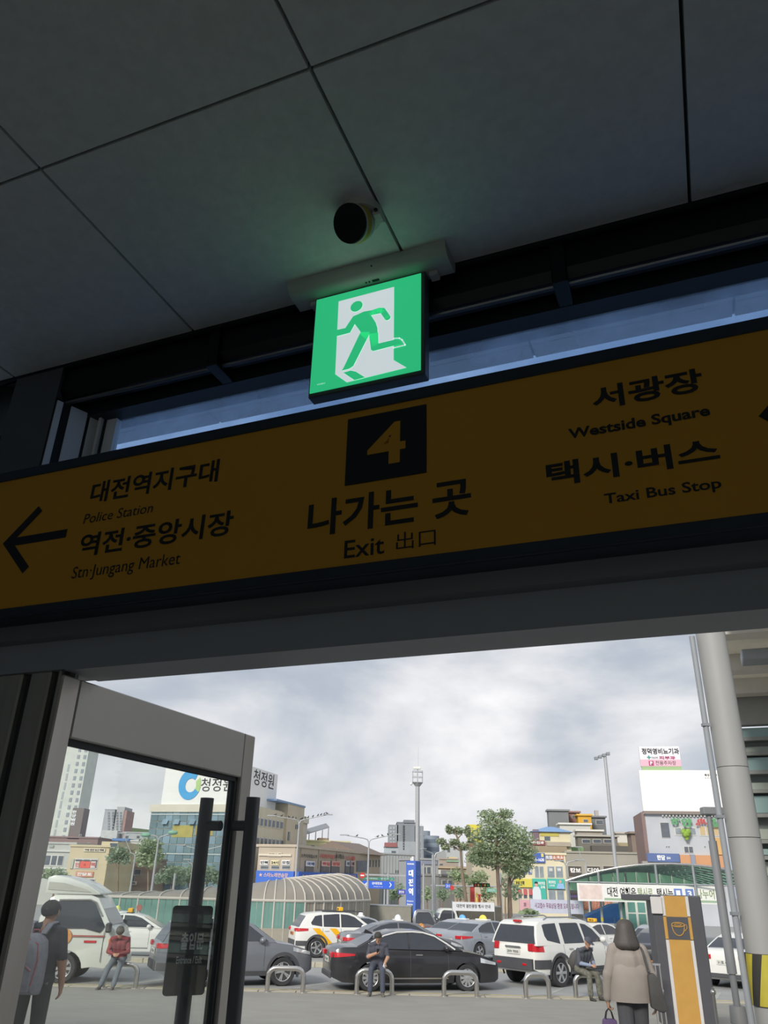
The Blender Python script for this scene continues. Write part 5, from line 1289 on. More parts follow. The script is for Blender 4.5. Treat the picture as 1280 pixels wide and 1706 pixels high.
MB().box(xa, xe, -0.02, 0.0, za, zt_).build('cloth', mat('banner_white', 'e8e8e4', 0.7, var=0.03), bn)
zb0 = za + (zt_ - za) * 0.28; zb1 = za + (zt_ - za) * 0.82; hL = PB.uv(1008, 1480)[0]
def bt_(body, p0, p1, m, bold=0.02): lettering(bn, body, (PB.uv(p0, 1485)[0], PB.uv(p1, 1485)[0], zb0, zb1), -0.024, m, bold)
bt_('대전 여행은', 1008, 1057, M_INK); bt_('택시로,', 1060, 1088, mat('olive_ink', '8a9a70', 0.6)); bt_('택시는', 1093, 1121, M_INK)
bt_('나누어', 1162, 1194, mat('olive_ink', '8a9a70')); bt_('타요', 1198, 1212, mat('olive_ink', '8a9a70'))
for a, n_ in ((1123, '1'), (1143, '3')):
    xq, xr = PB.uv(a, 1485)[0], PB.uv(a + 14, 1485)[0]
    t = MB().box(xq, xr, -0.03, -0.02, zb0, zb1).build('number_tile', mat('banner_blue', '6d86c4', 0.6), bn)
    lettering(t, n_, (xq + 0.1, xr - 0.1, zb0 + 0.08, zb1 - 0.08), -0.034, M_WINK, 0.03)
MB().box(PB.uv(1003, 1495)[0], xe - 0.1, -0.026, -0.02, za + 0.06, za + 0.17).build('green_line', mat('banner_green', '9db59a', 0.7), bn)
MB().box(PB.uv(962, 1495)[0], PB.uv(1000, 1495)[0], -0.026, -0.02, za + 0.10, zt_ - 0.08).build('picture', mat('banner_picture', 'e2cfc8', 0.7, var=0.12, scale=3), bn)
# glazed dispatcher booth under the shelter
d2 = 47.5; PB2 = Pl(1070, d2, 0); bx0, bx1 = PB2.uv(1046, 1530)[0], PB2.uv(1112, 1530)[0]; bh = PB2.uv(1070, 1497)[1]
bo = thing('dispatcher_booth', 'small green glazed booth with white posts under the taxi shelter', 'booth', PB2.o, 0)
MB().box(bx0, bx1, 0.0, 0.05, 0, 0.8).build('lower_panel', mat('booth_green', '5d8f86', 0.5, var=0.05), bo)
n4 = 4
for k in range(n4):
    a = bx0 + (bx1 - bx0) * k / n4; MB().box(a + 0.06, a + (bx1 - bx0) / n4 - 0.06, 0.0, 0.04, 0.86, bh - 0.1).build('pane', mat('booth_glass', '6f9f98', 0.15, spec=0.7, var=0.1, scale=1), bo)
for k in range(n4 + 1):
    a = bx0 + (bx1 - bx0) * k / n4; MB().box(a - 0.06, a + 0.06, -0.03, 0.08, 0, bh).build('post', M_WHITE, bo)
for z in (0.8, bh * 0.72): MB().box(bx0, bx1, -0.02, 0.06, z, z + 0.07).build('rail', M_WHITE, bo)
MB().box(bx0 - 0.1, bx1 + 0.1, -0.1, 1.6, bh, bh + 0.12).build('roof', M_GREYM, bo)
MB().box(bx0, bx1, 1.4, 1.5, 0, bh).build('back_wall', mat('booth_green', '5d8f86'), bo)

# blue tent
d3 = 62; PT = Pl(1012, d3, -8); x0, x1 = PT.uv(978, 1540)[0], PT.uv(1048, 1540)[0]; z1 = PT.uv(1012, 1507)[1]; z0 = PT.uv(980, 1528)[1]
tn = thing('blue_tent', 'blue awning tent standing behind the seated man in camouflage', 'tent', PT.o, PT.rz)
M_BLUT = mat('blue_tarpaulin', '4f74c0', 0.7, var=0.06, scale=1)
m = MB(); c = (x0 + x1) / 2 + 0.5; m.add([(x0, 0, z0), (x1, 0, z0), (x1, 3, z0), (x0, 3, z0), (c, 0.4, z1), (x1, 0.4, z1 + 0.1), (x1, 2.6, z1 + 0.1), (c, 2.6, z1)], [(0, 1, 5, 4), (1, 2, 6, 5), (2, 3, 7, 6), (3, 0, 4, 7), (4, 5, 6, 7), (3, 2, 1, 0)])
m.build('roof', M_BLUT, tn)
MB().box(x0, x1, 0, 0.03, z0 - 0.35, z0).build('valance', M_BLUT, tn)
for x in (x0 + .05, c, x1 - .05): MB().cyl((x, 0.02, 0), (x, 0.02, z0), 0.03, n=8).build('pole', M_GREYM, tn, smooth=1)
MB().box(x0 + 1.2, x1, 0.8, 2.2, 0, 0.9).build('counter', mat('teal_counter', '6fb0a0', 0.6), tn)

# ---- glazed vaulted subway entrance
M_VAULT = translucent('smoked_vault_sheet', 'a8a298', 0.3); M_VRIB = mat('vault_rib', 'c2bdb3', 0.5, var=0.03); M_VG = mat('green_glazing', '6f958c', 0.15, spec=0.7, var=0.15, scale=0.6); M_VPAN = mat('grey_wall_panel', '9d978a', 0.7, var=0.04)
d = 48.0
path = [Vector((xat(px, dd, 1500), dd, 0)) for px, dd in ((110, 48.4), (170, 48.2), (230, 48), (300, 48), (370, 48), (440, 48), (475, 48.1), (509, 48.4), (540, 49.4), (568, 50.8), (593, 52.6), (617, 55.0))]
gb = gz(48); se = thing('subway_entrance', 'long subway entrance with a smoked vaulted roof and green glazing', 'canopy', path[5] + Vector((0, 0, gb)), 0)
rel = [p - path[5] for p in path]
ze = at(430, 1500, 48).z - gb; zcr = at(575, 1458, 53).z - gb; VW = 4.6; NV = 10
CRT = [(110, 1491), (265, 1486), (400, 1474), (470, 1465), (540, 1458), (575, 1456), (617, 1463)]
def vsec(k, j):
    p = fine[j][0] + path[5] + fine[j][1] * VW / 2; px = 624 + 1419 * p.x / p.y; zc_ = at(px, interp(CRT, px), p.y).z - gb
    t = math.pi * k / NV; return -VW / 2 * math.cos(t) + VW / 2, ze + (zc_ - ze) * math.sin(t)
def nrm(i):
    a = rel[max(i - 1, 0)]; b = rel[min(i + 1, len(rel) - 1)]; dd = (b - a).normalized(); return Vector((-dd.y, dd.x, 0))
SUBN = 2
fine = []
for i in range(len(rel) - 1):
    for k in range(SUBN): fine.append((rel[i] + (rel[i + 1] - rel[i]) * k / SUBN, (nrm(i) * (1 - k / SUBN) + nrm(i + 1) * k / SUBN).normalized()))
fine.append((rel[-1], nrm(len(rel) - 1)))
def vp(j, k): o, n = vsec(k, j); p, nn = fine[j]; q = p + nn * o; return Vector((q.x, q.y, n))
for j in range(len(fine) - 1):
    m = MB()
    for jj in (j, j + 1): m.v += [tuple(vp(jj, k)) for k in range(NV + 1)]
    m.f = [(k, k + 1, NV + 2 + k, NV + 1 + k) for k in range(NV)]
    m.build('vault_sheet', M_VAULT, se, smooth=1)
for j in range(len(fine)): MB().tube([vp(j, k) + Vector((0, 0, 0.03)) for k in range(NV + 1)], 0.045, 6).build('vault_rib', M_VRIB, se, smooth=1)
MB().tube([vp(j, 0) for j in range(len(fine))], 0.07, 6).build('eaves_beam', M_VRIB, se, smooth=1)
zlo = ze - 1.35
split = SUBN * 7
for j in range(len(fine) - 1):
    a, b = fine[j][0], fine[j + 1][0]; glz = j < split; nsub = 3 if glz else 2
    for k in range(nsub):
        p, q = a + (b - a) * (k / nsub + 0.03 / nsub), a + (b - a) * ((k + 1) / nsub - 0.03 / nsub); n = fine[j][1] * 0.04
        m = MB(); lo = zlo if glz else 0.0
        m.add([p + Vector((0, 0, lo)), q + Vector((0, 0, lo)), q + Vector((0, 0, ze - .07)), p + Vector((0, 0, ze - .07)), p + n + Vector((0, 0, lo)), q + n + Vector((0, 0, lo)), q + n + Vector((0, 0, ze - .07)), p + n + Vector((0, 0, ze - .07))], [(0, 1, 2, 3), (4, 7, 6, 5), (0, 4, 5, 1), (1, 5, 6, 2), (2, 6, 7, 3), (3, 7, 4, 0)])
        m.build('pane' if glz else 'wall_panel', M_VG if glz else M_VPAN, se)
    MB().cyl(a + Vector((0, 0, 0)), a + Vector((0, 0, ze)), 0.05, n=8).build('mullion', M_VRIB, se)
for j in range(split):
    a, b = fine[j][0], fine[j + 1][0]; m = MB(); n = fine[j][1] * 0.15
    m.add([a - n * .3, b - n * .3, b - n * .3 + Vector((0, 0, zlo)), a - n * .3 + Vector((0, 0, zlo)), a + n, b + n, b + n + Vector((0, 0, zlo)), a + n + Vector((0, 0, zlo))], [(0, 1, 2, 3), (4, 7, 6, 5), (0, 4, 5, 1), (1, 5, 6, 2), (2, 6, 7, 3), (3, 7, 4, 0)]); m.build('base_wall', M_VPAN, se)
# ================================================================== TOWN ACROSS THE SQUARE
def bmat(c, var=0.06, scale=0.35, rough=0.8): return mat('render_' + c, c, rough, var=var, scale=scale)
def win_on(root, P, r, frame=M_WFRAME, pane=M_WPANE, mull=1, proud=0.06):
    xa, xb, za, zb = P.rect(r); t = max(0.05, (xb - xa) * 0.05)
    w = MB().box(xa, xb, -proud, 0.02, za, zb).build('window', frame, root)
    n = mull
    for k in range(n):
        a = xa + (xb - xa) * k / n; b = xa + (xb - xa) * (k + 1) / n
        MB().box(a + t, b - t * 0.6, -proud - 0.03, -proud, za + t, zb - t).build('pane', pane, w)
    return w
def board(root, P, r, c, text=None, ink=None, bold=0.02, proud=0.15, fit=(0.06, 0.94, 0.2, 0.82), name='sign_board', var=0.03):
    xa, xb, za, zb = P.rect(r)
    b = MB().box(xa, xb, -proud, 0.0, za, zb).build(name, mat('sign_' + c, c, 0.6, var=var, scale=1), root)
    if text:
        for tx, f_ in ([(text, fit)] if isinstance(text, str) else text):
            lettering(b, tx, (xa + (xb - xa) * f_[0], xa + (xb - xa) * f_[1], za + (zb - za) * f_[2], za + (zb - za) * f_[3]), -proud - 0.03, ink or M_INK, bold)
    return b
def block(name, label, P, x0, x1, ytop, depth, c, catg='building', zlow=-1.0, roof=None, ref=None, cap=True):
    xa, xb = P.uv(x0, ref or ytop)[0], P.uv(x1, ref or ytop)[0]; zt = P.uv((x0 + x1) / 2, ytop)[1]
    root = thing(name, label, catg, P.o, P.rz)
    MB().box(xa, xb, 0, depth, zlow, zt).build('wall', bmat(c), root)
    if cap: MB().box(xa - 0.15, xb + 0.15, -0.15, depth + 0.15, zt, zt + 0.25).build('parapet', bmat(roof or c), root)
    root['_e'] = (xa, xb, zt); return root
def extra(root, P, r, depth, c, name='wall', y0=0.0, proud=0.0):
    xa, xb, za, zb = P.rect(r); return MB().box(xa, xb, y0 - proud, depth, za, zb).build(name, bmat(c), root)

# ---- apartment tower far left
P = Pl(140, 300, 0)
b = block('apartment_tower', 'tall pale apartment tower with two columns of small windows', P, 108, 150, 1228, 11, 'cdd0c8', ref=1240)
extra(b, P, (100, 1206, 131, 1230), 10, 'c6c9c2')
xa, xb, zt = b['_e']; del b['_e']
c1, c2 = P.uv(133, 1250)[0], P.uv(143.5, 1250)[0]; st = P.uv(130, 1250)[1] - P.uv(130, 1261.7)[1]; z0 = P.uv(130, 1246)[1]
for k in range(14):
    for c in (c1, c2):
        w = MB().box(c - 0.5, c + 0.5, -0.12, 0.05, z0 - st * k - 1.4, z0 - st * k).build('window', mat('tower_window', '8e96a0', 0.3, var=0.1), b)
        MB().box(c - 0.03, c + 0.03, -0.17, -0.12, z0 - st * k - 1.4, z0 - st * k).build('mullion', M_WFRAME, w)
for k in range(12):
    a = c1 - 3.0 - 0.2 * (k // 3); MB().box(a - 0.35, a + 0.35, -0.1, 0.05, z0 - 3.2 * k - 6 - 2.6, z0 - 3.2 * k - 6).build('stair_window', mat('stair_window', 'a4aaae', 0.4), b)
lettering(b, 'ㄹ', (c1 - 0.4, c1 + 1.0, z0 + 2.0, z0 + 3.8), -0.06, M_WPANEL, 0.03); lettering(b, 'H', (c2 - 0.6, c2 + 0.4, z0 + 2.0, z0 + 3.8), -0.06, M_WPANEL, 0.03)
# ---- second far tower
P = Pl(190, 380, 0)
b = block('apartment_tower', 'distant grey apartment tower with a stepped top and reddish end', P, 175, 192, 1349, 12, 'a9abb0')
extra(b, P, (191, 1344, 204, 1402), 12, 'b4b4b6', 'wall'); extra(b, P, (203, 1350, 208, 1402), 12, 'a98a86', 'wall'); extra(b, P, (172, 1384, 198, 1402), 6, 'c5c7c8', 'annex', proud=3); del b['_e']
for k in range(10):
    for px in (180, 187, 194, 200):
        xa, xb, za, zb = P.rect((px, 1353 + k * 4.5, px + 3.2, 1356 + k * 4.5)); MB().box(xa, xb, -0.15, 0.0, za, zb).build('window', mat('far_window', '7c838c', 0.4), b)
# ---- brown brick building with a sign tower
P = Pl(125, 150, 0)
b = block('brick_building', 'brown brick building with a square chimney-like sign tower', P, 70, 164, 1396, 10, '8d7470'); del b['_e']
extra(b, P, (117, 1346, 136, 1398), 3, '7b706e', 'sign_tower')
xa, xb, za, zb = P.rect((119, 1350, 126, 1376)); 
for i, ch in enumerate('한양병원'): lettering(b, ch, (xa, xb, zb - (i + 1) * (zb - za) / 4 + 0.1, zb - i * (zb - za) / 4), -0.05, M_PALE, 0.03)
win_on(b, P, (132, 1390, 136, 1395)); win_on(b, P, (146, 1404, 150, 1410))
# ---- white low building
P = Pl(100, 118, -4)
b = block('low_shop_building', 'low white building with one wide dark window', P, 62, 127, 1406, 8, 'b9bbb6'); del b['_e']
win_on(b, P, (74, 1424, 106, 1443), mull=3); extra(b, P, (62, 1416, 122, 1419), 0.3, 'c9cbc6', 'string_course', proud=0.2); extra(b, P, (62, 1445, 122, 1448), 0.3, 'c9cbc6', 'string_course', proud=0.2)
board(b, P, (83, 1408, 90, 1412), '9aa39b')
# ---- cream pawn shop building
P = Pl(145, 112, -6)
b = block('pawn_shop_building', 'cream corner building with red framed windows and a pawn shop sign', P, 118, 183, 1411, 9, 'cbbd9c'); del b['_e']
extra(b, P, (169, 1402, 196, 1413), 8, 'd0c2a0', 'parapet_block'); win_on(b, P, (183, 1404, 196, 1412))
bd = board(b, P, (140, 1413.5, 176, 1419), 'd6cbb5', '역전인력', M_INK)
win_on(b, P, (124, 1430, 163, 1448), mull=3); board(b, P, (134, 1435, 151, 1446), 'e0604c', '★', mat('warm_red', 'b03a2a', 0.6), fit=(0.35, 0.6, 0.25, 0.75)); board(b, P, (126, 1435, 133, 1446), 'd8c8c0', '인', mat('sign_red', 'c04a48', 0.6)); board(b, P, (152, 1435, 160, 1446), 'd8c8c0', '력', mat('sign_red', 'c04a48'))
board(b, P, (118, 1431, 123, 1447), 'b9b7a8'); board(b, P, (126, 1433, 163, 1434), '6a6864')
board(b, P, (127, 1452, 156, 1461), 'c98a6e', '전당포', M_WINK, 0.04)
win_on(b, P, (124, 1463, 158, 1481), mull=3); board(b, P, (128, 1467, 147, 1477), 'c9b4b0', '금은', mat('sign_red', 'c04a48'), 0.04)
# ---- shop strip
P = Pl(205, 124, 4)
b = block('shop_strip', 'brownish two storey shop row with many small signs behind the trees', P, 176, 262, 1432, 8, '9a8578'); del b['_e']
board(b, P, (178, 1438, 188, 1446), 'c98a5c', '찜', M_WINK); board(b, P, (177, 1449, 189, 1457), 'c07a60'); board(b, P, (192, 1436, 215, 1446), 'a08070'); board(b, P, (196, 1468, 228, 1474), 'd9d7ce', '할인마트', M_INK)
for k in range(3): win_on(b, P, (180 + k * 16, 1458, 192 + k * 16, 1470)); 
board(b, P, (176, 1430, 260, 1433), 'b9a64e'); board(b, P, (180, 1428, 186, 1432), '5aa0c8')
for k in range(3): win_on(b, P, (196 + k * 14, 1448, 207 + k * 14, 1458))
# ---- white house with blue roof
P = Pl(212, 140, 0)
b = block('white_house', 'small white house with a blue roof edge behind the shop row', P, 203, 240, 1402, 7, 'd6d8d5'); del b['_e']
extra(b, P, (188, 1397, 216, 1401), 6, '6d8fc4', 'blue_roof', proud=0.5); win_on(b, P, (216, 1408, 222, 1416)); win_on(b, P, (226, 1408, 232, 1416)); win_on(b, P, (216, 1422, 222, 1430)); board(b, P, (212, 1440, 234, 1443), 'e4e4de')
# ---- low rooftops filling the left middle ground
for px0, px1, yt, dd, c, lab in ((166, 190, 1402, 170, 'a8a29a', 'low grey roofed house beyond the brown brick building'), (206, 262, 1388, 200, 'b0b4b6', 'distant row of pale low houses below the hills')):
    P = Pl((px0 + px1) / 2, dd, 0); b = block('low_house', lab, P, px0, px1, yt, 10, c); del b['_e']
    for k in range(3): win_on(b, P, (px0 + 3 + k * (px1 - px0) / 3, yt + 4, px0 + 8 + k * (px1 - px0) / 3, yt + 9))

# ---- glass office building with the big white rooftop sign
P = Pl(412, 130, -16)
b = block('glass_office_building', 'teal glass office block with a cream side wing and a huge white rooftop sign', P, 246, 412, 1343, 26, 'cfcabb', ref=1400); xa, xb, zt = b['_e']; del b['_e']
M_CURT = mat('teal_curtain_wall', '748d95', 0.12, spec=0.7, var=0.18, scale=0.25); M_CURT2 = mat('teal_curtain_wall_blue', '839dac', 0.1, spec=0.7, var=0.18, scale=0.25)
ys = [1347, 1357, 1369, 1381, 1393, 1407, 1422, 1437, 1452, 1468, 1484]
cols = 13
for j, (ya, yb) in enumerate(zip(ys, ys[1:])):
    for i in range(cols):
        z1, z0 = P.uv(330, ya)[1], P.uv(330, yb)[1]; a = xa + (xb - xa) * i / cols; c = xa + (xb - xa) * (i + 1) / cols
        MB().box(a + 0.04, c - 0.04, -0.12, 0, z0 + 0.05, z1 - 0.05).build('curtain_pane', M_CURT if i < 2 or (i + j) % 3 else M_CURT2, b)
for yb in (1357, 1423, 1455): z0 = P.uv(330, yb)[1]; MB().box(xa, xb, -0.22, 0, z0 - 0.1, z0 + 0.1).build('mullion_band', mat('pale_mullion', 'b9c6c8', 0.4), b)
for k, px in enumerate((272, 291, 317, 330, 343)):
    x_, z_ = P.uv(px, 1370); m = MB(); m.add([(x_, -0.1, z_ + 0.5), (x_ + 1.0, -0.1, z_ + 0.5), (x_ + 1.0, -0.6, z_ - 0.3), (x_, -0.6, z_ - 0.3)], [(0, 1, 2, 3)]); m.build('open_pane', M_CURT2, b)
for r, c in (((288, 1375, 322, 1395), 'b0a65c'), ((326, 1376, 356, 1392), 'a89c58')): board(b, P, r, c, proud=0.16, var=0.12)  # olive patches: yellowish reflection painted onto the curtain wall
MB().box(xa - 0.25, xb + 0.25, -0.3, 26, zt - 0.9, zt + 0.1).build('cornice', bmat('d8d3c4'), b)
x0s, x1s, z0s, z1s = P.rect((271, 1277, 412, 1340)); x1s = xb - 0.6
sgn = MB().box(x0s, x1s, 0.3, 11.5, z0s, z1s).build('rooftop_sign', mat('rooftop_sign_white', 'eeeeec', 0.6, var=0.02), b)
# logo: blue ring with a yellow-green tip
lm = MB(); cxl, czl = P.uv(315, 1307); ro = 2.35
o_pts, i_pts = [], []
for k in range(41):
    a = R(48 + 350 * k / 41); o_pts.append((cxl + ro * 0.86 * math.cos(a), czl + ro * 1.0 * math.sin(a))); i_pts.append((cxl + 0.2 + ro * 0.42 * math.cos(a), czl - 0.1 + ro * 0.46 * math.sin(a)))
for k in range(33): lm.add([(*p_, ) for p_ in ((o_pts[k][0], 0.22, o_pts[k][1]), (o_pts[k + 1][0], 0.22, o_pts[k + 1][1]), (i_pts[k + 1][0], 0.22, i_pts[k + 1][1]), (i_pts[k][0], 0.22, i_pts[k][1]))], [(0, 1, 2, 3)])
lm.build('logo_ring', mat('logo_blue', '4aa6e0', 0.5, var=0.03), sgn)
lm = MB()
for k in range(33, 40): lm.add([(o_pts[k][0], 0.22, o_pts[k][1]), (o_pts[k + 1][0], 0.22, o_pts[k + 1][1]), (i_pts[k + 1][0], 0.22, i_pts[k + 1][1]), (i_pts[k][0], 0.22, i_pts[k][1])], [(0, 1, 2, 3)])
lm.build('logo_tip', mat('logo_green', 'b4d48c', 0.5, var=0.1), sgn)
xq, xr, zq, zr = P.rect((334, 1296, 386, 1318)); lettering(sgn, '청정원', (xq, xr, zq, zr), 0.24, M_INK, 0.0)
t_ = text_mb('청정원', 1.2, 9.6, z0s + 3.2, z0s + 5.6, 0, 0.0); t_.v = [(x1s + 0.05, 0.3 + a, c) for a, _, c in t_.v]; t_.build('lettering', M_INK, sgn)
# cream side wing (facade along the street)
PS = Pl(413, 130.5, 74)
def sx(px, py): return PS.uv(px, py)
xe = sx(500, 1400)[0]; zt2 = sx(448, 1348)[1]; xm = sx(469, 1360)[0]
r2 = MB().box(0.2, xm + 1.5, 0.0, 3, -1, zt2).build('side_wing', bmat('cfc8b2'), b, label='cream side wing with two rows of windows'); r2.matrix_local = Matrix.Rotation(PS.rz - P.rz, 4, 'Z'); r2.location = Matrix.Rotation(-P.rz, 4, 'Z') @ (PS.o - P.o)
MB().box(xm + 1.5, xe, -0.5, 3, -1, sx(480, 1340)[1]).build('stair_block', bmat('c6bda8'), r2)
MB().box(xm - 4, xe + 0.2, -0.6, 3.2, sx(480, 1340)[1], sx(480, 1340)[1] + 0.3).build('blue_roof', mat('blue_metal_roof', '7f9cc0', 0.5), r2)
for (ya, yb) in ((1361, 1376), (1394, 1409)):
    for k in range(7):
        pa = 427 + k * 6.6; yk = (pa - 427) * 0.165 * (1462 - ya) / 100
        a, _ = sx(pa, ya + yk); c, _ = sx(pa + 4.8, ya + yk); z1 = sx(pa, ya + yk)[1]; z0 = sx(pa, yb + yk * 0.8)[1]
        MB().box(a, c, -0.1, 0, z0, z1).build('window_frame', M_WFRAME, r2); MB().box(a + 0.15, c - 0.15, -0.15, -0.1, z0 + 0.15, z1 - 0.15).build('pane', M_WPANE, r2)
for px, ya, yb in ((489.5, 1374, 1381), (493, 1374, 1381), (477, 1386, 1400)):
    a, c = sx(px - 1.4, ya)[0], sx(px + 1.4, ya)[0]; MB().box(a, c, -0.6, -0.5, sx(px, yb)[1], sx(px, ya)[1]).build('window', M_WPANE, r2)
a, c = sx(453, 1340)[0], sx(466, 1340)[0]
# lower annex with a lean-to solar rack behind the beige row
P = Pl(560, 160, 10)
b = block('pale_yellow_house', 'pale yellow flat roofed house with a tilted solar rack on its roof', P, 476, 584, 1402, 10, 'd8d4a8'); xa, xb, zt = b['_e']; del b['_e']
m = MB(); p0, p1 = P.uv(508, 1391), P.uv(549, 1379); m.add([(p0[0], 0, p0[1]), (p1[0], 0, p1[1]), (p1[0], 6, p1[1] + 1.0), (p0[0], 6, p0[1] + 1.0), (p0[0], 0, p0[1] + .15), (p1[0], 0, p1[1] + .15), (p1[0], 6, p1[1] + 1.15), (p0[0], 6, p0[1] + 1.15)], [(0, 1, 2, 3), (4, 7, 6, 5), (0, 4, 5, 1), (1, 5, 6, 2), (2, 6, 7, 3), (3, 7, 4, 0)])
rk = m.build('solar_rack', mat('rack_grey', '8b8f95', 0.5, 0.3), b)
for px in (515, 526, 537, 547): xx = P.uv(px, 1395)[0]; zz = P.uv(px, 1391 - (px - 508) * 12 / 41)[1]; MB().box(xx - .08, xx + .08, 0, 0.2, zt, zz).build('rack_leg', M_GREYM, rk)
win_on(b, P, (518, 1408, 524, 1411)); win_on(b, P, (549, 1406, 556, 1412), pane=mat('green_pane', '5f8070', 0.3)); extra(b, P, (531, 1396, 548, 1402), 3, 'b09a84', 'roof_tank'); extra(b, P, (496, 1376, 510, 1402), 6, 'b9a89a', 'stair_hut')

# ---- beige commercial row: short front and long side with job centre signs
P = Pl(491, 120, -16)
b = block('commercial_row', 'beige commercial row with job agency signs and a long blue shop sign', P, 430, 491, 1411, 8, 'b7ab9a', ref=1430); del b['_e']
board(b, P, (432, 1423, 486, 1426), 'd6cdbb', proud=0.2); board(b, P, (447, 1420.5, 470, 1427), 'c9bfae', '직업소개', M_INK)
for px, tx, c in ((434, '인력', 'dedede'), (452, '24시', 'd8cfa8'), (470, '모집', 'dedede')): board(b, P, (px, 1433, px + 14, 1441), c, tx, M_INK, 0.03); win_on(b, P, (px, 1442, px + 14, 1448))
board(b, P, (428, 1451, 491, 1472), '3f6cc8', [('★ 스타노래연습장', (0.08, 0.85, 0.5, 0.85))], mat('pink_ink', 'e0b8a8', 0.6), 0.02, proud=0.4)
P2 = Pl(491, 120, 70)
xe = P2.uv(613, 1430)[0]; ztp = P2.uv(491, 1411)[1]
r2 = MB().box(0.05, xe, 0, 6, -1, ztp).build('side_wall', bmat('b3a796'), b, label='receding side with red and black lettering'); r2.matrix_local = Matrix.Rotation(P2.rz - P.rz, 4, 'Z'); r2.location = Matrix.Rotation(-P.rz, 4, 'Z') @ (P2.o - P.o); MB().box(-0.1, xe, -0.2, 9, ztp, ztp + 0.35).build('parapet', bmat('c2b8a8'), r2)
def side(px, y0, y1, w): 
    a = P2.uv(px, (y0 + y1) / 2)[0]; c = P2.uv(px + w, (y0 + y1) / 2)[0]; return a, c, P2.uv(px, y1)[1], P2.uv(px, y0)[1]
for px, y0, y1, w, tx, m_ in ((499, 1422, 1428, 27, '스카이직업소개', M_INK), (531, 1422, 1429, 24, '국제직업', mat('sign_red', 'c04a48')), (556, 1422, 1430, 16, '소개소', M_INK), (574, 1425, 1432, 16, '1·2·3층', mat('sign_red', 'c04a48'))):
    lettering(r2, tx, side(px, y0, y1, w), -0.25, m_, 0.03)
for px, tx, c, m_ in ((508, '국제', 'dfe0e4', mat('ink_blue', '3a4a8a', 0.6)), (534, '취업', 'd8b8b0', mat('sign_red', 'c04a48')), (551, '상담', 'd4a89c', mat('sign_red', 'c04a48')), (575, '식당', 'c8ccd8', M_INK), (583, '2층', 'c8a8a8', M_INK)):
    a, c_, z0, z1 = side(px, 1434, 1443, 14 if px < 560 else 6); w = MB().box(a, c_, -0.15, 0, z0 - 1.0, z1).build('window', M_WPANE, r2)
    MB().box(a, c_, -0.25, -0.15, z0, z1).build('window_poster', mat('sign_' + c, c, 0.6), r2); lettering(r2, tx, (a + 0.2, c_ - 0.2, z0 + 0.15, z1 - 0.15), -0.28, m_, 0.03)
for k in range(8):
    a, c_, z0, z1 = side(594 + k * 2.2, 1434, 1452, 1.5); MB().box(a, c_, -0.12, 0, z0, z1).build('window', M_WPANE, r2)
a, c_, z0, z1 = side(491, 1452, 1475, 99); bl = MB().box(a, c_, -0.6, 0, z0, z1).build('sign_board', mat('sign_3f6cc8', '3f6cc8', 0.6), r2)
for px, w, tx in ((497, 14, '별'), (511, 11, '당구'), (520, 24, '스타노래'), (549, 20, '24시사우나'), (573, 14, '열린약국')): lettering(r2, tx, side(px, 1457, 1463, w), -0.65, mat('pink_ink', 'e0b8a8'), 0.03)
for k in range(3): a, c_, z0, z1 = side(500 + 30 * k, 1413, 1447, 0.6); MB().box(a, c_, -0.12, 0, z0, z1).build('pilaster', bmat('a99d8c'), r2)

# ---- grey and brown roofed sheds to the right of the row
P = Pl(625, 150, 62)
b = block('brown_roof_shed', 'long beige shed with a brown pitched roof', P, 598, 634, 1424, 10, 'b5aa98'); xa, xb, zt = b['_e']; del b['_e']
MB().prism([(-1, zt), (5, zt + 2.0), (11, zt)], xa - 1, xb + 1, 'x').build('pitched_roof', mat('brown_roof', '7d7068', 0.7, var=0.06), b)
for k in range(7): win_on(b, P, (600 + k * 5, 1432, 602.5 + k * 5, 1445))
P = Pl(662, 165, 30)
b = block('white_metal_hall', 'white metal clad hall beside the blue pylon', P, 634, 692, 1424, 14, 'b4b8b8'); xa, xb, zt = b['_e']; del b['_e']
for k in range(12): a = xa + (xb - xa) * k / 12; MB().box(a, a + 0.08, -0.08, 0, 0, zt).build('cladding_rib', mat('cladding_rib', 'a3a8a8', 0.6), b)
for k in range(8): win_on(b, P, (658 + k * 3.6, 1449, 660.5 + k * 3.6, 1456))
board(b, P, (640, 1455, 690, 1457), '9a9ea0')
P = Pl(645, 200, 0)
b = block('red_roof_house', 'small pale house with a dull red roof below the grey high-rise', P, 641, 664, 1411, 8, 'aab4ba'); del b['_e']
extra(b, P, (641, 1404, 662, 1411), 7, '9a6464', 'red_roof', proud=0.4); win_on(b, P, (652, 1417, 660, 1422))
# ---- grey high-rises
P = Pl(675, 280, 0)
b = block('grey_high_rise', 'grey stepped high-rise with a vertical strip of dark windows', P, 662, 692, 1371, 18, '84898f'); del b['_e']
extra(b, P, (647, 1374, 663, 1470), 14, '8f9499', 'west_block'); extra(b, P, (691, 1376, 706, 1470), 16, '8a8f95', 'east_block'); extra(b, P, (673, 1366, 691, 1372), 8, '7d8288', 'penthouse')
for r in ((662, 1402, 700, 1470),): extra(b, P, r, 0.6, '9ba0a5', 'lower_band', proud=0.25)
for k in range(10):
    xa, xb, za, zb = P.rect((671.5, 1375 + k * 4.2, 674, 1378 + k * 4.2)); MB().box(xa, xb, -0.35, 0, za, zb).build('window', mat('dark_slot', '4d535a', 0.4), b)
for k in range(5):
    for q in (650, 655):
        xa, xb, za, zb = P.rect((q, 1378 + k * 6, q + 3, 1381.5 + k * 6)); MB().box(xa, xb, -0.15, 0, za, zb).build('window', mat('pale_slot', 'a9afb4', 0.4), b)
P = Pl(720, 300, 0)
b = thing('round_office_tower', 'rounded blue grey office tower with horizontal bands', 'building', P.o, 0)
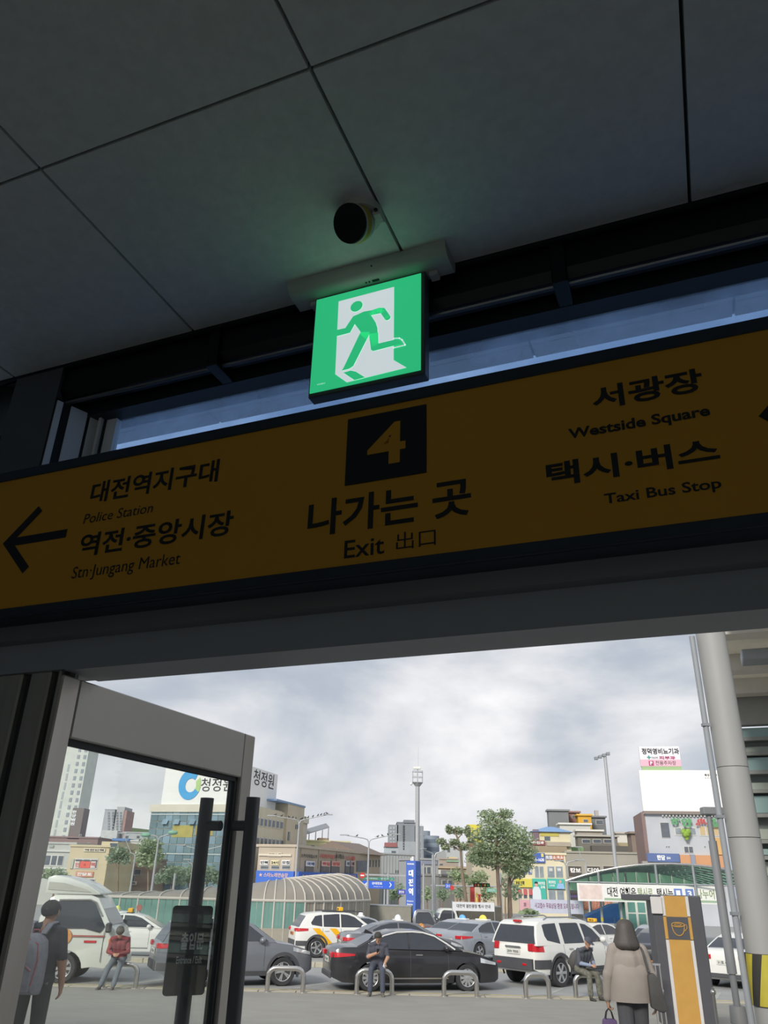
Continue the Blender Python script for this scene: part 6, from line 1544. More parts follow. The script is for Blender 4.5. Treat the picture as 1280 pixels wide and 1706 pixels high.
xa, xb = P.uv(706, 1400)[0], P.uv(733, 1400)[0]; zt = P.uv(720, 1392)[1]; cxr = (xa + xb) / 2; rr = (xb - xa) / 2
MB().cyl((cxr, rr, -1), (cxr, rr, zt), rr, n=28).build('drum', bmat('8d98a4'), b, smooth=1)
MB().cyl((cxr - 2, rr, zt), (cxr - 2, rr, zt + 1.6), rr * 0.55, n=24).build('roof_drum', bmat('848c96'), b, smooth=1)
for k in range(6): z = zt - 1.2 - 2.6 * k; MB().cyl((cxr, rr, z - 1.2), (cxr, rr, z), rr + 0.08, n=28).build('window_band', mat('band_glass', '6d7884', 0.3), b, smooth=1)
# ---- middle roofs, wall and shops between pylon and pine
P = Pl(716, 120, 20)
b = block('grey_shop_block', 'grey two storey shop block behind the blue pylon', P, 700, 730, 1433, 8, 'a3a6a8'); del b['_e']
for k in range(3): win_on(b, P, (703 + k * 8, 1444, 709 + k * 8, 1456))
board(b, P, (702, 1434, 728, 1440), '8f93a4')
P = Pl(748, 150, 0)
b = block('flat_roof_house', 'flat roofed beige house with a green roof deck', P, 727, 764, 1432, 8, 'a79d92'); del b['_e']
extra(b, P, (748, 1428, 762, 1434), 3, 'd6c489', 'roof_room'); extra(b, P, (744, 1433, 766, 1436), 6, '8fae94', 'green_deck', proud=0.2); win_on(b, P, (732, 1438, 738, 1442)); extra(b, P, (728, 1420, 744, 1432), 5, '9ea2a4', 'upper_room')
P = Pl(758, 170, 0)
b = block('pale_roof_house', 'pale house with a white gable behind the thin pine', P, 742, 772, 1408, 8, 'b3b8ba'); del b['_e']
win_on(b, P, (755, 1411, 759, 1416)); win_on(b, P, (745, 1414, 750, 1420))
P = Pl(800, 145, 0)
b = block('retaining_wall', 'long tan retaining wall below the old town', P, 727, 870, 1447, 3, 'a89683', catg='wall'); del b['_e']
extra(b, P, (727, 1445, 870, 1448), 3.3, 'b5a48c', 'coping', proud=0.3); extra(b, P, (803, 1450, 830, 1475), 3.1, '9b8d80', 'pier', proud=0.2)
P = Pl(748, 114, 30)
b = block('dark_shop', 'small dark shop with a billboard frame beyond the traffic lights', P, 731, 757, 1460, 6, '83827f'); del b['_e']
board(b, P, (735, 1450, 757, 1460), '8c8c90'); board(b, P, (731, 1449, 734, 1460), 'd8d8d4'); win_on(b, P, (736, 1466, 742, 1474)); win_on(b, P, (746, 1466, 752, 1474))
# ---- building behind the pine with the yellow rooftop board
P = Pl(815, 130, 0)
b = block('cream_block', 'cream block behind the big pine carrying a tall yellow rooftop board', P, 786, 866, 1424, 8, 'bfb5a0'); del b['_e']
board(b, P, (779, 1374, 803, 1404), 'd9cc48', '노래', mat('olive_ink2', '7d7a3a', 0.6), fit=(0.3, 0.85, 0.3, 0.55), proud=0.3); extra(b, P, (781, 1402, 803, 1421), 0.4, 'a09a90', 'sign_frame'); board(b, P, (780, 1405, 788, 1413), 'b83c3c', proud=0.35)
for k in range(4): win_on(b, P, (790 + 19 * k, 1430, 798 + 19 * k, 1440))

# ---- sign covered corner building right of the pine
P = Pl(910, 105, -12)
b = block('sign_covered_building', 'cream corner building covered with blue, yellow and teal signs', P, 864, 942, 1424, 9, 'd6ccb0'); del b['_e']
board(b, P, (882, 1421, 908, 1437), '3f5fb4', [('1400~1630', (0.1, 0.95, 0.12, 0.45))], M_WINK, 0.03, proud=0.25); board(b, P, (884, 1422, 888, 1428), 'd8c860', proud=0.3); board(b, P, (902, 1422, 906, 1428), 'd8c860', proud=0.3)
for k, c in enumerate(('a6a4b8', 'a8a6b8', 'c87860', 'c47a60', 'c67c64')): board(b, P, (909.5 + 6 * k, 1425, 914.5 + 6 * k, 1432), c, '직업소개소'[k], M_WINK, 0.03)
for px in (891, 899, 912, 926): win_on(b, P, (px, 1443, px + (7 if px < 905 else 12), 1462), mull=1, pane=M_WPANEL)
for px, tx in ((915, '건'), (929, '면')): board(b, P, (px, 1446, px + 6, 1452), 'a8b0b2', tx, M_WINK, 0.02, proud=0.14)
board(b, P, (870, 1446, 877, 1456), '6f86c0', '인', M_WINK); board(b, P, (880, 1446, 886, 1456), '6f86c0', '력', M_WINK)
board(b, P, (858, 1464, 887, 1478), 'd0c452', [('건설 인력', (0.06, 0.55, 0.2, 0.75))], M_INK, 0.03, proud=0.3)
pt = board(b, P, (887.5, 1464, 910, 1500), '3fae9e', [('희망취업', (0.45, 0.95, 0.72, 0.86)), ('교육', (0.6, 0.95, 0.54, 0.68))], M_WINK, 0.02, proud=0.3)
xa, xb, za, zb = P.rect((887.5, 1464, 910, 1500)); px_ = xa + (xb - xa) * 0.3
m = MB(); m.add([(px_ + x, -0.34, za + z) for x, z in ((-0.5, 0.05), (0.55, 0.05), (0.5, 1.1), (0.28, 1.5), (-0.28, 1.5), (-0.5, 1.1))], [tuple(range(6))]); m.build('printed_coat', mat('print_coat', 'cfd6dc', 0.6), pt)
m = MB(); m.add([(px_ + 0.2 * math.cos(R(a)), -0.345, za + 1.75 + 0.26 * math.sin(R(a))) for a in range(0, 360, 24)], [tuple(range(15))]); m.build('printed_face', mat('print_face', 'c9a08c', 0.6), pt)
m = MB(); m.add([(px_ + 0.22 * math.cos(R(a)), -0.35, za + 1.85 + 0.22 * math.sin(R(a))) for a in range(0, 181, 18)], [tuple(range(11))]); m.build('printed_hair', M_INK, pt)
pt = board(b, P, (912, 1464, 941, 1481), '43b0a4', [('희망취업', (0.08, 0.48, 0.5, 0.8)), ('교육원', (0.12, 0.42, 0.22, 0.42))], M_WINK, 0.02, proud=0.3)
xa, xb, za, zb = P.rect((912, 1464, 941, 1481)); px_ = xa + (xb - xa) * 0.76
m = MB(); m.add([(px_ + x, -0.34, za + z) for x, z in ((-0.5, 0.02), (0.5, 0.02), (0.32, 0.62), (-0.32, 0.62))], [tuple(range(4))]); m.build('printed_coat', mat('print_blue', '8fb4dc', 0.6), pt)
m = MB(); m.add([(px_ + 0.16 * math.cos(R(a)), -0.345, za + 0.82 + 0.2 * math.sin(R(a))) for a in range(0, 360, 24)], [tuple(range(15))]); m.build('printed_face', mat('print_face', 'c9a08c', 0.6), pt)
for px in (914, 928): win_on(b, P, (px, 1482, px + 12, 1500), pane=M_WPANEL)
for px in (863, 872, 881): w = win_on(b, P, (px, 1480, px + 6.5, 1497)); board(b, P, (px + 0.8, 1481, px + 6, 1491), 'c05a5e', proud=0.2)
# ---- concrete building with white lettering
P = Pl(1000, 118, -8)
b = block('concrete_building', 'weathered concrete building with dark windows and white lettering', P, 944, 1064, 1422, 8, 'a39f94', ref=1440); xa, xb, zt = b['_e']; del b['_e']
for k, (p0, p1) in enumerate(((946, 970), (975, 1001), (1005, 1028), (1032, 1056))): 
    w = win_on(b, P, (p0, 1442, p1, 1462), frame=bmat('b5b1a6'), pane=mat('dark_shop_glass', '57534e', 0.3, var=0.1))
    if k < 2:
        tx = ('캄보', '디아')[k]; xq, xr, zq, zr = P.rect((p0 + 4, 1446, p1 - 2, 1454)); lettering(w, tx, (xq, xr, zq, zr), -0.16, M_WINK, 0.04)
board(b, P, (946, 1492, 1010, 1496), 'a890c8'); board(b, P, (970, 1499, 1020, 1516), 'b0705c', '중앙시장', mat('brick_ink', 'c89a80', 0.6)); board(b, P, (946, 1466, 1060, 1490), '8f8b84')
# ---- hillside with stacked houses
hs = MB().prism([(-12.5, -2), (13, -2), (13, 7), (0, 7.4), (-8, 6), (-12.5, 3)], 0, 27).build('hillside', mat('hill_earth', '8b8a74', 0.9, var=0.2, scale=0.4)); hs.location = (xat(985, 149), 149, 0); tag(hs, 'low earth slope carrying the hillside houses', 'hill', kind='structure')
def hill(px0, px1, yt, yb, dd, c, lab, roof=None, wins=(), rz=-6, nm='hillside_house'):
    P = Pl((px0 + px1) / 2, dd, rz); r = thing(nm, lab, 'house', P.o, P.rz)
    xa, xb, za, zb = P.rect((px0, yt, px1, yb)); MB().box(xa, xb, 0, 3.4, za - 5.5 if dd > 147 else 0, zb).build('wall', bmat(c), r)
    if roof:
        kind, rc = roof
        if kind == 'hip': MB().add([(xa - .5, -.5, zb), (xb + .5, -.5, zb), (xb + .5, 3.8, zb), (xa - .5, 3.8, zb), (xa + 2.5, 1.7, zb + .9), (xb - 2.5, 1.7, zb + .9)], [(0, 1, 5, 4), (1, 2, 5), (2, 3, 4, 5), (3, 0, 4), (3, 2, 1, 0)]).build('roof', mat('roof_' + rc, rc, 0.6, var=0.05), r)
        else: MB().box(xa - .3, xb + .3, -.4, 3.5, zb, zb + .3).build('roof', mat('roof_' + rc, rc, 0.6, var=0.05), r)
    for w in wins: win_on(r, P, w)
    return r, P
hill(915, 948, 1351, 1380, 162, '7d8082', 'dark grey corrugated block at the top of the hillside', ('flat', '8d9092'))
hill(946, 966, 1354, 1372, 166, '8f6d66', 'red brown attic wall at the top of the hillside', ('flat', '9a7a72'), ((953, 1358, 962, 1363),))
hill(964, 986, 1359, 1381, 160, 'd0a03c', 'bright yellow house front on the hillside', ('flat', 'd8ac48'), ((972, 1365, 980, 1370),))
r, P = hill(987, 1010, 1362, 1392, 165, '74777b', 'dark grey house with a white window and chimney on the hillside', ('flat', '808386'), ((993, 1366, 1005, 1374),)); extra(r, P, (992, 1350, 998, 1362), 1.2, 'b0aca8', 'chimney')
hill(933, 984, 1374, 1382, 156, 'c9c9c4', 'long white flat roof shed on the hillside', ('flat', 'd8d8d4'))
r, P = hill(889, 951, 1386, 1412, 140, 'd8d0b0', 'cream house with a blue hipped roof and purple side on the hillside', ('hip', '7fa0c8'), ((907, 1393, 917, 1401),)); extra(r, P, (889, 1382, 898, 1412), 1, '7a6874', 'purple_side', proud=0.3); extra(r, P, (900, 1388, 931, 1393), 0.5, 'c4b85e', 'yellow_band', proud=0.1); extra(r, P, (910, 1403, 950, 1410), 0.6, 'b0a898', 'balcony', proud=0.8)
r, P = hill(882, 912, 1402, 1420, 136, 'a08a80', 'brown wall with a white lettered sign below the cream house', None); board(r, P, (880, 1400, 908, 1408), '8a4a48', '산부인과', M_WINK, 0.04)
r, P = hill(964, 1030, 1394, 1424, 146, '77736c', 'dark long house with a flat eave in the middle of the hillside', ('flat', 'b3aea4'), ((970, 1398, 984, 1405), (988, 1398, 1002, 1405), (1006, 1398, 1020, 1405)))
extra(r, P, (984, 1410, 1052, 1424), 2, '605c58', 'dark_wall', proud=2); extra(r, P, (950, 1412, 970, 1422), 2, '7fa070', 'green_shed', proud=2)
hill(962, 1004, 1385, 1394, 150, 'a39c92', 'grey roofed house in the middle of the hillside', ('flat', 'd2d0ca'))
hill(1028, 1056, 1389, 1404, 157, 'd3d0c8', 'small white house with a dark window on the hillside', ('flat', 'b9b5ac'), ((1046, 1394, 1051, 1398),))
hill(1031, 1056, 1404, 1426, 151, 'a5987c', 'tan garden wall on the hillside', None)
hill(1054, 1078, 1389, 1436, 130, '85766c', 'brown brick house next to the white billboard building', ('flat', '8f8076'), ((1062, 1398, 1072, 1410),))
hill(893, 945, 1410, 1426, 128, '9c8f76', 'tan retaining wall under the hillside houses', None)
# ---- white billboard building
P = Pl(1125, 104, -10)
b = block('billboard_building', 'light grey building under a huge blank white rooftop billboard', P, 1078, 1205, 1358, 9, 'b9bcc2', ref=1390); xa, xb, zt = b['_e']; del b['_e']
extra(b, P, (1073, 1353, 1079, 1436), 8, '8a7470', 'brick_edge')
x0, x1, z0, z1 = P.rect((1068, 1284, 1200, 1352)); x1 += 1.2
bb = MB().box(x0, x1, -0.4, 0.2, z0, z1).build('billboard', mat('billboard_white', 'f8f6f0', 0.6, var=0.01), b)
MB().box(x0, x1, -0.5, 6, z0 - 0.35, z0).build('billboard_ledge', mat('ledge_brown', '8a7f78', 0.7), bb)
q = P.rect((1173, 1290, 1194, 1294)); lettering(bb, '특정광고주', (*q[:2], *q[2:]), -0.42, M_INK, 0.02); q = P.rect((1174, 1296, 1190, 1298)); lettering(bb, '010-7384', (*q[:2], *q[2:]), -0.42, M_INK, 0.0)
for k in range(18): xx = x0 + 2.2 + k * 0.42; MB().box(xx, xx + 0.18, -0.3, 0.1, zt - 0.2, z0 - 0.35).build('roof_rail', M_WFRAME, b)
t = thing('clinic_sign', 'white and pink clinic rooftop sign standing on the blank billboard', 'sign', P.o, P.rz)
x0, x1, z0, z1 = P.rect((1066, 1244, 1133, 1277)); MB().box(x0, x1, -0.2, 0.3, z0, z1).build('board', mat('clinic_white', 'ece9ee', 0.6, var=0.02), t)
pk = MB().box(x0, x1, -0.24, -0.2, z0, z0 + (z1 - z0) * 0.34).build('pink_band', mat('clinic_pink', 'e6b4c4', 0.6), t); MB().box(x0 + 0.1, x1, -0.22, 0.2, P.uv(1100, 1284)[1] + 0.0, z0).build('green_base', mat('clinic_green', '9fb98a', 0.6), t)
q = P.rect((1069, 1247, 1131, 1257)); lettering(t, '정덕영비뇨기과', q, -0.26, M_INK, 0.02); q = P.rect((1098, 1260, 1125, 1265.5)); lettering(t, '피부과', q, -0.26, mat('clinic_magenta', 'b0406c', 0.6), 0.03); q = P.rect((1085, 1261, 1096, 1264.5)); lettering(t, '진료과목', q, -0.26, M_INK, 0.0)
q = P.rect((1092, 1268, 1126, 1275)); lettering(pk, '전용주차장', q, -0.26, M_INK, 0.0)
q = P.rect((1081, 1268, 1089, 1276)); pp = MB().box(q[0], q[1], -0.27, -0.24, q[2], q[3]).build('parking_mark', mat('clinic_magenta', 'b0406c'), pk); lettering(pp, 'P', (q[0] + .15, q[1] - .15, q[2] + .08, q[3] - .08), -0.29, M_WINK, 0.04)
q = P.rect((1078, 1259, 1084, 1265)); cxq, czq = (q[0] + q[1]) / 2, (q[2] + q[3]) / 2
MB().box(q[0], q[1], -0.26, -0.2, czq - 0.07, czq + 0.07).build('cross_bar', mat('clinic_teal', '4c9a90', 0.6), t); MB().box(cxq - 0.07, cxq + 0.07, -0.265, -0.2, q[2], q[3]).build('cross_bar', mat('clinic_teal', '4c9a90'), t)
win_on(b, P, (1101, 1370, 1116, 1396)); win_on(b, P, (1124, 1378, 1160, 1392), mull=3, pane=M_WPANEL); win_on(b, P, (1165, 1376, 1198, 1393), mull=3, pane=mat('warm_pane', 'c4ad84', 0.4))
for px in (1109, 1113, 1173): win_on(b, P, (px, 1409, px + 3, 1412))
win_on(b, P, (1140, 1410, 1155, 1421), mull=2)
for tx, r_, m_ in (('하얀', (1117, 1363, 1152, 1378), mat('green_letter', '5f9a6a', 0.5)), ('♨', (1158, 1364, 1178, 1379), mat('red_letter', 'b8504c', 0.5)), ('텔', (1180, 1364, 1196, 1378), mat('green_letter', '5f9a6a'))):
    q = P.rect(r_); lettering(b, tx, q, -0.5, m_, 0.06, name='roof_letter')
_bx, _bz = P.uv(1142, 1389); _bm = MB().cyl((_bx, -0.6, _bz - 0.75), (_bx, -0.6, _bz - 0.35), 0.2, 0.26, n=12)
for _k in range(9): _bm.ball((_bx + 0.3 * math.cos(_k * 2.4), -0.6 + 0.2 * math.sin(_k * 2.4), _bz + 0.28 * math.sin(_k * 1.7)), 0.26 + 0.04 * (_k % 3), 8, 6)
_bm.build('potted_bush', mat('bush_green', '8aa848', 0.9, var=0.2, scale=6), b, smooth=1)
board(b, P, (1078, 1422, 1132, 1436), '5d70a0', [('한담', (0.3, 0.55, 0.2, 0.8)), ('칼국수', (0.6, 0.72, 0.3, 0.6))], M_WINK, 0.04, proud=0.4)
extra(b, P, (1133, 1425, 1205, 1445), 1, 'c8946e', 'orange_wall', proud=0.6); extra(b, P, (1150, 1424, 1157, 1445), 0.3, '8a92a4', 'grey_pier', proud=0.8); extra(b, P, (1188, 1396, 1205, 1424), 1, 'cfa56c', 'tan_block', proud=0.4)
extra(b, P, (1074, 1436, 1205, 1500), 1, 'a8a49c', 'ground_floor', proud=0.2)

# ---- street banners on the fence
for px0, px1, y0, y1, dd, lab, tx, c in ((754, 824, 1503, 1518, 62, 'white street banner strung between the pine trunks', '대전역 열린광장 행사 안내', 'd9dade'), (884, 972, 1499, 1522, 61, 'lilac street banner below the sign covered building', '사고접수 무료상담 환영 도와드립니다', 'c8c8dc'), (866, 884, 1499, 1517, 61.5, 'pink street banner next to the lilac one', '임대문의', 'd8a8b0')):
    P = Pl((px0 + px1) / 2, dd, 0); t = thing('street_banner', lab, 'banner', P.o, 0); xa, xb, za, zb = P.rect((px0, y0, px1, y1))
    cl_ = MB().box(xa, xb, -0.02, 0.02, za, zb).build('cloth', mat('banner_' + c, c, 0.7, var=0.04), t)
    lettering(cl_, tx, (xa + 0.3, xb - 0.3, za + (zb - za) * 0.35, zb - (zb - za) * 0.25), -0.03, mat('banner_ink', '8a5c7c', 0.6) if c == 'c8c8dc' else M_PLAST, 0.02)
    for x in (xa, xb): MB().cyl((x, 0.03, 0), (x, 0.03, zb + 0.1), 0.03, n=8).build('pole', M_GREYM, t, smooth=1)
# ---- long low wall closing the far side of the square
P = Pl(760, 66, 0); t = thing('square_wall', 'low grey planter wall along the far side of the square', 'wall', P.o, 0)
xa, xb = P.uv(620, 1520)[0], P.uv(1060, 1520)[0]; n_ = 24
for k in range(n_): a = xa + (xb - xa) * k / n_; MB().box(a + .01, a + (xb - xa) / n_ - .01, 0, 0.4, 0, 0.9).build('wall_block', bmat('a09a90'), t)
# ---- wooded hills far away
M_HILL = mat('far_wooded_hill', '56664a', 0.95, var=0.08, scale=0.01)
for lab, pts, dd in (('distant blue green wooded hill behind the apartment towers', ((120, 1402), (150, 1366), (168, 1366), (185, 1372), (205, 1374), (228, 1377), (245, 1374), (262, 1372), (290, 1380), (330, 1395)), 1500),):
    m = MB(); top = [at(px, py, dd) for px, py in pts]
    fr = [Vector((p.x, dd, -5)) for p in top]; bk = [Vector((p.x * 1.02, dd + 300, -5)) for p in top]; n_ = len(top)
    m.v = [tuple(p) for p in fr + [p + Vector((0, 120, 0)) for p in top] + bk]
    m.f = [(i, i + 1, n_ + i + 1, n_ + i) for i in range(n_ - 1)] + [(n_ + i, n_ + i + 1, 2 * n_ + i + 1, 2 * n_ + i) for i in range(n_ - 1)]
    tag(m.build('far_hill', M_HILL, smooth=1), lab, 'hill', kind='structure')
# ================================================================== POLES, SIGNS, TREES, BIRDS
M_POLE = mat('pole_grey', 'aeb0b2', 0.5, 0.3, var=0.04)
BIRD = None
def bird_mesh():
    m = MB().ball((0, 0, 0.12), 0.11, 10, 8, (0.62, 1.25, 0.75)).ball((0, -0.13, 0.22), 0.062, 8, 6)
    m.add([(0, -0.18, 0.23), (0.02, -0.17, 0.21), (-0.02, -0.17, 0.21), (0, -0.24, 0.21)], [(0, 1, 3), (0, 3, 2), (1, 2, 3)])
    m.add([(-0.05, 0.10, 0.12), (0.05, 0.10, 0.12), (0.06, 0.34, 0.03), (-0.06, 0.34, 0.03), (0, 0.12, 0.15), (0, 0.33, 0.05)], [(0, 1, 2, 3), (0, 4, 1), (1, 4, 5, 2), (0, 3, 5, 4), (2, 5, 3)])
    for sx_ in (-0.03, 0.03): m.cyl((sx_, 0, 0.0), (sx_, 0, 0.06), 0.008, n=5)
    return m.mesh('bird', mat('dark_plumage', '3f4146', 0.8, var=0.15, scale=20), 50)
def birds(root_pt, pts, lab):
    global BIRD
    BIRD = BIRD or bird_mesh()
    for i, p in enumerate(pts):
        o = link(bpy.data.objects.new('pigeon', BIRD)); o.location = p; o.rotation_euler = (0, 0, random.uniform(0, 6.28)); o.scale = (0.8,) * 3
        tag(o, lab, 'bird', 'pigeons perched on the street lamp arms')
def on_arm(a, b, t): return a + (b - a) * t
# ---- double arm lamp full of pigeons
def lamp2(label, d, pxb, pyt, armL, armR, headc, nm='street_lamp'):
    bp = at(pxb, pyt, d); x = bp.x; base = gz(d); t = thing(nm, label, 'street lamp', (x, d, base), 0); h = bp.z - base
    MB().cyl((0, 0, 0), (0, 0, h - 0.3), 0.12, 0.075, n=12).build('pole', M_POLE, t, smooth=1); MB().cyl((0, 0, 0), (0, 0, 0.5), 0.17, n=12).build('pole_foot', M_POLE, t)
    ends = []
    for a in (armL, armR):
        if a is None: continue
        e = at(*a, d) - Vector((x, d, base)); s0 = Vector((0, 0, h - 0.35)); sg_ = 1 if e.x > 0 else -1
        pts = [s0, Vector((sg_ * 0.15, 0, h - 0.05)), Vector((sg_ * 0.5, 0, h + 0.06)) , e]
        MB().tube(pts, [0.06, 0.055, 0.05, 0.035], 8).build('arm', M_POLE, t, smooth=1)
        k = (e - pts[2]).normalized()
        if headc: MB().ball(e, 0.34, 14, 8, (1.3, 0.7, 0.55)).build('lamp_head', headc, t, smooth=1)
        else: MB().box(e.x - 0.45, e.x + 0.45, -0.14, 0.14, e.z - 0.05, e.z + 0.05).build('lamp_head', M_POLE, t, bevel=0.02)
        ends.append([q + Vector((x, d, base)) for q in pts[1:]])
    return ends
e = lamp2('tall double arm street lamp lined with pigeons before the cream wing', 84, 499, 1366, (453, 1359), (547, 1357), None)
bp = [(340, 336), (403, 350), (475, 362), (512, 368), (543, 374), (587, 376), (607, 370), (632, 368), (663, 358), (707, 350), (755, 340), (785, 336), (815, 332), (842, 328)]
def snap(px, ends):
    x = xat(px, 84, 1362)
    for pl_ in ends:
        for a, b in zip(pl_, pl_[1:]):
            if min(a.x, b.x) - 0.06 <= x <= max(a.x, b.x) + 0.06:
                t = max(0.0, min(1.0, (x - a.x) / (b.x - a.x))); return a + (b - a) * t + Vector((0, 0, 0.040))
    return None
birds(None, [q for q in (snap(400 + x / 5.818, e) for x, y in bp) if q], 'dark pigeon perched on the lamp arm before the cream wing')
e = lamp2('double arm street lamp with a few pigeons above the subway entrance', 84, 615, 1398, (574, 1391), (660, 1390), None)
birds(None, [q for q in (snap(x, e) for x in (596, 630, 638, 647)) if q], 'dark pigeon perched on the lamp arm above the subway entrance')
M_GLH = mat('green_lamp_shade', '86b49a', 0.4, var=0.05)
lamp2('street lamp with two pale green oval shades before the glass office', 70, 265, 1393, (243, 1391), (288, 1387), M_GLH)
lamp2('double arm street lamp with thin pale heads behind the door handle', 80, 338, 1416, (302, 1408), (376, 1408), None)
lamp2('small double lamp by the hedge of the glass office', 90, 322, 1438, (313, 1432), (329, 1436), None)
lamp2('weathered street lamp with a green head behind the blue pylon', 78, 724, 1421, (703, 1414), (754, 1408), None)
lamp2('dark street lamp beside the sign covered building', 80, 943, 1436, (932, 1434), (966, 1433), None)
lamp2('short curved street lamp before the concrete building', 95, 976, 1432, (964, 1411), None, None)
lamp2('tan street lamp at the foot of the pawn shop trees', 88, 226, 1422, (205, 1388), None, None)
def post(name, label, px, y0, y1, d, r, parts=None, catg='post', m=M_POLE):
    p = at(px, y0, d); base = gz(d); t = thing(name, label, catg, (p.x, d, base), 0); h = p.z - base
    MB().cyl((0, 0, 0), (0, 0, h), r, r * 0.8, n=12).build('pole', m, t, smooth=1); MB().cyl((0, 0, 0), (0, 0, 0.25), r * 1.6, n=12).build('pole_foot', m, t)
    return t, h, p
# flood light pole
t, h, p = post('floodlight_pole', 'very tall thin floodlight pole with a tilted lamp bar', 1008, 1258, 0, 92, 0.22, catg='street lamp')
a, b = at(990, 1263, 92) - t.location, at(1016, 1253, 92) - t.location
MB().tube([a, b], 0.07, 6).build('lamp_bar', M_POLE, t, smooth=1)
for k in range(4): q = a + (b - a) * (0.12 + 0.25 * k); MB().box(q.x - 0.2, q.x + 0.2, -0.25, 0.1, q.z - 0.28, q.z + 0.05).build('floodlight', M_GREYM, t, bevel=0.03)
# camera mast
t, h, p = post('camera_mast', 'tall grey camera mast with a small railed platform and white camera', 696, 1303, 0, 76, 0.24, catg='mast')
pw = 0.46
for z in (h - 0.05, h + 0.45, h + 0.95): MB().tube([(-pw, -pw, z), (pw, -pw, z), (pw, pw, z), (-pw, pw, z)], 0.03, 6, closed=True).build('platform_rail', M_POLE, t)
for x in (-pw, 0, pw):
    for y in (-pw, pw): MB().cyl((x, y, h - 0.05), (x, y, h + 0.95), 0.025, n=6).build('platform_post', M_POLE, t)
MB().cyl((0, 0, h - 0.5), (0, 0, h - 0.05), 0.12, 0.5, n=8).build('platform_bracket', M_POLE, t); MB().cyl((0, 0, h), (0, 0, h + 1.15), 0.05, n=8).build('camera_post', M_POLE, t)
MB().box(-0.42, 0.30, -0.14, 0.14, h + 1.15, h + 1.38).build('camera', M_WHITE, t, bevel=0.03); MB().ball((-0.62, -0.4, h - 0.22), 0.13, 10, 8).build('dome_camera', M_WHITE, t, smooth=1)
MB().cyl((0.05, 0, h + 1.38), (0.05, 0, h + 3.2), 0.012, n=6).build('antenna', M_POLE, t)
for k in range(12): MB().box(0.24, 0.36, -0.02, 0.02, 2.2 + 0.5 * k, 2.25 + 0.5 * k).build('ladder_rung', M_POLE, t)
MB().box(0.34, 0.37, -0.03, 0.03, 2.0, 8.6).build('ladder_rail', M_POLE, t)
# blue station pylon, two visible faces
P = Pl(690, 74, -28)
xa, za = P.uv(676, 1525); xb, _ = P.uv(692.5, 1500); zt = P.uv(688, 1434)[1]
py_ = thing('station_pylon', 'tall blue station name pylon with white vertical lettering', 'sign', P.o, P.rz)
M_PYB = mat('pylon_blue', '4a6cc0', 0.5, var=0.04, scale=1)
wd = xb - xa; MB().box(xa, xb, 0, wd * 1.15, 0.3, zt).build('shaft', M_PYB, py_, bevel=0.02); MB().box(xa + .05, xb - .05, 0.05, wd, 0, 0.3).build('foot', M_GREYM, py_)
for k, ch in enumerate('대전역'):
    z1 = P.uv(685, 1449 + k * 15.2)[1]; z0 = P.uv(685, 1461 + k * 15.2)[1]
    lettering(py_, ch, (xa + wd * 0.28, xa + wd * 0.76, z0, z1), -0.012, M_WINK, 0.045)
    q = text_mb(ch, 0.30 * wd, 0.85 * wd, z0, z1, 0, 0.045); q.v = [(xb + 0.012, a_, c_) for a_, _, c_ in q.v]; q.build('lettering', mat('pale_blue_ink', '6d88cc', 0.5), py_)
z1, z0 = P.uv(685, 1500)[1], P.uv(685, 1503)[1]; lettering(py_, 'Daejeon', (xa + wd * 0.14, xa + wd * 0.8, z0, z1), -0.012, M_WINK, 0.02)
z1, z0 = P.uv(685, 1505)[1], P.uv(685, 1508)[1]; lettering(py_, 'Station', (xa + wd * 0.14, xa + wd * 0.72, z0, z1), -0.012, M_WINK, 0.02)
z1, z0 = P.uv(685, 1438)[1], P.uv(685, 1440.6)[1]; lettering(py_, 'KORAIL', (xa + wd * 0.14, xa + wd * 0.86, z0, z1), -0.012, M_WINK, 0.04)
MB().box(xa + wd * 0.45, xa + wd * 0.62, 0.3, 0.5, zt, zt + 0.35).build('camera', M_WHITE, py_); MB().box(xa + wd * 0.3, xa + wd * 0.42, 0.3, 0.5, zt, zt + 0.25).build('speaker', M_WHITE, py_)
# road sign gantry
d = 95; t, h, p = post('sign_gantry', 'road sign gantry with a blue and green direction board', 647, 1455, 0, d, 0.16, catg='road sign')
P = Pl(647, d - 0.3, 0)
def gx(px, py): q = at(px, py, d); return q.x - p.x, q.z - gz(d)
a, b = gx(604, 1457), gx(676, 1457.5); MB().box(a[0], b[0], -0.1, 0.1, a[1] - 0.08, a[1] + 0.08).build('beam', M_POLE, t)
def gboard(r, c, tx=None, bold=0.02, fit=(0.15, 0.8, 0.2, 0.8)):
    x0, z1 = gx(r[0], r[1]); x1, z0 = gx(r[2], r[3]); o = MB().box(x0, x1, -0.22, -0.12, z0, z1).build('direction_board', mat('board_' + c, c, 0.5, var=0.03), t)
    if tx: lettering(o, tx, (x0 + (x1 - x0) * fit[0], x0 + (x1 - x0) * fit[1], z0 + (z1 - z0) * fit[2], z0 + (z1 - z0) * fit[3]), -0.24, M_WINK, bold)
    return o, x0, x1, z0, z1
o, x0, x1, z0, z1 = gboard((604, 1467, 657, 1481), '3566d8', '⓪대전로', 0.03, (0.3, 0.62, 0.5, 0.86)); lettering(o, 'Daejeon-ro', (x0 + (x1 - x0) * .36, x0 + (x1 - x0) * .64, z0 + (z1 - z0) * .16, z0 + (z1 - z0) * .34), -0.24, M_WINK, 0.0)
lettering(o, '〈', (x0 + (x1 - x0) * .08, x0 + (x1 - x0) * .18, z0 + (z1 - z0) * .2, z0 + (z1 - z0) * .85), -0.24, M_WINK, 0.04); lettering(o, '〉', (x0 + (x1 - x0) * .84, x0 + (x1 - x0) * .92, z0 + (z1 - z0) * .2, z0 + (z1 - z0) * .85), -0.24, M_WINK, 0.04)
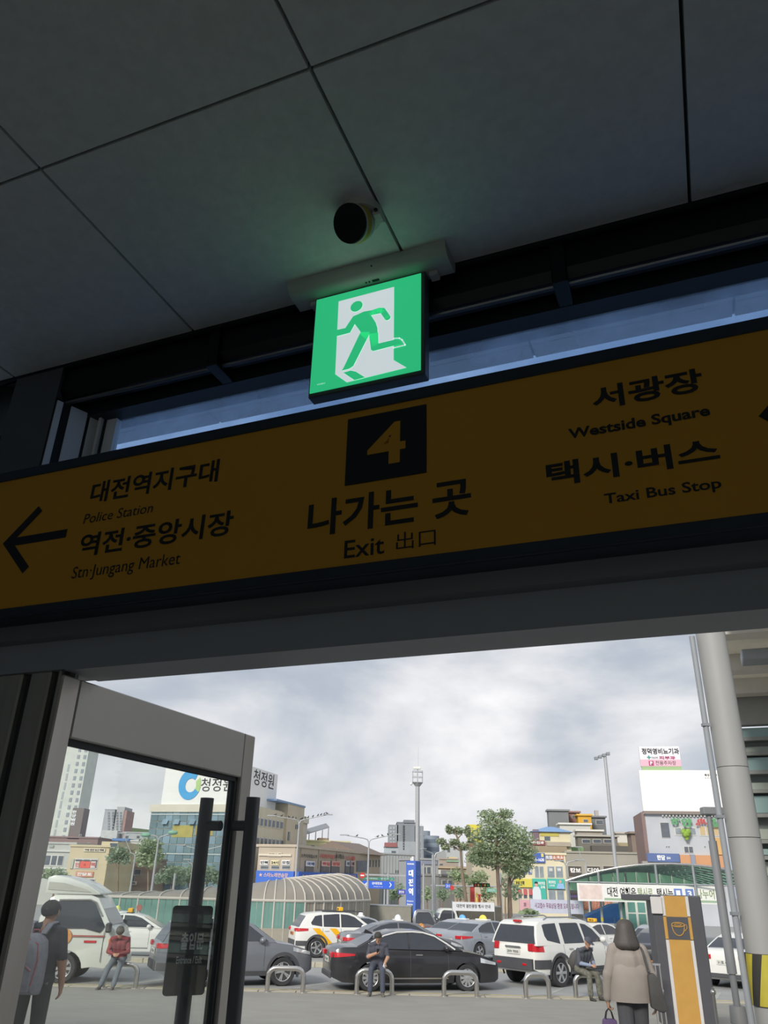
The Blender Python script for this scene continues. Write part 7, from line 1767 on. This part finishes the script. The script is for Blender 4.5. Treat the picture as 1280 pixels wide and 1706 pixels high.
gboard((604.5, 1461, 657, 1466.6), '3f8a78', '← 대전IC   중앙로 →', 0.0, (0.1, 0.95, 0.2, 0.8)); gboard((663, 1482, 676, 1490), '4a4fb0', '중앙로', 0.02)
x0, z0 = gx(604, 1458.5); o = MB().cyl((x0, -0.24, z0), (x0, -0.18, z0), 0.3, n=20).build('no_entry_sign', mat('sign_red_disc', 'c8403c', 0.5), t); MB().box(x0 - 0.2, x0 + 0.2, -0.26, -0.24, z0 - 0.06, z0 + 0.06).build('white_bar', M_WINK, o)
# traffic signal mast
d = 88; t, h, p = post('traffic_signal', 'traffic signal mast with a long arm over the crossing', 833, 1454, 0, d, 0.14, catg='traffic light')
def gx(px, py): q = at(px, py, d); return q.x - p.x, q.z - gz(d)
a, b = gx(718, 1475.5), gx(833, 1477); MB().tube([(a[0], 0, a[1]), (b[0], 0, b[1])], 0.07, 8).build('arm', M_POLE, t, smooth=1)
for px in (797, 808): x0, z0 = gx(px, 1475); s_ = MB().box(x0 - 0.5, x0 + 0.5, -0.2, -0.05, z0 - 0.16, z0 + 0.2).build('signal_head', M_BLACK, t, bevel=0.03); [MB().cyl((x0 + k * 0.3, -0.22, z0 + .02), (x0 + k * 0.3, -0.2, z0 + .02), 0.11, n=12).build('lens', mat('lens_%d' % k, ('8a3030', '8a7030', '2f6a48')[k + 1], 0.3), s_) for k in (-1, 0, 1)]
gboard((742, 1472, 751, 1480), '3566d8', '211', 0.02); gboard((811, 1480, 827, 1486.5), '6fb09c', '중앙로역', 0.0)
x0, z0 = gx(753, 1479); MB().cyl((x0, -0.24, z0), (x0, -0.18, z0), 0.22, n=18).build('red_disc', mat('sign_red_disc', 'c8403c'), t)
x0, z0 = gx(769, 1464); MB().cyl((x0, 0, z0 - 1.0), (x0, 0, z0), 0.03, n=6).build('sensor_mast', M_POLE, t)
# red gate pillars and small statue
for px, w_, y0, lab in ((787, 0.55, 1478, 'tall red pillar at the market gate'), (799, 0.25, 1492, 'thin red pillar at the market gate')):
    q = at(px, y0, 110); t = thing('gate_pillar', lab, 'pillar', (q.x, 110, gz(110)), 0); h = q.z - gz(110); MB().box(-w_ / 2, w_ / 2, -w_ / 2, w_ / 2, 0, h).build('shaft', mat('gate_red', 'c85048', 0.6, var=0.06), t, bevel=0.03); MB().box(-w_ / 2 - .1, w_ / 2 + .1, -w_ / 2 - .1, w_ / 2 + .1, h, h + 0.15).build('cap', mat('gate_red', 'c85048'), t)
q = at(794.5, 1486, 108); t = thing('statue', 'small gold statue beside the red gate pillar', 'statue', (q.x, 108, gz(108)), 0); h = q.z - gz(108)
MB().box(-.3, .3, -.3, .3, 0, h * 0.4).build('plinth', M_GREYM, t); MB().lathe([(0.25, h * 0.4), (0.3, h * 0.5), (0.18, h * 0.75), (0.12, h * 0.85), (0.16, h * 0.93), (0.02, h)], n=12).build('figure', mat('statue_gold', 'c8a858', 0.4, 0.3), t, smooth=1)
for px, y0, dd, lab in ((706, 1439, 72, 'plain grey post right of the blue pylon'), (721, 1424, 74, 'grey post with a sticker behind the taxis'), (1040, 1500, 60, 'post beside the blue tent'), (641, 1482, 93, 'short post under the road sign'), (292, 1455, 62, 'thick tan post before the vaulted roof'), (233, 1512, 46.5, 'short post carrying a red disc by the yellow-box taxi')):
    t, h, p = post('street_post', lab, px, y0, 0, dd, 0.10)
    if px == 233: MB().cyl((0, -0.12, h), (0, -0.06, h), 0.15, n=20).build('red_disc', mat('faded_red', 'a86a60', 0.6), t)
    if px == 721: MB().box(-0.08, 0.08, -0.12, -0.1, 1.2, 1.6).build('sticker', mat('sticker_green', '7fb08a', 0.6), t)

# ------------------------------------------------------------------ trees
M_BARK = mat('pine_bark', '857466', 0.9, var=0.2, scale=3, stretch=(4, 4, 0.6))
def foliage_mb(clusters, n_per, size, flat=0.5, seed=1):
    rnd = random.Random(seed); m = MB()
    for c, rx, ry, rz_ in clusters:
        vol = max(0.2, rx * ry * rz_) ** (2 / 3)
        for _ in range(int(n_per * vol)):
            while True:
                q = Vector((rnd.uniform(-1.3, 1.3), rnd.uniform(-1.3, 1.3), rnd.uniform(-1.3, 1.3)))
                if 0.2 < q.length < 1.0 or (q.length < 1.4 and rnd.random() < 0.22): break
            p = c + Vector((q.x * rx, q.y * ry, q.z * rz_))
            d1 = Vector((rnd.gauss(0, 1), rnd.gauss(0, 1), rnd.gauss(0, flat))).normalized(); d2 = d1.orthogonal(); d2.rotate(Matrix.Rotation(rnd.uniform(0, 6.3), 3, d1)); s_ = size * rnd.uniform(0.6, 1.3)
            m.v += [tuple(p - d1 * s_), tuple(p + d2 * s_ * 0.45), tuple(p + d1 * s_), tuple(p - d2 * s_ * 0.45)]; b = len(m.v); m.f.append((b - 4, b - 3, b - 2, b - 1))
    return m
def tree(name, label, d, trunk, cl, leafm, n_per=220, size=0.18, tr_r=0.2, depth=0.8, barkm=None, seed=1, group=None):
    base = Vector((at(trunk[0][0], 1510, d).x, d, gz(d))); t = thing(name, label, 'tree', base, 0, group)
    tp = [Vector((0, 0, -0.05))] + [at(x, y, d) - base for x, y in trunk]; tp[0].x = tp[1].x
    if tp[1].z < 0.4: tp = [tp[0]] + tp[2:]
    n = len(tp); MB().tube(tp, [tr_r * (1 - 0.6 * i / (n - 1)) for i in range(n)], 10).build('trunk', barkm or M_BARK, t, smooth=1)
    cs = []; rnd = random.Random(seed)
    for cx_, cy_, rx, ry in cl:
        a = at(cx_, cy_, d) - base; sx_ = d / 1419; sz_ = d / 1574; r1 = rx * sx_
        cs.append((a + Vector((0, rnd.uniform(-1, 1) * r1 * 0.5, 0)), r1, r1 * depth, ry * sz_))
        j = min(range(n), key=lambda k: (tp[k] - a).length + (3 if tp[k].z > a.z else 0)); MB().tube([tp[j], (tp[j] + a) / 2 + Vector((0, 0, 0.15)), cs[-1][0]], [tr_r * 0.35, tr_r * 0.22, tr_r * 0.1], 6).build('branch', barkm or M_BARK, t, smooth=1)
    foliage_mb(cs, n_per, size, seed=seed).build('foliage', leafm, t, kind='stuff')
    return t
M_PINE = translucent('pine_needles', 'a8b694', 0.4, 0.25); M_PINE2 = translucent('pine_needles_dry', 'a8b294', 0.4, 0.25); M_LEAF = translucent('broad_leaves', 'a3b48e', 0.4, 0.25); M_LEAF2 = translucent('street_leaves', '9aac92', 0.4, 0.25)
tree('pine_tree', 'large bushy pine with a dense crown in the square', 75, [(833, 1524), (831, 1480), (829, 1447), (826, 1410), (828, 1372)],
     [(812, 1358, 15, 9), (842, 1356, 13, 8), (828, 1374, 28, 11), (848, 1388, 30, 13), (806, 1391, 22, 11), (866, 1400, 22, 11), (800, 1413, 22, 12), (830, 1412, 34, 14), (866, 1417, 24, 11), (804, 1433, 24, 10), (838, 1436, 30, 11), (866, 1440, 22, 11), (860, 1452, 16, 8), (880, 1430, 11, 8), (795, 1428, 14, 8)], M_PINE, 900, 0.13, 0.24, seed=3)
tree('pine_tree', 'second pine trunk beside the large bushy pine', 77, [(850, 1520), (849, 1480), (850, 1455), (858, 1440)], [(848, 1447, 10, 7), (862, 1456, 12, 7), (872, 1447, 12, 7)], M_PINE, 800, 0.13, 0.26, seed=5)
tree('pine_tree', 'thin crooked pine with sparse tufts beside the large pine', 70, [(779, 1517), (774, 1480), (770, 1450), (768, 1418), (763, 1397), (758, 1386)],
     [(749, 1382, 6, 7), (764, 1384, 8, 6), (779, 1385, 5, 8), (735, 1402, 7, 5), (757, 1403, 8, 5), (773, 1410, 9, 6), (743, 1411, 6, 4), (785, 1400, 5, 4)], M_PINE2, 1000, 0.11, 0.17, seed=8)
for i, (lab, d, trunk, cl) in enumerate((
    ('bushy street tree before the cream pawn shop', 96, [(196, 1482), (197, 1450), (198, 1430)], [(197, 1421, 14, 11), (188, 1432, 10, 8), (206, 1430, 11, 9)]),
    ('tall light green street tree before the glass office', 94, [(247, 1484), (247, 1450), (248, 1425)], [(247, 1408, 13, 12), (238, 1424, 14, 12), (258, 1424, 15, 12), (247, 1436, 18, 9), (262, 1410, 8, 8)]),
    ('leafy tree at the left end of the hedge by the glass office', 100, [(285, 1484), (285, 1470)], [(285, 1455, 17, 13), (272, 1464, 12, 8), (298, 1462, 12, 10)]),
    ('leafy tree in the middle of the hedge by the glass office', 101, [(314, 1484), (314, 1472)], [(314, 1458, 17, 14), (330, 1464, 13, 9)]),
    ('leafy tree at the handle side of the hedge by the glass office', 102, [(345, 1484), (345, 1472)], [(345, 1456, 17, 13), (362, 1462, 12, 10)]),
    ('small bush behind the white truck roof', 90, [(90, 1484), (90, 1466)], [(88, 1456, 17, 9), (104, 1462, 10, 7)]),
    ('round street tree left of the crossing', 104, [(737, 1512), (737, 1498)], [(737, 1489, 11, 10)]),
    ('street tree behind the thin pine trunk', 106, [(762, 1512), (762, 1475)], [(762, 1458, 13, 10), (772, 1464, 10, 8)]),
    ('round street tree right of the thin pine trunk', 104, [(767, 1512), (767, 1498)], [(767, 1487, 10, 10)]),
    ('dark street tree under the traffic signal arm', 116, [(806, 1512), (806, 1480)], [(800, 1462, 14, 10), (812, 1488, 12, 11), (790, 1468, 10, 8)]),
    ('street tree between the pine trunks', 98, [(842, 1512), (842, 1490)], [(842, 1474, 10, 16), (858, 1486, 10, 14)]),
    ('low shrub in front of the pink banner', 60, [(880, 1530), (880, 1524)], [(880, 1521, 13, 5)]),
    ('small street tree left of the blue pylon', 100, [(664, 1512), (664, 1495)], [(664, 1484, 9, 11), (655, 1492, 7, 9)]),
    ('small street tree right of the blue pylon', 100, [(712, 1512), (712, 1500)], [(712, 1489, 9, 10)]))):
    tree('street_tree' if 'shrub' not in lab and 'bush behind' not in lab else 'shrub', lab, d, trunk, cl, M_LEAF if i % 2 else M_LEAF2, 420, 0.19, 0.14, seed=20 + i)
bpy.data.scenes.remove(SCRATCH)
